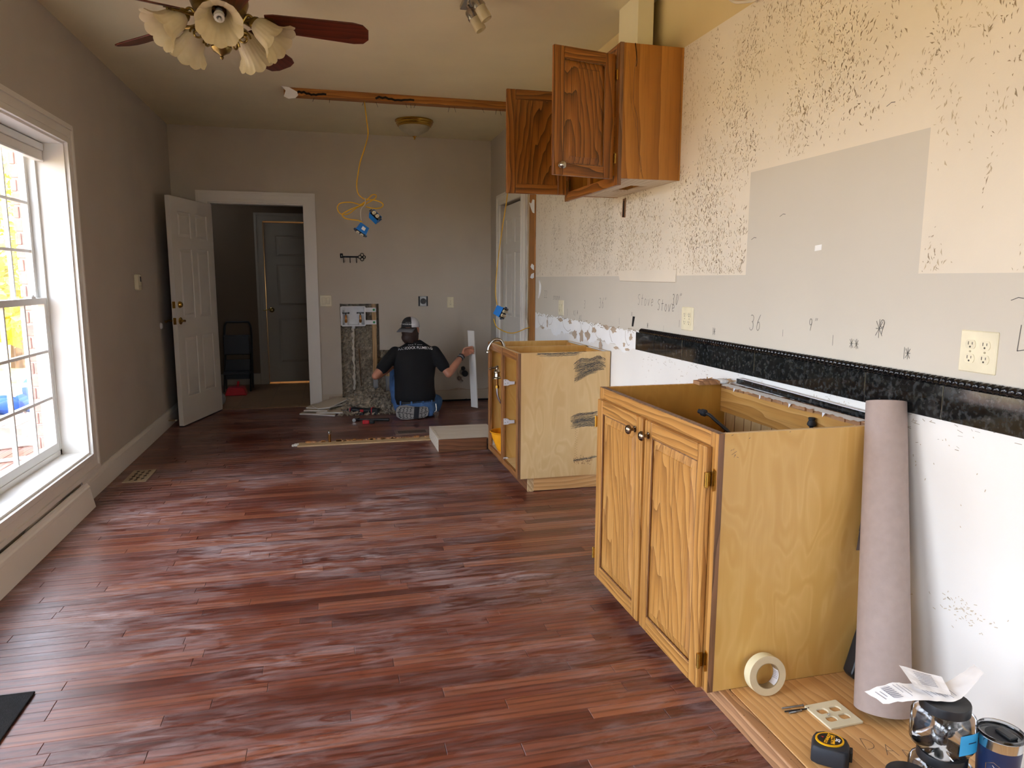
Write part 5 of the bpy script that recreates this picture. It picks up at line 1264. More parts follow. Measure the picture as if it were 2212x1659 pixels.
elec_box('junction_box', 'blue electrical box with white sticker hanging lowest on the yellow cable', (.268, Y6 - .02, 1.722), (.80, .1, -.53), (.52, .30, .72), 1, True)
elec_box('junction_box', 'blue electrical box with outlet facing out, hanging beside the cable loops', (.395, Y6 - .05, 1.868), (.60, -.25, -.62), (-.62, .68, .35), 1)
cc = thing('drop_cable', 'yellow cable hanging in front of the closed side door', 'cable', (1.45, Y6, 1.1))
MB().tube(spline([(1.528, Y6 + .02, 2.10), (1.545, Y6 + .02, 2.4), (1.55, Y6 + .02, 2.766)], 6), .006, 8, flat=.7).build('cable_run', M['yellow_cable'], cc, smooth=True)
MB().tube(spline([(1.528, Y6 + .02, 2.10), (1.512, Y6 + .01, 1.994), (1.471, Y6, 1.759), (1.438, Y6, 1.522), (1.418, Y6, 1.322), (1.418, Y6, 1.202), (1.432, Y6, 1.120)], 6), .006, 8, flat=.7).build('cable_run', M['yellow_cable'], cc, smooth=True)
MB().tube(spline([(1.398, Y6, 1.005), (1.422, Y6, .939), (1.477, Y6, .902), (1.54, Y6, .88), (1.604, Y6, .883), (1.689, Y6, .915), (1.732, Y6, .927)], 6), .006, 8, flat=.7).build('cable_run', M['yellow_cable'], cc, smooth=True)
MB().tube(spline([(1.729, 6.20, 1.5), (1.726, 6.24, 1.2), (1.724, 6.22, 1.05), (1.722, 6.14, .935)], 6), .005, 8, flat=.7).build('white_wire', M['white_cable'], cc, smooth=True)
MB().tube(spline([(1.722, 6.142, .93), (1.72, 6.165, .7), (1.724, 6.16, 1.4), (1.722, 6.14, 1.9), (1.722, 6.12, 2.2)], 6), .005, 8, flat=.7).build('white_wire', M['white_cable'], cc, smooth=True)
elec_box('junction_box', 'blue double electrical box with four sockets hanging by the wooden studs', (1.475, Y6 - .06, 1.055), (-.42, .1, -.90), (-.68, .70, .35), 2)
# beige wire loop at the top of the right wall
mb = MB(); mb.tube(spline([(XR - .02, 2.98, 2.58), (XR - .03, 2.90, 2.525), (XR - .03, 2.80, 2.49), (XR - .03, 2.73, 2.475), (XR - .02, 2.70, 2.50), (XR - .01, 2.71, 2.56)], 8), .006, 8); o = mb.build('wire_loop', M['white_cable'], smooth=True); tag(o, 'beige wire loop sticking out at the top of the stripped right wall', 'wire')
# ------------------------------------------------------------------ opened wall behind the washer box
cav = struct(MB().box(.05, .80, YB + .115, YB + .16, 0, 1.15).build('wall_cavity', M['insul']), 'stud bay filled with grey blown insulation')
ri = random.Random(9)
mb = MB(); nx, nz = 60, 96
for j in range(nz + 1):
    for i in range(nx + 1):
        x = .10 + .65 * i / nx; z = 1.10 * j / nz; d = .022 * mnoise.fractal(Vector((x * 16, z * 16, 1)), 1, 2, 4) + .010 * mnoise.noise(Vector((x * 70, z * 70, 4))); mb.v.append((x, YB + .085 - abs(d) * 1.1 + .01 + (.028 if .11 < x < .385 and z > .84 else 0), z))
for j in range(nz):
    for i in range(nx): a = j * (nx + 1) + i; mb.f.append((a, a + 1, a + nx + 2, a + nx + 1)); mb.m.append(0)
o = mb.build('blown_insulation', M['insul'], fix=False); tag(o, 'grey blown insulation filling the opened wall', 'insulation', kind='stuff')
def flakes(n, samp, smin, smax, seed):
    q = random.Random(seed); mb = MB()
    for i in range(n):
        c = samp(q); u = Vector((q.gauss(0, 1), q.gauss(0, 1), q.gauss(0, 1))).normalized(); v = u.orthogonal().normalized(); w_ = u.cross(v); s = q.uniform(smin, smax)
        mb.add([c - u * s, c + v * s * .7 + w_ * s * .3, c + u * s, c - v * s * .6 + w_ * s * .2], [(0, 1, 2), (0, 2, 3)])
    return mb
def samp_cav(q):
    while True:
        x, z = q.uniform(.115, .73), q.uniform(.02, 1.08)
        if .115 < x < .38 and z > .84: continue
        if z < .59 or x < .513: return Vector((x, YB + .07 + q.uniform(-.012, .012), z))
o = flakes(2200, samp_cav, .003, .012, 3).build('insulation_flecks', M['insul'], fix=False); tag(o, 'loose grey insulation flecks in the opened wall', 'insulation', kind='stuff')
# studs inside the hole
st = thing('cavity_studs', 'pale studs with grey tape inside the opened wall', 'studs', (.5, YB + .06, 0))
MB().box(.443, .488, YB + .015, YB + .10, .30, 1.085).build('stud', M['stud_pale'], st); MB().box(.441, .490, YB + .012, YB + .10, .12, .30).build('grey_tape', M['tape_grey'], st)
MB().box(.580, .626, YB + .015, YB + .10, .30, .36).build('stud', M['stud_pale'], st); MB().box(.578, .628, YB + .012, YB + .10, .10, .30).build('grey_tape', M['tape_grey'], st)
mb = MB(); mb.tube([(.243 + ri.uniform(-.006, .006), YB + .05, .86 - .7 * i / 30) for i in range(31)], [.012 + ri.uniform(-.005, .010) for i in range(31)], 8); o = mb.build('caulk_drip', M['white_cable'], smooth=True); tag(o, 'white foam drip running down inside the opened wall', 'foam')
mb = MB(); mb.tube(spline([(.30, YB + .05, .60), (.305, YB + .045, .4), (.315, YB + .05, .2)], 5), .006, 6); o = mb.build('old_pipe', M['bark'], smooth=True); tag(o, 'thin brown pipe in the insulation of the opened wall', 'pipe')
# washer outlet box
wb = thing('washer_outlet_box', 'white plastic washer outlet box with two valves set in the opened wall', 'outlet box', (.248, YB, .95))
x0, x1, z0, z1 = .128, .368, .858, 1.055
mb = MB(); mb.box(x0, x1, YB + .075, YB + .08, z0, z1); mb.box(x0, x0 + .006, YB - .004, YB + .08, z0, z1); mb.box(x1 - .006, x1, YB - .004, YB + .08, z0, z1); mb.box(x0, x1, YB - .004, YB + .08, z1 - .006, z1); mb.box(x0, x1, YB - .004, YB + .08, z0, z0 + .006)
mb.build('box_shell', M['white_plastic'], wb)
mb = MB()
for (a, b, c, d) in ((x0 - .012, x0 + .004, z0, z1), (x1 - .004, x1 + .008, z0, z1), (x0, x1, z0 - .01, z0 + .004), (x0, x1, z1 - .002, z1 + .006)): mb.box(a, b, YB - .006, YB - .001, c, d)
mb.build('flange', M['white_plastic'], wb)
for x in (.172, .322):
    mb = MB(); mb.cyl((x, YB + .03, .87), (x, YB + .03, .965), .011, n=12); mb.cyl((x, YB + .03, .935), (x, YB - .012, .935), .010, n=12); mb.cyl((x, YB + .03, .895), (x, YB + .03, .915), .016, n=6); v_ = mb.build('valve', M['copper'], wb, smooth=True)
    mb = MB(); mb.cyl((x, YB + .03, .965), (x, YB + .03, .985), .006, n=8); mb.box(x - .032, x + .032, YB + .022, YB + .038, .983, .993); mb.sphere((x - .03, YB + .03, .988), .009, 8, 6); mb.sphere((x + .03, YB + .03, .988), .009, 8, 6); mb.build('handle', M['black'], v_, smooth=True)
    mb = MB(); mb.cyl((x, YB + .03, z0 + .004), (x, YB + .03, .885), .02, n=12); mb.build('collar', M['white_plastic'], wb)
mb = MB(); mb.lathe([(0, 0), (.018, 0), (.018, .03), (.028, .04)], (.248, YB + .035, z0 - .035), (0, 0, 1), 16); mb.build('drain_stub', M['white_plastic'], wb, smooth=True)
for (za, zb_) in ((.998, 1.045), (.866, .912)):
    b = MB().box(.376, .487, YB - .004, YB + .004, za, zb_).build('strap', M['white_plastic'], wb); mb = MB(); mb.lathe([(0, .001), (.012, .001), (.012, .002), (0, .002)], (.463, YB - .004, (za + zb_) / 2), (0, -1, 0), 16); mb.build('green_dot', M['leaf_g'], b)
m_g = S('green_dot', '#1F9A55', .5)
for o in bpy.data.objects:
    if o.name.startswith('green_dot'): o.data.materials[0] = m_g
# pipe stubs and torn edge by the baseboard line
ps = thing('drain_stub', 'capped black drain stub poking through the back wall beside the person', 'pipe', (1.425, YB, .32))
mb = MB(); mb.lathe([(.02, 0), (.058, 0), (.062, .004), (.048, .016), (.034, .02), (.03, .005)], (1.415, YB, .325), (0, -1, 0), 9); mb.build('torn_collar', M['drywall_face'], ps)
mb = MB(); mb.lathe([(.0, .03), (.03, .03), (.034, .04), (.034, .075), (.028, .08), (0, .08)], (1.44, YB + .02, .315), (0, -1, -.05), 18); mb.build('black_cap', M['black'], ps, smooth=True)
mb = MB(); mb.lathe([(0, 0), (.024, 0), (.024, .02), (.018, .03), (0, .032)], (1.425, YB, .365), (0, -1, 0.1), 14); mb.build('upper_cap', M['black'], ps, smooth=True)
ps = thing('pipe_fitting', 'small rusty pipe fitting on the back wall below the capped drain', 'pipe', (1.395, YB, .24))
mb = MB(); mb.lathe([(0, 0), (.026, 0), (.026, .006), (.012, .012), (.012, .03), (0, .03)], (1.385, YB, .258), (0, -1, 0), 14); mb.build('flange', M['vent_brown'], ps, smooth=True); mb = MB(); mb.cyl((1.385, YB - .03, .255), (1.418, YB - .035, .225), .009, n=10); mb.build('spigot', M['vent_brown'], ps, smooth=True)
mb = MB(); n = 24; P = [(.93 + .81 * i / n, .128 + max(0, .022 * math.sin(i * .55 + .6) + ri.uniform(-.003, .003))) for i in range(n + 1)]
for a, b in zip(P[:-1], P[1:]): mb.add([(a[0], YB - .0012, .122), (b[0], YB - .0012, .122), (b[0], YB - .0012, b[1]), (a[0], YB - .0012, a[1])], [(0, 1, 2, 3)])
o = mb.build('torn_paper_edge', M['kraft_brown'], wall_back, fix=False)
mb = MB(); mb.box(.93, XR, YB - .012, YB - .001, .0, .018)
for i in range(12): mb.beam((.95 + i * .065, YB - .01, .006), (1.0 + i * .065, YB - .03 - ri.random() * .02, .012 + ri.random() * .02), .008, .004)
o = mb.build('floor_edge_debris', M['dark_void'], wall_back)
# ------------------------------------------------------------------ loose insulation heap
mb = MB(); nx, ny = 56, 40
def hh(x, y):
    e = ((x - .42) / .34) ** 2 + ((y - 7.56) / .36) ** 2
    if e >= 1: return 0
    return (1 - e) ** .7 * (.135 + .07 * mnoise.fractal(Vector((x * 9, y * 9, 3)), 1, 2, 3)) + .028 * mnoise.fractal(Vector((x * 26, y * 26, 6)), 1, 2, 3) * (1 - e)
for j in range(ny + 1):
    for i in range(nx + 1): x = .08 + .68 * i / nx; y = 7.20 + .54 * j / ny; mb.v.append((x, y, max(.0005, hh(x, y))))
for j in range(ny):
    for i in range(nx): a = j * (nx + 1) + i; mb.f.append((a, a + 1, a + nx + 2, a + nx + 1)); mb.m.append(0)
o = mb.build('insulation_heap', M['insul'], fix=False); tag(o, 'heap of fluffy grey insulation on the floor below the opened wall', 'insulation', kind='stuff')
def samp_heap(q):
    while True:
        x, y = q.gauss(.42, .19), q.gauss(7.46, .16)
        if not (.06 < x < .80 and 7.10 < y < 7.74): continue
        return Vector((x, y, hh(x, y) + q.uniform(.004, .02)))
fm = flakes(3600, samp_heap, .008, .030, 8); ql = random.Random(31)
for i in range(150):
    c_ = samp_heap(ql); r_ = ql.uniform(.014, .034); k0 = len(fm.v); fm.sphere(c_ + Vector((0, 0, -.004)), (r_ * 1.2, r_, r_ * .8), 9, 7)
    for k in range(k0, len(fm.v)):
        p_ = Vector(fm.v[k]); fm.v[k] = tuple(c_ + (p_ - c_) * (1 + .55 * mnoise.noise(p_ * 55) + .25 * mnoise.noise(p_ * 130)))
o = fm.build('insulation_tufts', M['insul'], fix=False); tag(o, 'ragged grey insulation tufts over the heap', 'insulation', kind='stuff')
# ------------------------------------------------------------------ drywall offcuts
def slab(pts, z, th, lab, tilt=(0, 0)):
    c = (sum(p[0] for p in pts) / len(pts), sum(p[1] for p in pts) / len(pts))
    f = lambda u, v, w: (u, v, z + w + tilt[0] * (u - c[0]) + tilt[1] * (v - c[1]))
    mb = MB(); n = len(pts); mb.prism(pts, f, 0, th); mb.m = [1 if i != 1 else 0 for i in range(len(mb.f))]
    o = mb.build('drywall_offcut', [M['drywall_face'], M['drywall_edge']]); return tag(o, lab, 'drywall', 'drywall offcuts on the floor')
slab([(-.32, 7.30), (-.22, 7.27), (.02, 7.13), (.03, 7.20), (-.12, 7.40), (-.27, 7.45)], .0, .012, 'lowest long drywall offcut lying flat on the floor by the doorway')
slab([(-.16, 7.26), (.10, 7.20), (.09, 7.52), (-.02, 7.56)], .0125, .012, 'broad tan drywall offcut at the right of the pile')
slab([(-.28, 7.34), (-.05, 7.28), (-.02, 7.40), (-.20, 7.52)], .026, .012, 'white-edged drywall offcut in the middle of the pile', (0, .02))
slab([(-.26, 7.44), (-.10, 7.34), (.12, 7.50), (.14, 7.62), (-.02, 7.66), (-.2, 7.56)], .045, .012, 'second drywall offcut from the top of the pile', (.02, .06))
slab([(-.14, 7.33), (-.02, 7.33), (.17, 7.56), (.06, 7.68), (-.08, 7.60), (-.20, 7.46)], .066, .012, 'tan drywall offcut on top of the pile', (.10, .10))
mb = MB(); mb.prism([(-.03, .10), (.09, .10), (.112, .13), (.112, .0), (-.03, .0)], lambda u, v, w: (u, YB - .001 - w, v), 0, .003); o = mb.build('peeled_paper', M['kraft_brown'], wall_back)
# ------------------------------------------------------------------ tools on the floor
t = thing('oscillating_tool', 'black and red cordless cutting tool lying in front of the insulation heap', 'power tool', (.30, 7.20, 0), (0, 0, math.radians(-24)))
mb = MB(); mb.tube(spline([(-.13, 0, .038), (-.10, 0, .038), (-.04, 0, .036), (.05, 0, .034), (.11, 0, .036), (.15, 0, .038)], 4), [.022, .026, .029, .030, .030, .030, .028, .027, .027, .027, .027, .027, .027, .028, .029, .030, .031, .031, .031, .030, .028], 14); mb.build('body', M['black_plastic'], t, smooth=True, local=True)
mb = MB(); mb.tube([(-.135, 0, .038), (-.115, 0, .038)], [.024, .027], 14); mb.build('head_band', M['red'], t, smooth=True, local=True)
MB().box(-.02, .015, -.034, -.028, .026, .05).build('red_badge', M['red'], t, local=True); MB().box(.095, .105, -.033, .033, .005, .07).build('red_ring', M['red'], t, local=True)
MB().box(.105, .165, -.035, .035, .0, .062).build('battery', M['black'], t, local=True, bevel=.006)
mb = MB(); mb.prism([(-.22, -.018), (-.15, -.012), (-.15, .012), (-.22, .018)], lambda u, v, w: (u, v, .03 + w), 0, .0015); mb.build('blade', M['steel'], t, local=True); mb = MB(); mb.cyl((-.145, 0, .02), (-.145, 0, .05), .018, n=14); mb.build('clamp', M['steel'], t, local=True)
MB().box(-.06, .03, -.075, -.035, .001, .018).build('spare_blade_case', M['rubber'], t, local=True)
t = thing('hammer', 'hammer with dark handle lying on the floor before the person', 'hammer', (.36, 6.80, 0), (0, 0, math.radians(-18)))
mb = MB(); mb.tube([(-.14, 0, .016), (-.02, 0, .016), (.05, 0, .016), (.17, 0, .018)], [.009, .009, .013, .015], 10); mb.build('handle', M['black'], t, smooth=True, local=True)
mb = MB(); mb.cyl((-.155, -.055, .018), (-.155, -.02, .018), .017, n=14); mb.cyl((-.155, -.02, .018), (-.155, .02, .018), .012, n=12); mb.prism([(-.17, .02), (-.14, .02), (-.135, .075), (-.15, .095), (-.175, .07)], lambda u, v, w: (u, v, .01 + w), 0, .014); mb.build('head', M['steel'], t, smooth=True, local=True)
t = thing('utility_knife', 'red and black utility knife on the floor in front of the hammer', 'knife', (.325, 6.69, 0), (0, 0, math.radians(-6)))
mb = MB(); mb.prism([(-.055, -.012), (-.03, -.02), (.01, -.018), (.01, .02), (-.03, .022), (-.055, .014)], lambda u, v, w: (u, v, w), 0.0, .034); mb.build('red_grip', M['red'], t, local=True, bevel=.005)
mb = MB(); mb.prism([(.01, -.018), (.05, -.016), (.06, 0), (.05, .018), (.01, .02)], lambda u, v, w: (u, v, w), 0, .034); mb.build('black_grip', M['black'], t, local=True, bevel=.005)
# ------------------------------------------------------------------ sole-plate strip, pipe stub and floor vents
t = thing('sole_plate_strip', 'pale torn wood strip on the floor where the partition stood', 'wood strip', (.27, 5.93, 0))
rs2 = random.Random(6); n = 40; P = [(-.30 + 1.10 * i / n, .006 + (0 if i in (0, n) else rs2.uniform(-.004, .004))) for i in range(n + 1)]
mb = MB(); mb.box(-.285, .795, 5.862, 5.985, .0005, .009); mb.build('bare_wood', M['strip'], t)
for i in range(26):
    a = -.24 + 1.02 * rs2.random(); m2 = MB(); m2.box(a, a + rs2.uniform(.02, .08), 5.955, 5.984, .009, .012 + rs2.random() * .010); m2.build('splinter', M['pine_face'] if i % 2 else M['stud'], t)
mb = MB()
for i in range(14): mb.sphere((-.30 + rs2.uniform(-.02, .02), 5.92 + rs2.uniform(-.04, .04), .006), (.012, .012, .006), 7, 5)
mb.build('mortar_crumbs', M['drywall_edge'], t)['kind'] = 'stuff'
t = thing('copper_stub', 'short capped copper stub standing up from the floor strip', 'pipe', (-.03, 5.955, .009))
mb = MB(); mb.cyl((0, 0, 0), (0, 0, .068), .0115, n=12); mb.build('pipe', M['copper'], t, smooth=True, local=True); mb = MB(); mb.lathe([(0, .066), (.013, .066), (.013, .078), (.017, .080), (.017, .090), (.010, .095), (0, .096)], (0, 0, 0), (0, 0, 1), 14); mb.build('cap', M['nickel'], t, smooth=True, local=True)
t = thing('floor_vent', 'brown slotted floor register near the low white platform', 'vent', (.682, 6.22, 0))
mb = MB(); mb.box(-.152, .152, -.088, .088, 0, .005); mb.build('frame', M['vent_brown'], t, local=True, bevel=.002)
for i in range(22): MB().box(-.122 + i * .0112, -.1165 + i * .0112, -.05, .05, .0048, .0056).build('slot', M['dark_void'], t, local=True)
t = thing('floor_vent', 'tan scrollwork floor register beside the left baseboard', 'vent', (-1.298, 5.228, 0))
MB().box(-.074, .074, -.158, .158, 0, .004).build('frame', M['vent_tan'], t, local=True, bevel=.002)
for i in range(3):
    for j in range(8):
        mb = MB(); cx, cy_ = -.036 + i * .036, -.115 + j * .033; mb.lathe([(0, 0), (.006 + .005 * ((i + j) % 2), 0), (.006 + .005 * ((i + j) % 2), .0006), (0, .0006)], (cx, cy_, .0042), (0, 0, 1), 10); mb.build('opening', M['dark_void'], t, local=True)
# low platform left by the corner cabinet
t = thing('low_platform', 'low pale-topped toe-kick platform beside the far cabinet', 'platform', (.99, 5.68, 0))
MB().box(.800, 1.188, 5.42, 5.440, 0, .100).build('front_board', M['platform_face'], t, bevel=.002); MB().box(.798, .818, 5.4405, 5.95, 0, .103).build('side_board', M['platform_pale'], t, bevel=.002)
MB().box(.8185, 1.30, 5.4405, 5.95, .088, .1005).build('top_panel', M['platform_pale'], t); MB().box(.8185, 1.30, 5.935, 5.95, 0, .088).build('rear_board', M['platform_face'], t)
# mat by the glazed door
o = MB().box(-1.40, -.974, 1.55, 2.478, .0006, .009).build('door_mat', M['mat_black'], bevel=.003); tag(o, 'black door mat at the lower left corner of the floor', 'mat')
# ------------------------------------------------------------------ things in the dark hall
t = thing('step_stool', 'black folding step stool standing in the dark hall', 'stool', (-1.10, 9.25, 0))
mb = MB(); mb.tube(spline([(.155, .0, .0), (.155, .06, .4), (.155, .10, .70), (.135, .10, .80), (.10, .10, .815), (0, .10, .815), (-.10, .10, .815), (-.135, .10, .80), (-.155, .10, .70), (-.155, .06, .4), (-.155, 0, 0)], 6), .012, 8); mb.build('frame', M['black'], t, smooth=True, local=True)
mb = MB()
for s in (-1, 1): mb.tube([(s * .15, -.25, 0), (s * .15, .06, .5)], .010, 8)
mb.build('front_frame', M['black'], t, local=True)
MB().box(-.15, .15, -.10, .08, .43, .66).build('seat_step', M['black_plastic'], t, local=True, bevel=.01); MB().box(-.15, .15, -.24, -.05, .20, .23).build('lower_step', M['black_plastic'], t, local=True, bevel=.005); MB().box(-.15, .15, -.02, .0, .12, .36).build('rear_panel', M['black_plastic'], t, local=True)
t = thing('broom', 'broom leaning in the dark hall behind the open door', 'broom', (-1.36, 8.75, 0))
mb = MB(); mb.tube([(.02, -.02, .25), (-.09, .12, 1.35)], .012, 8); mb.build('handle', M['tape_grey'], t, local=True); MB().box(-.08, .12, -.06, .02, .0, .27).build('bristles', M['rubber'], t, local=True)
t = thing('dustpan', 'dark red dustpan on the hall floor under the step stool', 'dustpan', (-1.08, 8.70, 0))
mb = MB(); mb.prism([(-.12, 0), (.12, 0), (.09, .09), (-.09, .09)], lambda u, v, w: (u, w, v), -.02, .14); mb.build('pan', M['red'], t, local=True, bevel=.01); mb = MB(); mb.tube([(0, .14, .05), (0, .26, .12)], .014, 8); mb.build('grip', M['red'], t, local=True)
mb = MB(); mb.sphere((-1.17, 8.02, .075), (.07, .09, .075), 14, 10); mb.sphere((-1.19, 8.06, .15), (.04, .05, .06), 12, 8); o = mb.build('grey_sack', M['tape_grey'], smooth=True); tag(o, 'small grey bag on the hall floor just past the open door', 'bag')
# ------------------------------------------------------------------ things on the near platform
ZP = .0605
rollA, rollB = Vector((1.575, 1.632, ZP + .012)), Vector((1.6835, 1.835, .975))
t = thing('paper_roll', 'tall roll of brown floor paper leaning against the right wall', 'paper roll', (1.575, 1.632, ZP))
ax = (rollB - rollA).normalized(); L = (rollB - rollA).length
mb = MB(); prof = [(.079 - .021 * i / 12, L * i / 12) for i in range(13)]
mb.lathe(prof + [(.056, L), (.050, L - .002), (.048, L - .05), (.064, .0), (.079, 0)], rollA, ax, 48); mb.build('outer_wrap', M['roll_paper'], t, smooth=True)
mb = MB(); u, v = mb.frame(ax)
pts = []
for i in range(70): a = i * .36; r = .020 + .026 * i / 70; pts.append(rollA + ax * (L - .004) + (u * math.cos(a) + v * math.sin(a)) * r)
for p, q in zip(pts[:-1], pts[1:]): mb.add([p, q, q - ax * .04, p - ax * .04], [(0, 1, 2, 3)])
mb.build('inner_spiral', M['roll_paper'], t, fix=False)
mb = MB(); F_ = [(1.652, .962, .0), (1.652, .90, .0), (1.655, .80, .0), (1.652, .72, .0), (1.655, .62, .0), (1.648, .55, .0), (1.640, .485, .0)]
for i in range(len(F_) - 1):
    a, b = F_[i], F_[i + 1]; mb.add([(a[0] - .012, 1.852, a[1]), (b[0] - .014 + .004 * (i % 2), 1.852, b[1]), (b[0] + .05, 1.846, b[1] - .004), (a[0] + .05, 1.846, a[1])], [(0, 1, 2, 3)])
o = mb.build('loose_edge', M['flap_paper'], t, fix=False)
mb = MB(); mb.prism([(1.585, ZP + .02), (1.60, ZP), (1.70, ZP), (1.70, ZP + .2), (1.625, ZP + .16)], lambda u_, v_, w_: (u_ + .02, 1.845 - w_, v_), 0, .045); o = mb.build('black_bag', M['black_plastic'], bevel=.006); tag(o, 'black plastic bag squeezed behind the paper roll', 'bag')
# masking tape standing on edge against the cabinet
c = Vector((1.293, 1.816, ZP + .0625)); axt = Vector((-.04, -1, .14)).normalized()
t = thing('masking_tape', 'roll of cream masking tape standing against the near cabinet', 'tape roll', (c.x, c.y, ZP))
mb = MB(); mb.lathe([(.0405, -.017), (.0622, -.017), (.0625, -.0165)], c, axt, 48); mb.lathe([(.0625, .0165), (.0622, .017), (.0405, .017)], c, axt, 48); mb.build('tape_face', M['tape_side'], t, smooth=False)
mb = MB(); mb.lathe([(.0625, -.0165), (.0625, .0165)], c, axt, 48); mb.build('tape_band', M['tape_cream'], t, smooth=True)
mb = MB(); mb.lathe([(.0405, .017), (.0385, .017), (.0385, -.017), (.0405, -.017)], c, axt, 48); cr_ = mb.build('cardboard_core', M['card'], t, smooth=True)
mb = MB(); u, v = mb.frame(axt); ang0 = None
for i in range(9):
    a0 = -.35 + i * .15; P = []
    d0 = Vector((1, 0, 0)); d1 = axt.cross(d0).normalized(); d0 = d1.cross(axt)
    for a in (a0, a0 + .15): P.append((d0 * math.cos(a) - d1 * math.sin(a)) * .0381)
    mb.add([c + P[0] + axt * .0155, c + P[1] + axt * .0155, c + P[1] - axt * .014, c + P[0] - axt * .014], [(0, 1, 2, 3)])
mb.build('core_label', M['paper'], cr_, fix=False)
mb = MB()
for k in range(5):
    for i in range(5):
        a0 = -.2 + i * .14 + k * .01; r_ = .0379; off = .011 - k * .005; P = [(d0 * math.cos(a) - d1 * math.sin(a)) * r_ for a in (a0, a0 + .10)]
        mb.add([c + P[0] + axt * off, c + P[1] + axt * off, c + P[1] + axt * (off - .0022), c + P[0] + axt * (off - .0022)], [(0, 1, 2, 3)])
mb.build('core_print', M['print'], cr_, fix=False)
# loose four-hole cover plate
def plate_mesh(w, holes, z0, z1):
    bm = bmesh.new(); loops = []
    for z in (z0, z1):
        es = []
        for P in [rrect(w, w, .004)] + holes:
            vs_ = [bm.verts.new((p[0], p[1], z)) for p in P]; loops.append(vs_); es += [bm.edges.new((vs_[i], vs_[(i + 1) % len(vs_)])) for i in range(len(vs_))]
        bmesh.ops.triangle_fill(bm, edges=es, use_beauty=True)
    h = len(loops) // 2
    for a, b in zip(loops[:h], loops[h:]):
        n = len(a)
        for i in range(n): bm.faces.new((a[i], a[(i + 1) % n], b[(i + 1) % n], b[i]))
    bmesh.ops.recalc_face_normals(bm, faces=bm.faces); me = bpy.data.meshes.new('cover_plate'); bm.to_mesh(me); bm.free(); return me
holes = []
for cx in (-.023, .023):
    for cz in (-.0195, .0195): holes.append([(cx + .0172 * math.cos(math.radians(a)), cz + max(-.0125, min(.0125, .0172 * math.sin(math.radians(a))))) for a in range(0, 360, 18)])
me = plate_mesh(.116, holes, 0, .0055)
cp = put('cover_plate', me, M['ivory'], None, False, .0015, local=True); cp.location = (1.425, 1.660, ZP); cp.rotation_euler = (0, 0, math.radians(2)); tag(cp, 'loose ivory four-hole outlet cover lying on the platform', 'cover plate')
mb = MB(); mb.cyl((1.405, 1.657, ZP + .0056), (1.405, 1.657, ZP + .009), .003, n=8); mb.cyl((1.405, 1.657, ZP + .009), (1.4065, 1.652, ZP + .012), .0015, n=6); o = mb.build('plate_screw', M['chrome'], cp)
for i, (a, b, lab) in enumerate((((1.293, 1.724), (1.366, 1.722), 'long steel screw lying nearest the tape roll'), ((1.291, 1.707), (1.371, 1.703), 'dark threaded screw lying between two others beside the cover plate'), ((1.300, 1.698), (1.343, 1.700), 'short bright screw lying nearest the tape measure'))):
    d = Vector((b[0] - a[0], b[1] - a[1], 0)); Ls = d.length; d.normalize(); t = thing('wood_screw', lab, 'screw', (a[0], a[1], ZP), group='loose screws by the cover plate'); z = ZP + .0032
    A_, B_ = Vector((*a, z)), Vector((*b, z))
    mb = MB(); n = 40; mb.tube([A_ + d * (Ls * .55) * k / n for k in range(n + 1)], [(.0008 if k == 0 else .0018 + (.0007 if k % 2 else 0)) for k in range(n + 1)], 8); mb.tube([A_ + d * Ls * .55, B_ - d * .003], .0022, 8); mb.build('shank', M['steel'] if i != 1 else M['iron'], t, smooth=False)
    mb = MB(); mb.lathe([(.0018, -.004), (.0042, 0), (.0042, .0008), (0, .001)], B_, d, 12); mb.build('head', M['steel'], t)
# tape measure lying on its side
tm = thing('tape_measure', 'black tape measure with oval yellow-rimmed badge on the platform', 'tape measure', (1.285, 1.497, ZP), (0, 0, math.radians(-40)))
P = [(-.046, -.036), (-.03, -.043), (.034, -.043), (.044, -.034), (.046, .006), (.038, .030), (.014, .043), (-.022, .043), (-.040, .032), (-.047, .012)]
mb = MB(); n = len(P); rings = [(1.0, 0.0), (1.04, .006), (1.04, .034), (.98, .046), (.90, .050)]
for s, z in rings: mb.v += [(p[0] * s, p[1] * s, z) for p in P]
for k in range(len(rings) - 1):
    for i in range(n): mb.f.append((k * n + i, k * n + (i + 1) % n, (k + 1) * n + (i + 1) % n, (k + 1) * n + i)); mb.m.append(0)
mb.f.append(tuple(range((len(rings) - 1) * n, len(rings) * n))); mb.m.append(0); mb.f.append(tuple(reversed(range(n)))); mb.m.append(0)
mb.build('case', M['rubber'], tm, local=True, smooth=True, bevel=.003)
def oval(a, b, z0, z1, nm, mt, cx=-.004, cy_=.002, rot=.35):
    mb = MB(); mb.prism([(cx + a * math.cos(k * PI / 16) * math.cos(rot) - b * math.sin(k * PI / 16) * math.sin(rot), cy_ + a * math.cos(k * PI / 16) * math.sin(rot) + b * math.sin(k * PI / 16) * math.cos(rot)) for k in range(32)], lambda u, v, w: (u, v, w), z0, z1); return mb.build(nm, M[mt], tm, local=True)
M['tm_yellow'] = S('tm_yellow', '#F2B411', .4)
oval(.037, .030, .049, .0535, 'yellow_rim', 'tm_yellow'); oval(.032, .0255, .0535, .0542, 'badge', 'black')
def badge_text(txt, size, x, y, mt, bold=.0, name='lettering', shear=0):
    me = text_mesh(txt, size, .0002, bold, shear); me.transform(Matrix.Translation((x, y, .0545)) @ Matrix.Rotation(math.radians(78), 4, 'Z')); return put(name, me, M[mt], tm, local=True)
badge_text('STANLEY', .0115, -.009, .002, 'tm_yellow', .0003); MB().box(-.001, .009, -.018, .022, .0542, .0545).build('yellow_bar', M['tm_yellow'], tm, local=True)
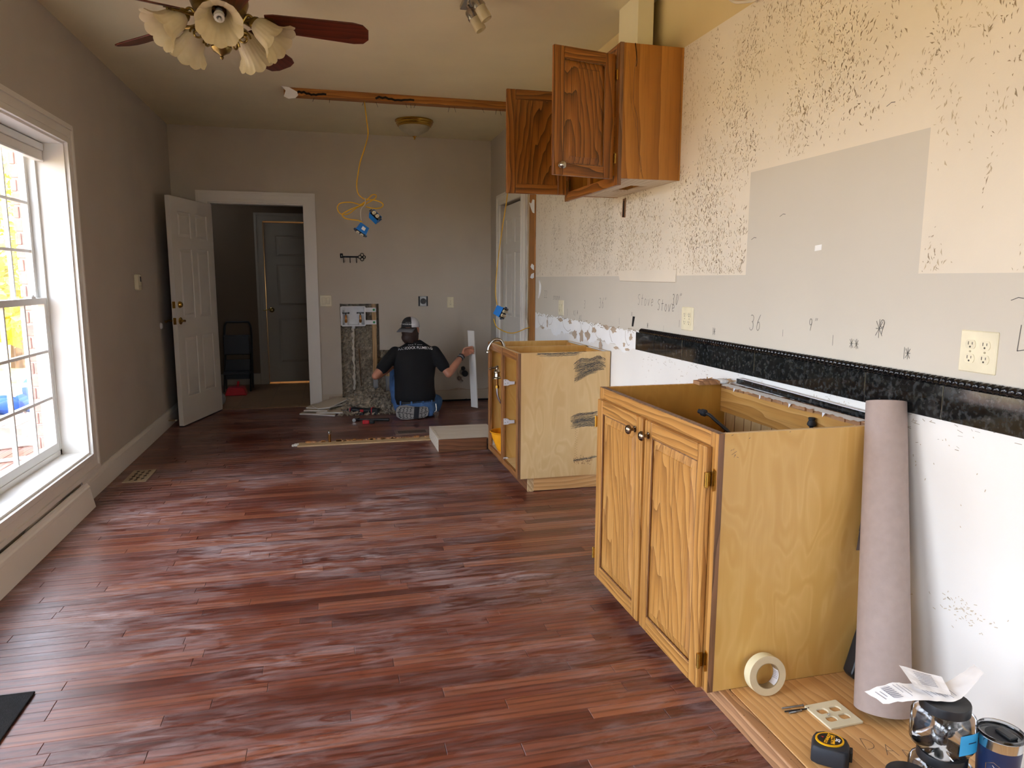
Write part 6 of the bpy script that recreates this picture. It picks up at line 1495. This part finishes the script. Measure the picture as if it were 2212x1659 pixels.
badge_text('FATMAX', .0095, .004, .002, 'black', .0003); badge_text('25', .015, .017, .004, 'ink_white', .0004); badge_text('A', .008, -.022, .004, 'red', .0003, 'brand_mark')
MB().box(.046, .054, -.014, .012, .010, .040).build('belt_clip', M['black'], tm, local=True, bevel=.002); MB().box(.040, .052, .016, .030, .002, .026).build('tape_mouth', M['black_plastic'], tm, local=True); MB().box(.052, .054, .017, .029, .0, .018).build('hook', M['steel'], tm, local=True)
# clear jars with black lids
def jar(x, y, z, rz, h, lab, lid=True, label=None):
    t = thing('hardware_jar', lab, 'jar', (x, y, z), (0, 0, rz), 'clear hardware jars on the platform')
    def sq(r, a): # softly squared section
        c_, s_ = abs(math.cos(a)), abs(math.sin(a)); k = (c_ ** 4 + s_ ** 4) ** .25; return r / k * .93
    prof = [(.0, .002), (.050, .0), (.060, .006), (.065, .018), (.0655, h * .70), (.060, h * .80), (.052, h * .86), (.050, h), (.047, h)]
    mb = MB(); mb.lathe(prof, (0, 0, 0), (0, 0, 1), 40, scallop=lambda i, j, a, r, hh_: (sq(r, a) if 1 < i < 6 else r, hh_)); mb.build('jar_body', M['jar_plastic'], t, smooth=True, local=True)
    mb = MB(); mb.lathe([(0, h + .001), (.055, h + .001), (.056, h - .004), (.056, h - .022), (.054, h - .024), (.053, h - .002)], (0, 0, 0), (0, 0, 1), 40, scallop=lambda i, j, a, r, hh_: (r * (1 + (.006 if (j % 2 and 0 < i < 4) else 0)), hh_)); lidm = mb.build('lid', M['black_plastic'], t, smooth=True, local=True)
    mb = MB(); q = random.Random(int(x * 1000 + z * 77))
    cnt = 0
    for i in range(9):
        a = q.random() * 2 * PI; r = q.uniform(0, .034); zc_ = .016 + q.random() * h * .5; d_ = Vector((q.gauss(0, 1), q.gauss(0, 1), q.gauss(0, 1))).normalized(); c_ = Vector((r * math.cos(a), r * math.sin(a), zc_))
        pm = MB(); pm.lathe([(.009, -.012), (.0125, -.012), (.0125, -.004), (.015, -.003), (.015, .003), (.0125, .004), (.0125, .012), (.009, .012), (.009, -.012)], c_, d_, 14); pm.build('pipe_fitting', M['steel'] if i % 3 else M['nickel'], t, smooth=True, local=True)
    return t
def jar_label(t, a0, a1, z0, z1, mt, r=.0672, name='label', par=None):
    mb = MB(); k = 10
    def sq(a): c_, s_ = abs(math.cos(a)), abs(math.sin(a)); return r / (c_ ** 4 + s_ ** 4) ** .25 * .93
    # the lathe frame starts on another axis, so build from the same formula
    for i in range(k):
        p = [a0 + (a1 - a0) * (i + j) / k for j in (0, 1)]
        u, v = mb.frame((0, 0, 1)); f = lambda a, z: (u * math.cos(a) + v * math.sin(a)) * sq(a) + Vector((0, 0, z))
        mb.add([f(p[0], z0), f(p[1], z0), f(p[1], z1), f(p[0], z1)], [(0, 1, 2, 3)])
    return mb.build(name, M[mt], par or t, fix=False, local=True)
def facing(a): # angle (world, deg) to the lathe frame angle
    u, v = MB().frame((0, 0, 1)); d = Vector((math.cos(math.radians(a)), math.sin(math.radians(a)), 0)); return math.atan2(d.dot(v), d.dot(u))
JX, JY = 1.445, 1.300
j2 = jar(JX, JY, ZP, 0, .134, 'lower clear jar of the stack with blue and yellow label'); j1 = jar(JX - .001, JY + .004, ZP + .1355, 0, .130, 'upper clear jar with black lid under the crumpled receipt')
j3 = jar(JX - .135, JY - .045, ZP, 0, .118, 'clear jar standing left of the jar stack at the bottom edge')
def lab(t, ac, half, z0, z1, mt, r=.0672, name='label', par=None): a = facing(ac); s = math.radians(half); return jar_label(t, a - s, a + s, z0, z1, mt, r, name, par)
l1 = lab(j1, -75, 26, .022, .074, 'label_blue'); lab(j1, -68, 10, .05, .053, 'navy', .0676, 'label_line', l1)
l2 = lab(j2, -138, 40, .016, .080, 'label_blue'); lab(j2, -122, 9, .050, .072, 'label_yellow', .0678, 'yellow_tag', l2); lab(j2, -104, 7, .045, .062, 'blue_box', .0678, 'blue_tag', l2); lab(j2, -158, 10, .03, .066, 'steel', .0678, 'fitting_picture', l2)
lab(j2, -140, 14, .070, .073, 'navy', .0679, 'label_line', l2)
me = text_mesh('4', .018, .0002, .0006); a = math.radians(-124); me.transform(basis((math.cos(a) * .0688, math.sin(a) * .0688, .061), (-math.sin(a), math.cos(a), 0), (0, 0, 1))); put('lettering', me, M['black'], l2, local=True)
l3 = lab(j3, -120, 40, .016, .080, 'label_blue')
# insulated tumbler
TX, TY = 1.540, 1.232
tb = thing('travel_tumbler', 'navy insulated tumbler with steel rim and clear lid by the right wall', 'tumbler', (TX, TY, ZP))
mb = MB(); mb.lathe([(0, 0), (.034, 0), (.038, .004), (.041, .06), (.048, .18), (.0485, .182)], (0, 0, 0), (0, 0, 1), 40); mb.build('body', M['navy'], tb, smooth=True, local=True)
mb = MB(); mb.lathe([(.0487, .182), (.0505, .206), (.051, .2075), (.049, .2075), (.047, .196)], (0, 0, 0), (0, 0, 1), 40); mb.build('steel_rim', M['chrome'], tb, smooth=True, local=True)
mb = MB(); mb.lathe([(.0515, .207), (.0525, .212), (.050, .2155), (.045, .214), (.043, .205), (.0, .203)], (0, 0, 0), (0, 0, 1), 40); mb.build('clear_lid', M['jar_plastic'], tb, smooth=True, local=True)
mb = MB(); mb.lathe([(.043, .2035), (.038, .2045), (.0, .2045)], (0, 0, 0), (0, 0, 1), 32); mb.build('lid_seal', M['rubber'], tb, smooth=True, local=True)
MB().box(-.004, .020, -.030, .014, .205, .2135).build('slider', M['black'], tb, local=True, bevel=.003)
ta = math.radians(-150)
def tb_pt(da, z, r=.0008): a = ta + da; rr_ = .041 + (z - .06) * .0583 + r; return Vector((math.cos(a) * rr_, math.sin(a) * rr_, z))
mb = MB(); H = [(.018 * math.cos(math.radians(30 + 60 * k)), .135 + .019 * math.sin(math.radians(30 + 60 * k))) for k in range(7)]
for a_, b_ in zip(H[:-1], H[1:]): mb.tube([tb_pt(a_[0] / .045, a_[1]), tb_pt((a_[0] + b_[0]) / 2 / .045, (a_[1] + b_[1]) / 2), tb_pt(b_[0] / .045, b_[1])], .0007, 5)
mb.tube([tb_pt(-.10, .128), tb_pt(.1, .138), tb_pt(-.05, .146)], .0007, 5); mb.build('emblem', M['nickel'], tb, local=True)
me = text_mesh('TATE', .017, .0002, .0002, space=1.15)
for v_ in me.vertices: v_.co = tb_pt(v_.co.x / .045, .092 + v_.co.y, .0007 + v_.co.z)
put('lettering', me, M['nickel'], tb, local=True)
# crumpled receipt on the jar lid
rc = thing('store_receipt', 'long crumpled white receipt lying across the upper jar lid', 'receipt', (JX, JY, ZP + .266))
EA = spline([(1.272, 1.380, .326), (1.345, 1.370, .345), (1.41, 1.352, .342), (1.470, 1.340, .342), (1.582, 1.356, .370)], 8); EB = spline([(1.298, 1.345, .311), (1.366, 1.314, .329), (1.434, 1.290, .3300), (1.470, 1.284, .337), (1.548, 1.298, .384)], 8)
mb = MB(); m_ = 8; n = len(EA); rq2 = random.Random(12)
for i in range(n):
    for j in range(m_ + 1):
        p = EA[i].lerp(EB[i], j / m_); mb.v.append((p.x, p.y, p.z + .0035 * mnoise.noise(Vector((p.x * 60, p.y * 60, 1))) + .002))
for i in range(n - 1):
    for j in range(m_): a = i * (m_ + 1) + j; mb.f.append((a, a + 1, a + m_ + 2, a + m_ + 1)); mb.m.append(0)
mb.build('paper_strip', M['paper'], rc, fix=False, smooth=True)
FQ = [Vector(p) for p in ((1.398, 1.408, .366), (1.470, 1.345, .360), (1.450, 1.294, .344), (1.378, 1.330, .350))]
mb = MB()
for i in range(6):
    for j in range(6):
        P = [FQ[0].lerp(FQ[1], a).lerp(FQ[3].lerp(FQ[2], a), b) for a, b in ((i / 6, j / 6), ((i + 1) / 6, j / 6), ((i + 1) / 6, (j + 1) / 6), (i / 6, (j + 1) / 6))]
        mb.add([p + Vector((0, 0, .002 * mnoise.noise(p * 50))) for p in P], [(0, 1, 2, 3)])
mb.build('folded_end', M['paper'], rc, fix=False)
mb = MB()
for k in range(34):
    i = rq2.randrange(2, n - 3); a, b = sorted((rq2.uniform(.12, .5), rq2.uniform(.5, .9))); P0 = EA[i].lerp(EB[i], a); P1 = EA[i].lerp(EB[i], b); d = (EA[i + 1] - EA[i]).normalized() * .0016; up_ = Vector((0, 0, .0058)); mb.add([P0 + up_, P1 + up_, P1 + d + up_, P0 + d + up_], [(0, 1, 2, 3)])
for k in range(14):
    P0 = EA[4].lerp(EB[4], .15 + k * .05) + Vector((0, 0, .0058)); P1 = EA[6].lerp(EB[6], .15 + k * .05) + Vector((0, 0, .0058)); mb.add([P0, P1, P1 + (EB[6] - EA[6]) * (.012 + .02 * (k % 2)), P0 + (EB[4] - EA[4]) * (.012 + .02 * (k % 2))], [(0, 1, 2, 3)])
for k in range(8):
    P0 = FQ[0].lerp(FQ[1], .25).lerp(FQ[3].lerp(FQ[2], .25), .2 + k * .08); P1 = FQ[0].lerp(FQ[1], .7).lerp(FQ[3].lerp(FQ[2], .7), .2 + k * .08); mb.add([P0 + Vector((0, 0, .004)), P1 + Vector((0, 0, .004)), P1 + Vector((0, .0, .004)) + (FQ[3] - FQ[0]) * .025, P0 + Vector((0, 0, .004)) + (FQ[3] - FQ[0]) * .025], [(0, 1, 2, 3)])
o = mb.build('receipt_print', M['print'], rc, fix=False); o['kind'] = 'stuff'
# ------------------------------------------------------------------ person kneeling at the back wall
def loft(mb, path, n=16):
    """path: list of (center, rx, ry, optional side vector); closed tube with elliptic sections"""
    k = len(path); base = len(mb.v)
    for i, s in enumerate(path):
        c = Vector(s[0]); d = Vector(path[min(i + 1, k - 1)][0]) - Vector(path[max(i - 1, 0)][0]); d.normalize()
        side = Vector(s[3]) if len(s) > 3 else Vector((1, 0, 0))
        u = side - d * side.dot(d)
        if u.length < 1e-4: u = Vector((0, 1, 0)) - d * d.y
        u.normalize(); v = d.cross(u)
        for j in range(n): a = 2 * PI * j / n; mb.v.append(tuple(c + u * math.cos(a) * s[1] + v * math.sin(a) * s[2]))
    for i in range(k - 1):
        for j in range(n): a = base + i * n + j; b = base + i * n + (j + 1) % n; mb.f.append((a, b, b + n, a + n)); mb.m.append(0)
    mb.f.append(tuple(base + j for j in reversed(range(n)))); mb.m.append(0); mb.f.append(tuple(base + (k - 1) * n + j for j in range(n))); mb.m.append(0)
def limb(mb, pts, rs, n=12):
    P = [Vector(p) for p in pts]
    for i in range(len(P) - 1): mb.tube([P[i], P[i + 1]], [rs[i], rs[i + 1]], n)
    for p, r in zip(P, rs): mb.sphere(p, r * .995, n, 8)
def union(mb, name, mt, parent, voxel, smooth=2, disp=0):
    o = mb.build(name, mt, parent)
    r = o.modifiers.new('r', 'REMESH'); r.mode = 'VOXEL'; r.voxel_size = voxel
    s = o.modifiers.new('s', 'SMOOTH'); s.factor = .5; s.iterations = smooth
    bake(o); o.data.shade_smooth(); return o
per = thing('person', 'person in black t-shirt and backward cap kneeling at the back wall, holding a white board', 'person', (.82, 6.95, 0))
HX, HY = .765, 6.965           # head centre
b = MB()
# head: skull, jaw, nose, ears, turned a little to the right
hd = Matrix.Rotation(math.radians(-22), 3, 'Z')
def hp(x, y, z): return Vector((HX, HY, .870)) + hd @ Vector((x, y, z))
b.sphere(hp(0, -.005, .02), (.076, .094, .098), 20, 14, hd); b.sphere(hp(0, .035, -.045), (.056, .062, .062), 16, 10, hd); b.sphere(hp(0, .075, -.082), (.024, .02, .018), 10, 8)
b.tube([hp(0, .09, .02), hp(0, .112, -.022), hp(0, .092, -.03)], [.009, .015, .012], 8); b.sphere(hp(-.03, .075, .015), (.02, .02, .012)); b.sphere(hp(.03, .075, .015), (.02, .02, .012))
b.tube([hp(-.026, .09, -.052), hp(0, .098, -.052), hp(.026, .09, -.052)], [.006, .009, .006], 8)
for s in (-1, 1): b.sphere(hp(s * .078, -.012, -.012), (.012, .022, .032), 10, 8, hd); b.sphere(hp(s * .076, -.006, -.038), (.010, .012, .012), 8, 6)
loft(b, [((.80, 6.965, .70), .062, .058), ((.785, 6.965, .77), .056, .054), ((HX, HY - .002, .84), .054, .054)])
# trunk under the clothes
loft(b, [((.80, 6.97, .14), .13, .09), ((.80, 6.965, .30), .125, .085), ((.80, 6.965, .50), .145, .09), ((.80, 6.965, .66), .14, .07), ((.80, 6.965, .72), .07, .055)])
# arms
SL, EL, WL = (.612, 6.965, .638), (.412, 6.87, .425), (.572, 7.03, .478)
SR, ER, WR = (.992, 6.95, .638), (1.115, 6.84, .428), (1.280, 6.99, .592)
for (S_, E_, W_) in ((SL, EL, WL), (SR, ER, WR)):
    S_, E_, W_ = Vector(S_), Vector(E_), Vector(W_)
    limb(b, [S_, S_.lerp(E_, .45), E_], [.052, .047, .036]); limb(b, [E_, E_.lerp(W_, .3), E_.lerp(W_, .7), W_], [.036, .040, .032, .024])
def hand(mb, w, fwd, palm, thumb, curl, L=.085, bends=(.5, .7, .5)):
    """w wrist; fwd along the metacarpals; palm = direction the palm faces; thumb = side of the thumb"""
    w, f, p, t = Vector(w), Vector(fwd).normalized(), Vector(palm).normalized(), Vector(thumb).normalized()
    loft(mb, [(w, .022, .017, t), (w + f * .03, .034, .016, t), (w + f * .065, .042, .015, t), (w + f * L, .040, .012, t)], 12)
    for i, (off, ln) in enumerate(((.030, .078), (.010, .088), (-.010, .080), (-.029, .062))):
        q = w + f * L + t * off; d = f; pts = [q - f * .015]; rs = [.0095]
        ang = 0
        for seg, bd in zip((.42, .33, .25), bends):
            ang += bd * curl; dd = f * math.cos(ang) + p * math.sin(ang); q = q + dd * ln * seg; pts.append(q.copy()); rs.append(.0088 - .0008 * len(pts) / 2)
        limb(mb, pts, rs, 8)
    q = w + f * .025 + t * .030; limb(mb, [q, q + (t * .7 + f * .5 + p * .35) * .034, q + (t * .45 + f * .75 + p * .85) * .062, q + (t * .30 + f * .9 + p * 1.0) * .082], [.013, .011, .0095, .008], 8)
hand(b, WR, (.80, .40, .45), (.42, -.80, -.05), (-.35, -.1, .92), 1.25)
hand(b, WL, (.55, .75, .05), (.3, .1, -.95), (.7, -.6, .1), .7)
body = union(b, 'body', M['skin'], per, .0052, 3)
# hair below the cap
h = MB(); h.sphere(hp(0, -.04, -.025), (.080, .066, .085), 16, 12, hd); h.sphere(hp(-.01, -.055, -.085), (.068, .045, .055), 14, 10, hd)
rh = random.Random(3)
for i in range(46):
    a = rh.uniform(-1.35, 1.5); r0 = Vector((math.sin(a) * .074, -math.cos(a) * .088, -.02)); q0 = hp(*r0); q1 = hp(r0.x * 1.02, r0.y * 1.02, -.08); q2 = hp(r0.x * .9 + rh.uniform(-.01, .01), r0.y * .95, -.115 - rh.random() * .035)
    h.tube([q0, q1, q2], [.010, .009, .002], 6)
h.tube([hp(.06, .055, -.05), hp(.02, .09, -.09), hp(-.03, .085, -.09), hp(-.06, .05, -.05)], [.012, .018, .018, .012], 8)
union(h, 'hair', M['hair'], per, .0055, 1)
# cap worn backwards
cap = MB(); hd2 = Matrix.Rotation(math.radians(-8), 3, 'Z')
def cp_(x, y, z): return Vector((HX, HY, .892)) + hd2 @ Vector((x, y, z))
n_, m2 = 40, 14
front_v = []
for i in range(m2 + 1):
    t_ = (PI / 2) * i / m2
    for j in range(n_):
        a = 2 * PI * j / n_; r = math.cos(t_) ** .82; cap.v.append(tuple(cp_(.089 * r * math.cos(a), -.006 + .108 * r * math.sin(a), -.004 + .098 * math.sin(t_) ** .9 - (.008 if math.sin(a) > 0 else 0) * (1 - i / m2))))
for i in range(m2):
    for j in range(n_):
        a = 2 * PI * (j + .5) / n_; dark = math.cos(a - math.radians(226)) > .54; cap.f.append((i * n_ + j, i * n_ + (j + 1) % n_, (i + 1) * n_ + (j + 1) % n_, (i + 1) * n_ + j)); cap.m.append(0 if dark else 1)
co = cap.build('cap', [M['cap_dark'], M['cap_mesh']], per, smooth=True, fix=False)
s_ = co.modifiers.new('solid', 'SOLIDIFY'); s_.thickness = .003; bake(co)
# bill points back and to the left, drooping
bd = Vector((math.cos(math.radians(238)), math.sin(math.radians(238)), 0)); bs_ = Vector((-bd.y, bd.x, 0)); c0 = Vector((HX, HY, .884))
bl = MB(); K = 12
for i in range(K + 1):
    a = -1.15 + 2.3 * i / K
    inner = c0 + bd * (.090 * math.cos(a)) + bs_ * (.088 * math.sin(a)); outer = c0 + bd * (.095 + .062 * math.cos(a * .85) ** .7) + bs_ * (.092 * math.sin(a * 1.02)) + Vector((0, 0, -.034 * math.cos(a * .6) - .016 * abs(math.sin(a)) ** 2))
    bl.v += [tuple(inner), tuple(inner.lerp(outer, .5) + Vector((0, 0, .005))), tuple(outer)]
for i in range(K):
    for j in range(2): a = i * 3 + j; bl.f.append((a, a + 1, a + 4, a + 3)); bl.m.append(0)
bo = bl.build('cap_bill', M['cap_bill'], co, smooth=True, fix=False); s_ = bo.modifiers.new('solid', 'SOLIDIFY'); s_.thickness = .004; bake(bo)
# t-shirt
t_ = MB()
loft(t_, [((.80, 6.965, .135), .182, .115), ((.80, 6.965, .19), .205, .130), ((.795, 6.965, .28), .198, .128), ((.795, 6.96, .38), .196, .125), ((.80, 6.955, .50), .206, .125), ((.80, 6.96, .60), .213, .115), ((.80, 6.965, .67), .195, .098), ((.80, 6.967, .715), .115, .078), ((.795, 6.967, .752), .064, .060)], 28)
for (S_, E_) in ((SL, EL), (SR, ER)):
    S_, E_ = Vector(S_), Vector(E_); limb(t_, [S_ + Vector((0, 0, .0)), S_.lerp(E_, .35), S_.lerp(E_, .66)], [.062, .064, .060], 14)
tee = union(t_, 'tshirt', M['tee'], per, .009, 6)
# jeans
j_ = MB()
loft(j_, [((.805, 6.96, .045), .19, .15), ((.805, 6.965, .10), .205, .155), ((.80, 6.965, .155), .188, .125), ((.80, 6.965, .185), .178, .112)], 24)
limb(j_, [(.90, 6.97, .10), (1.00, 7.12, .105), (1.055, 7.30, .085)], [.105, .088, .070], 14); limb(j_, [(1.055, 7.30, .075), (1.01, 7.08, .062), (.93, 6.86, .058)], [.068, .060, .050], 14)
limb(j_, [(.69, 6.99, .11), (.645, 7.13, .27), (.645, 7.27, .43)], [.105, .085, .066], 14); limb(j_, [(.645, 7.27, .43), (.64, 7.33, .24), (.64, 7.33, .09)], [.064, .056, .048], 14)
jn = union(j_, 'jeans', M['denim'], per, .009, 4)
# belt with loops, key clip on the right hip
mb = MB(); ring = [(.80 + .196 * math.cos(2 * PI * i / 40), 6.964 + .126 * math.sin(2 * PI * i / 40)) for i in range(41)]
for (a, b2) in zip(ring[:-1], ring[1:]): mb.add([(a[0], a[1], .128), (b2[0], b2[1], .128), (b2[0], b2[1], .160), (a[0], a[1], .160)], [(0, 1, 2, 3)])
bt = mb.build('belt', M['black'], per, fix=False); s_ = bt.modifiers.new('solid', 'SOLIDIFY'); s_.thickness = .006; bake(bt)
for a in (-140, -105, -72, -40): mb = MB(); r = math.radians(a); c = Vector((.80 + .20 * math.cos(r), 6.964 + .130 * math.sin(r), .144)); mb.obox(c, (.016, .006, .05), Matrix.Rotation(r + PI / 2, 3, 'Z')); mb.build('belt_loop', M['denim'], jn)
# shoe with treaded sole facing the camera
so = MB(); P = [(-.155, .0), (-.15, .035), (-.12, .056), (-.06, .060), (.0, .050), (.06, .046), (.11, .052), (.145, .045), (.158, .012), (.150, -.025), (.11, -.042), (.04, -.046), (-.04, -.056), (-.11, -.052), (-.148, -.030)]
SC = Vector((.745, 6.792, .066)); tilt = Matrix.Rotation(math.radians(4), 3, 'Y') @ Matrix.Rotation(math.radians(10), 3, 'Z')
def sf(u, v, w): return tuple(SC + tilt @ Vector((u * 1.04, -w, v * 1.22 + .004)))
so.prism(P, sf, 0, .022); sh = so.build('shoe_sole', M['sole'], per, bevel=.005)
mb = MB(); mb.prism([(p[0] * .96, p[1] * .92) for p in P], sf, -.05, 0); mb.build('shoe_upper', M['black'], sh, bevel=.02)
mb = MB(); mb.prism([(.012, -.047), (.062, -.046), (.064, .047), (.014, .049)], sf, .0215, .0225); mb.build('arch_panel', M['rubber'], sh)
mb = MB()
for cx, sg in ((-.075, 1), (.11, 1)):
    for k in range(4 if cx < 0 else 2):
        for s in (-1, 1):
            x0 = cx + (-.055 if cx < 0 else -.03) + k * .034; Z = [(x0, s * .006), (x0 + .014, s * .016), (x0 + .004, s * .026), (x0 + .018, s * .036), (x0 + .010, s * .046)]
            ribbon(mb, Z, .0045, lambda u, v, w: sf(u, v, .0215 + w), .0012)
ribbon(mb, [(-.15, .005), (-.10, .002), (-.05, -.004), (.008, -.012)], .004, lambda u, v, w: sf(u, v, .0215 + w), .0014); ribbon(mb, [(.068, -.006), (.11, .0), (.15, .012)], .004, lambda u, v, w: sf(u, v, .0215 + w), .0014)
ribbon(mb, [(p[0] * .86, p[1] * .80) for p in P] + [(P[0][0] * .86, 0)], .003, lambda u, v, w: sf(u, v, .0215 + w), .001); mb.build('tread', M['black'], sh, fix=False)
mb = MB(); limb(mb, [(.64, 7.36, .035), (.63, 7.46, .03), (.625, 7.52, .028)], [.040, .042, .034], 12); mb.build('front_shoe', M['black'], per, smooth=True)
# wristbands and keys
wv_ = Vector(WR) - Vector(ER); wd_ = wv_.normalized()
for k, (off, mt) in enumerate(((.0, 'rubber'), (.018, 'tape_grey'), (.032, 'rubber'))):
    mb = MB(); c = Vector(WR) - wd_ * (.012 + off); u, v = mb.frame(wd_); mb.tube([c + (u * math.cos(a * PI / 12) + v * math.sin(a * PI / 12)) * .0285 for a in range(25)], .006, 8); mb.build('wristband', M[mt], per, smooth=True)
kx = Vector((.985, 6.835, .14))
mb = MB(); mb.tube([kx, kx + Vector((.004, -.008, -.05)), kx + Vector((.002, -.01, -.075))], .004, 8); mb.tube([kx + Vector((.012 * math.cos(a * .6), -.012, -.085 + .014 * math.sin(a * .6))) for a in range(12)], .0022, 6)
for k in range(4): d = Vector((.012 * (k - 1.5), -.014 - .002 * k, -.125 + .008 * (k % 2))); mb.obox(kx + d, (.008, .002, .05), Matrix.Rotation(.2 * (k - 1.5), 3, 'Y')); mb.cyl(kx + d + Vector((0, .001, .03)), kx + d + Vector((0, -.002, .03)), .010, n=10)
mb.build('key_bunch', M['nickel'], per)['kind'] = 'stuff'
# printed lettering, draped on the shirt back and the cap
def drape(me, target, name, mt, parent, lift=.0012):
    bvh = BVHTree.FromPolygons([W(target) @ v.co for v in target.data.vertices], [tuple(p.vertices) for p in target.data.polygons])
    for v in me.vertices:
        hit = bvh.ray_cast(Vector((v.co.x, 6.4, v.co.z)), Vector((0, 1, 0)))
        if hit[0] is not None: v.co.y = hit[0].y - lift
        else: v.co.y = 6.95
    return put(name, me, M[mt], parent)
def word(txt, size, x, z, arch, target, name, parent, bold=.0004):
    me = text_mesh(txt, size, 0, bold, 0, 1.0)
    for v in me.vertices:
        px, pz = v.co.x, v.co.y; v.co = Vector((x + px, 0, z + pz - arch * px * px))
    return drape(me, target, name, 'ink_white', parent)
word('HANCOCK PLUMBING', .033, .802, .690, .55, tee, 'shirt_lettering', tee, .0003)
word('LICENSED   *   INSURED'.replace('LICENSED', '~ ~ ~').replace('INSURED', '~ ~ ~'), .020, .800, .718, .4, tee, 'shirt_scroll', tee, .0006)
word('HANCOCK PLUMBING', .0135, .733, .918, .4, co, 'cap_lettering', co, .0004)
word('~ ~ * ~ ~', .011, .732, .936, .4, co, 'cap_scroll', co, .0003)
# the white board held upright in the right hand
bd0, bd1 = Vector((1.448, 7.09, .035)), Vector((1.398, 7.015, .835))
mb = MB(); d = (bd1 - bd0).normalized(); side = Vector((-.62, .78, 0)); side = (side - d * side.dot(d)).normalized(); nn = d.cross(side)
mb.obox((bd0 + bd1) / 2 + side * .03, ((bd1 - bd0).length, .085, .014), Matrix((d, side, nn)).transposed()); o = mb.build('trim_board', M['white_trim'], bevel=.003); tag(o, 'white trim board held upright by the kneeling person', 'board')
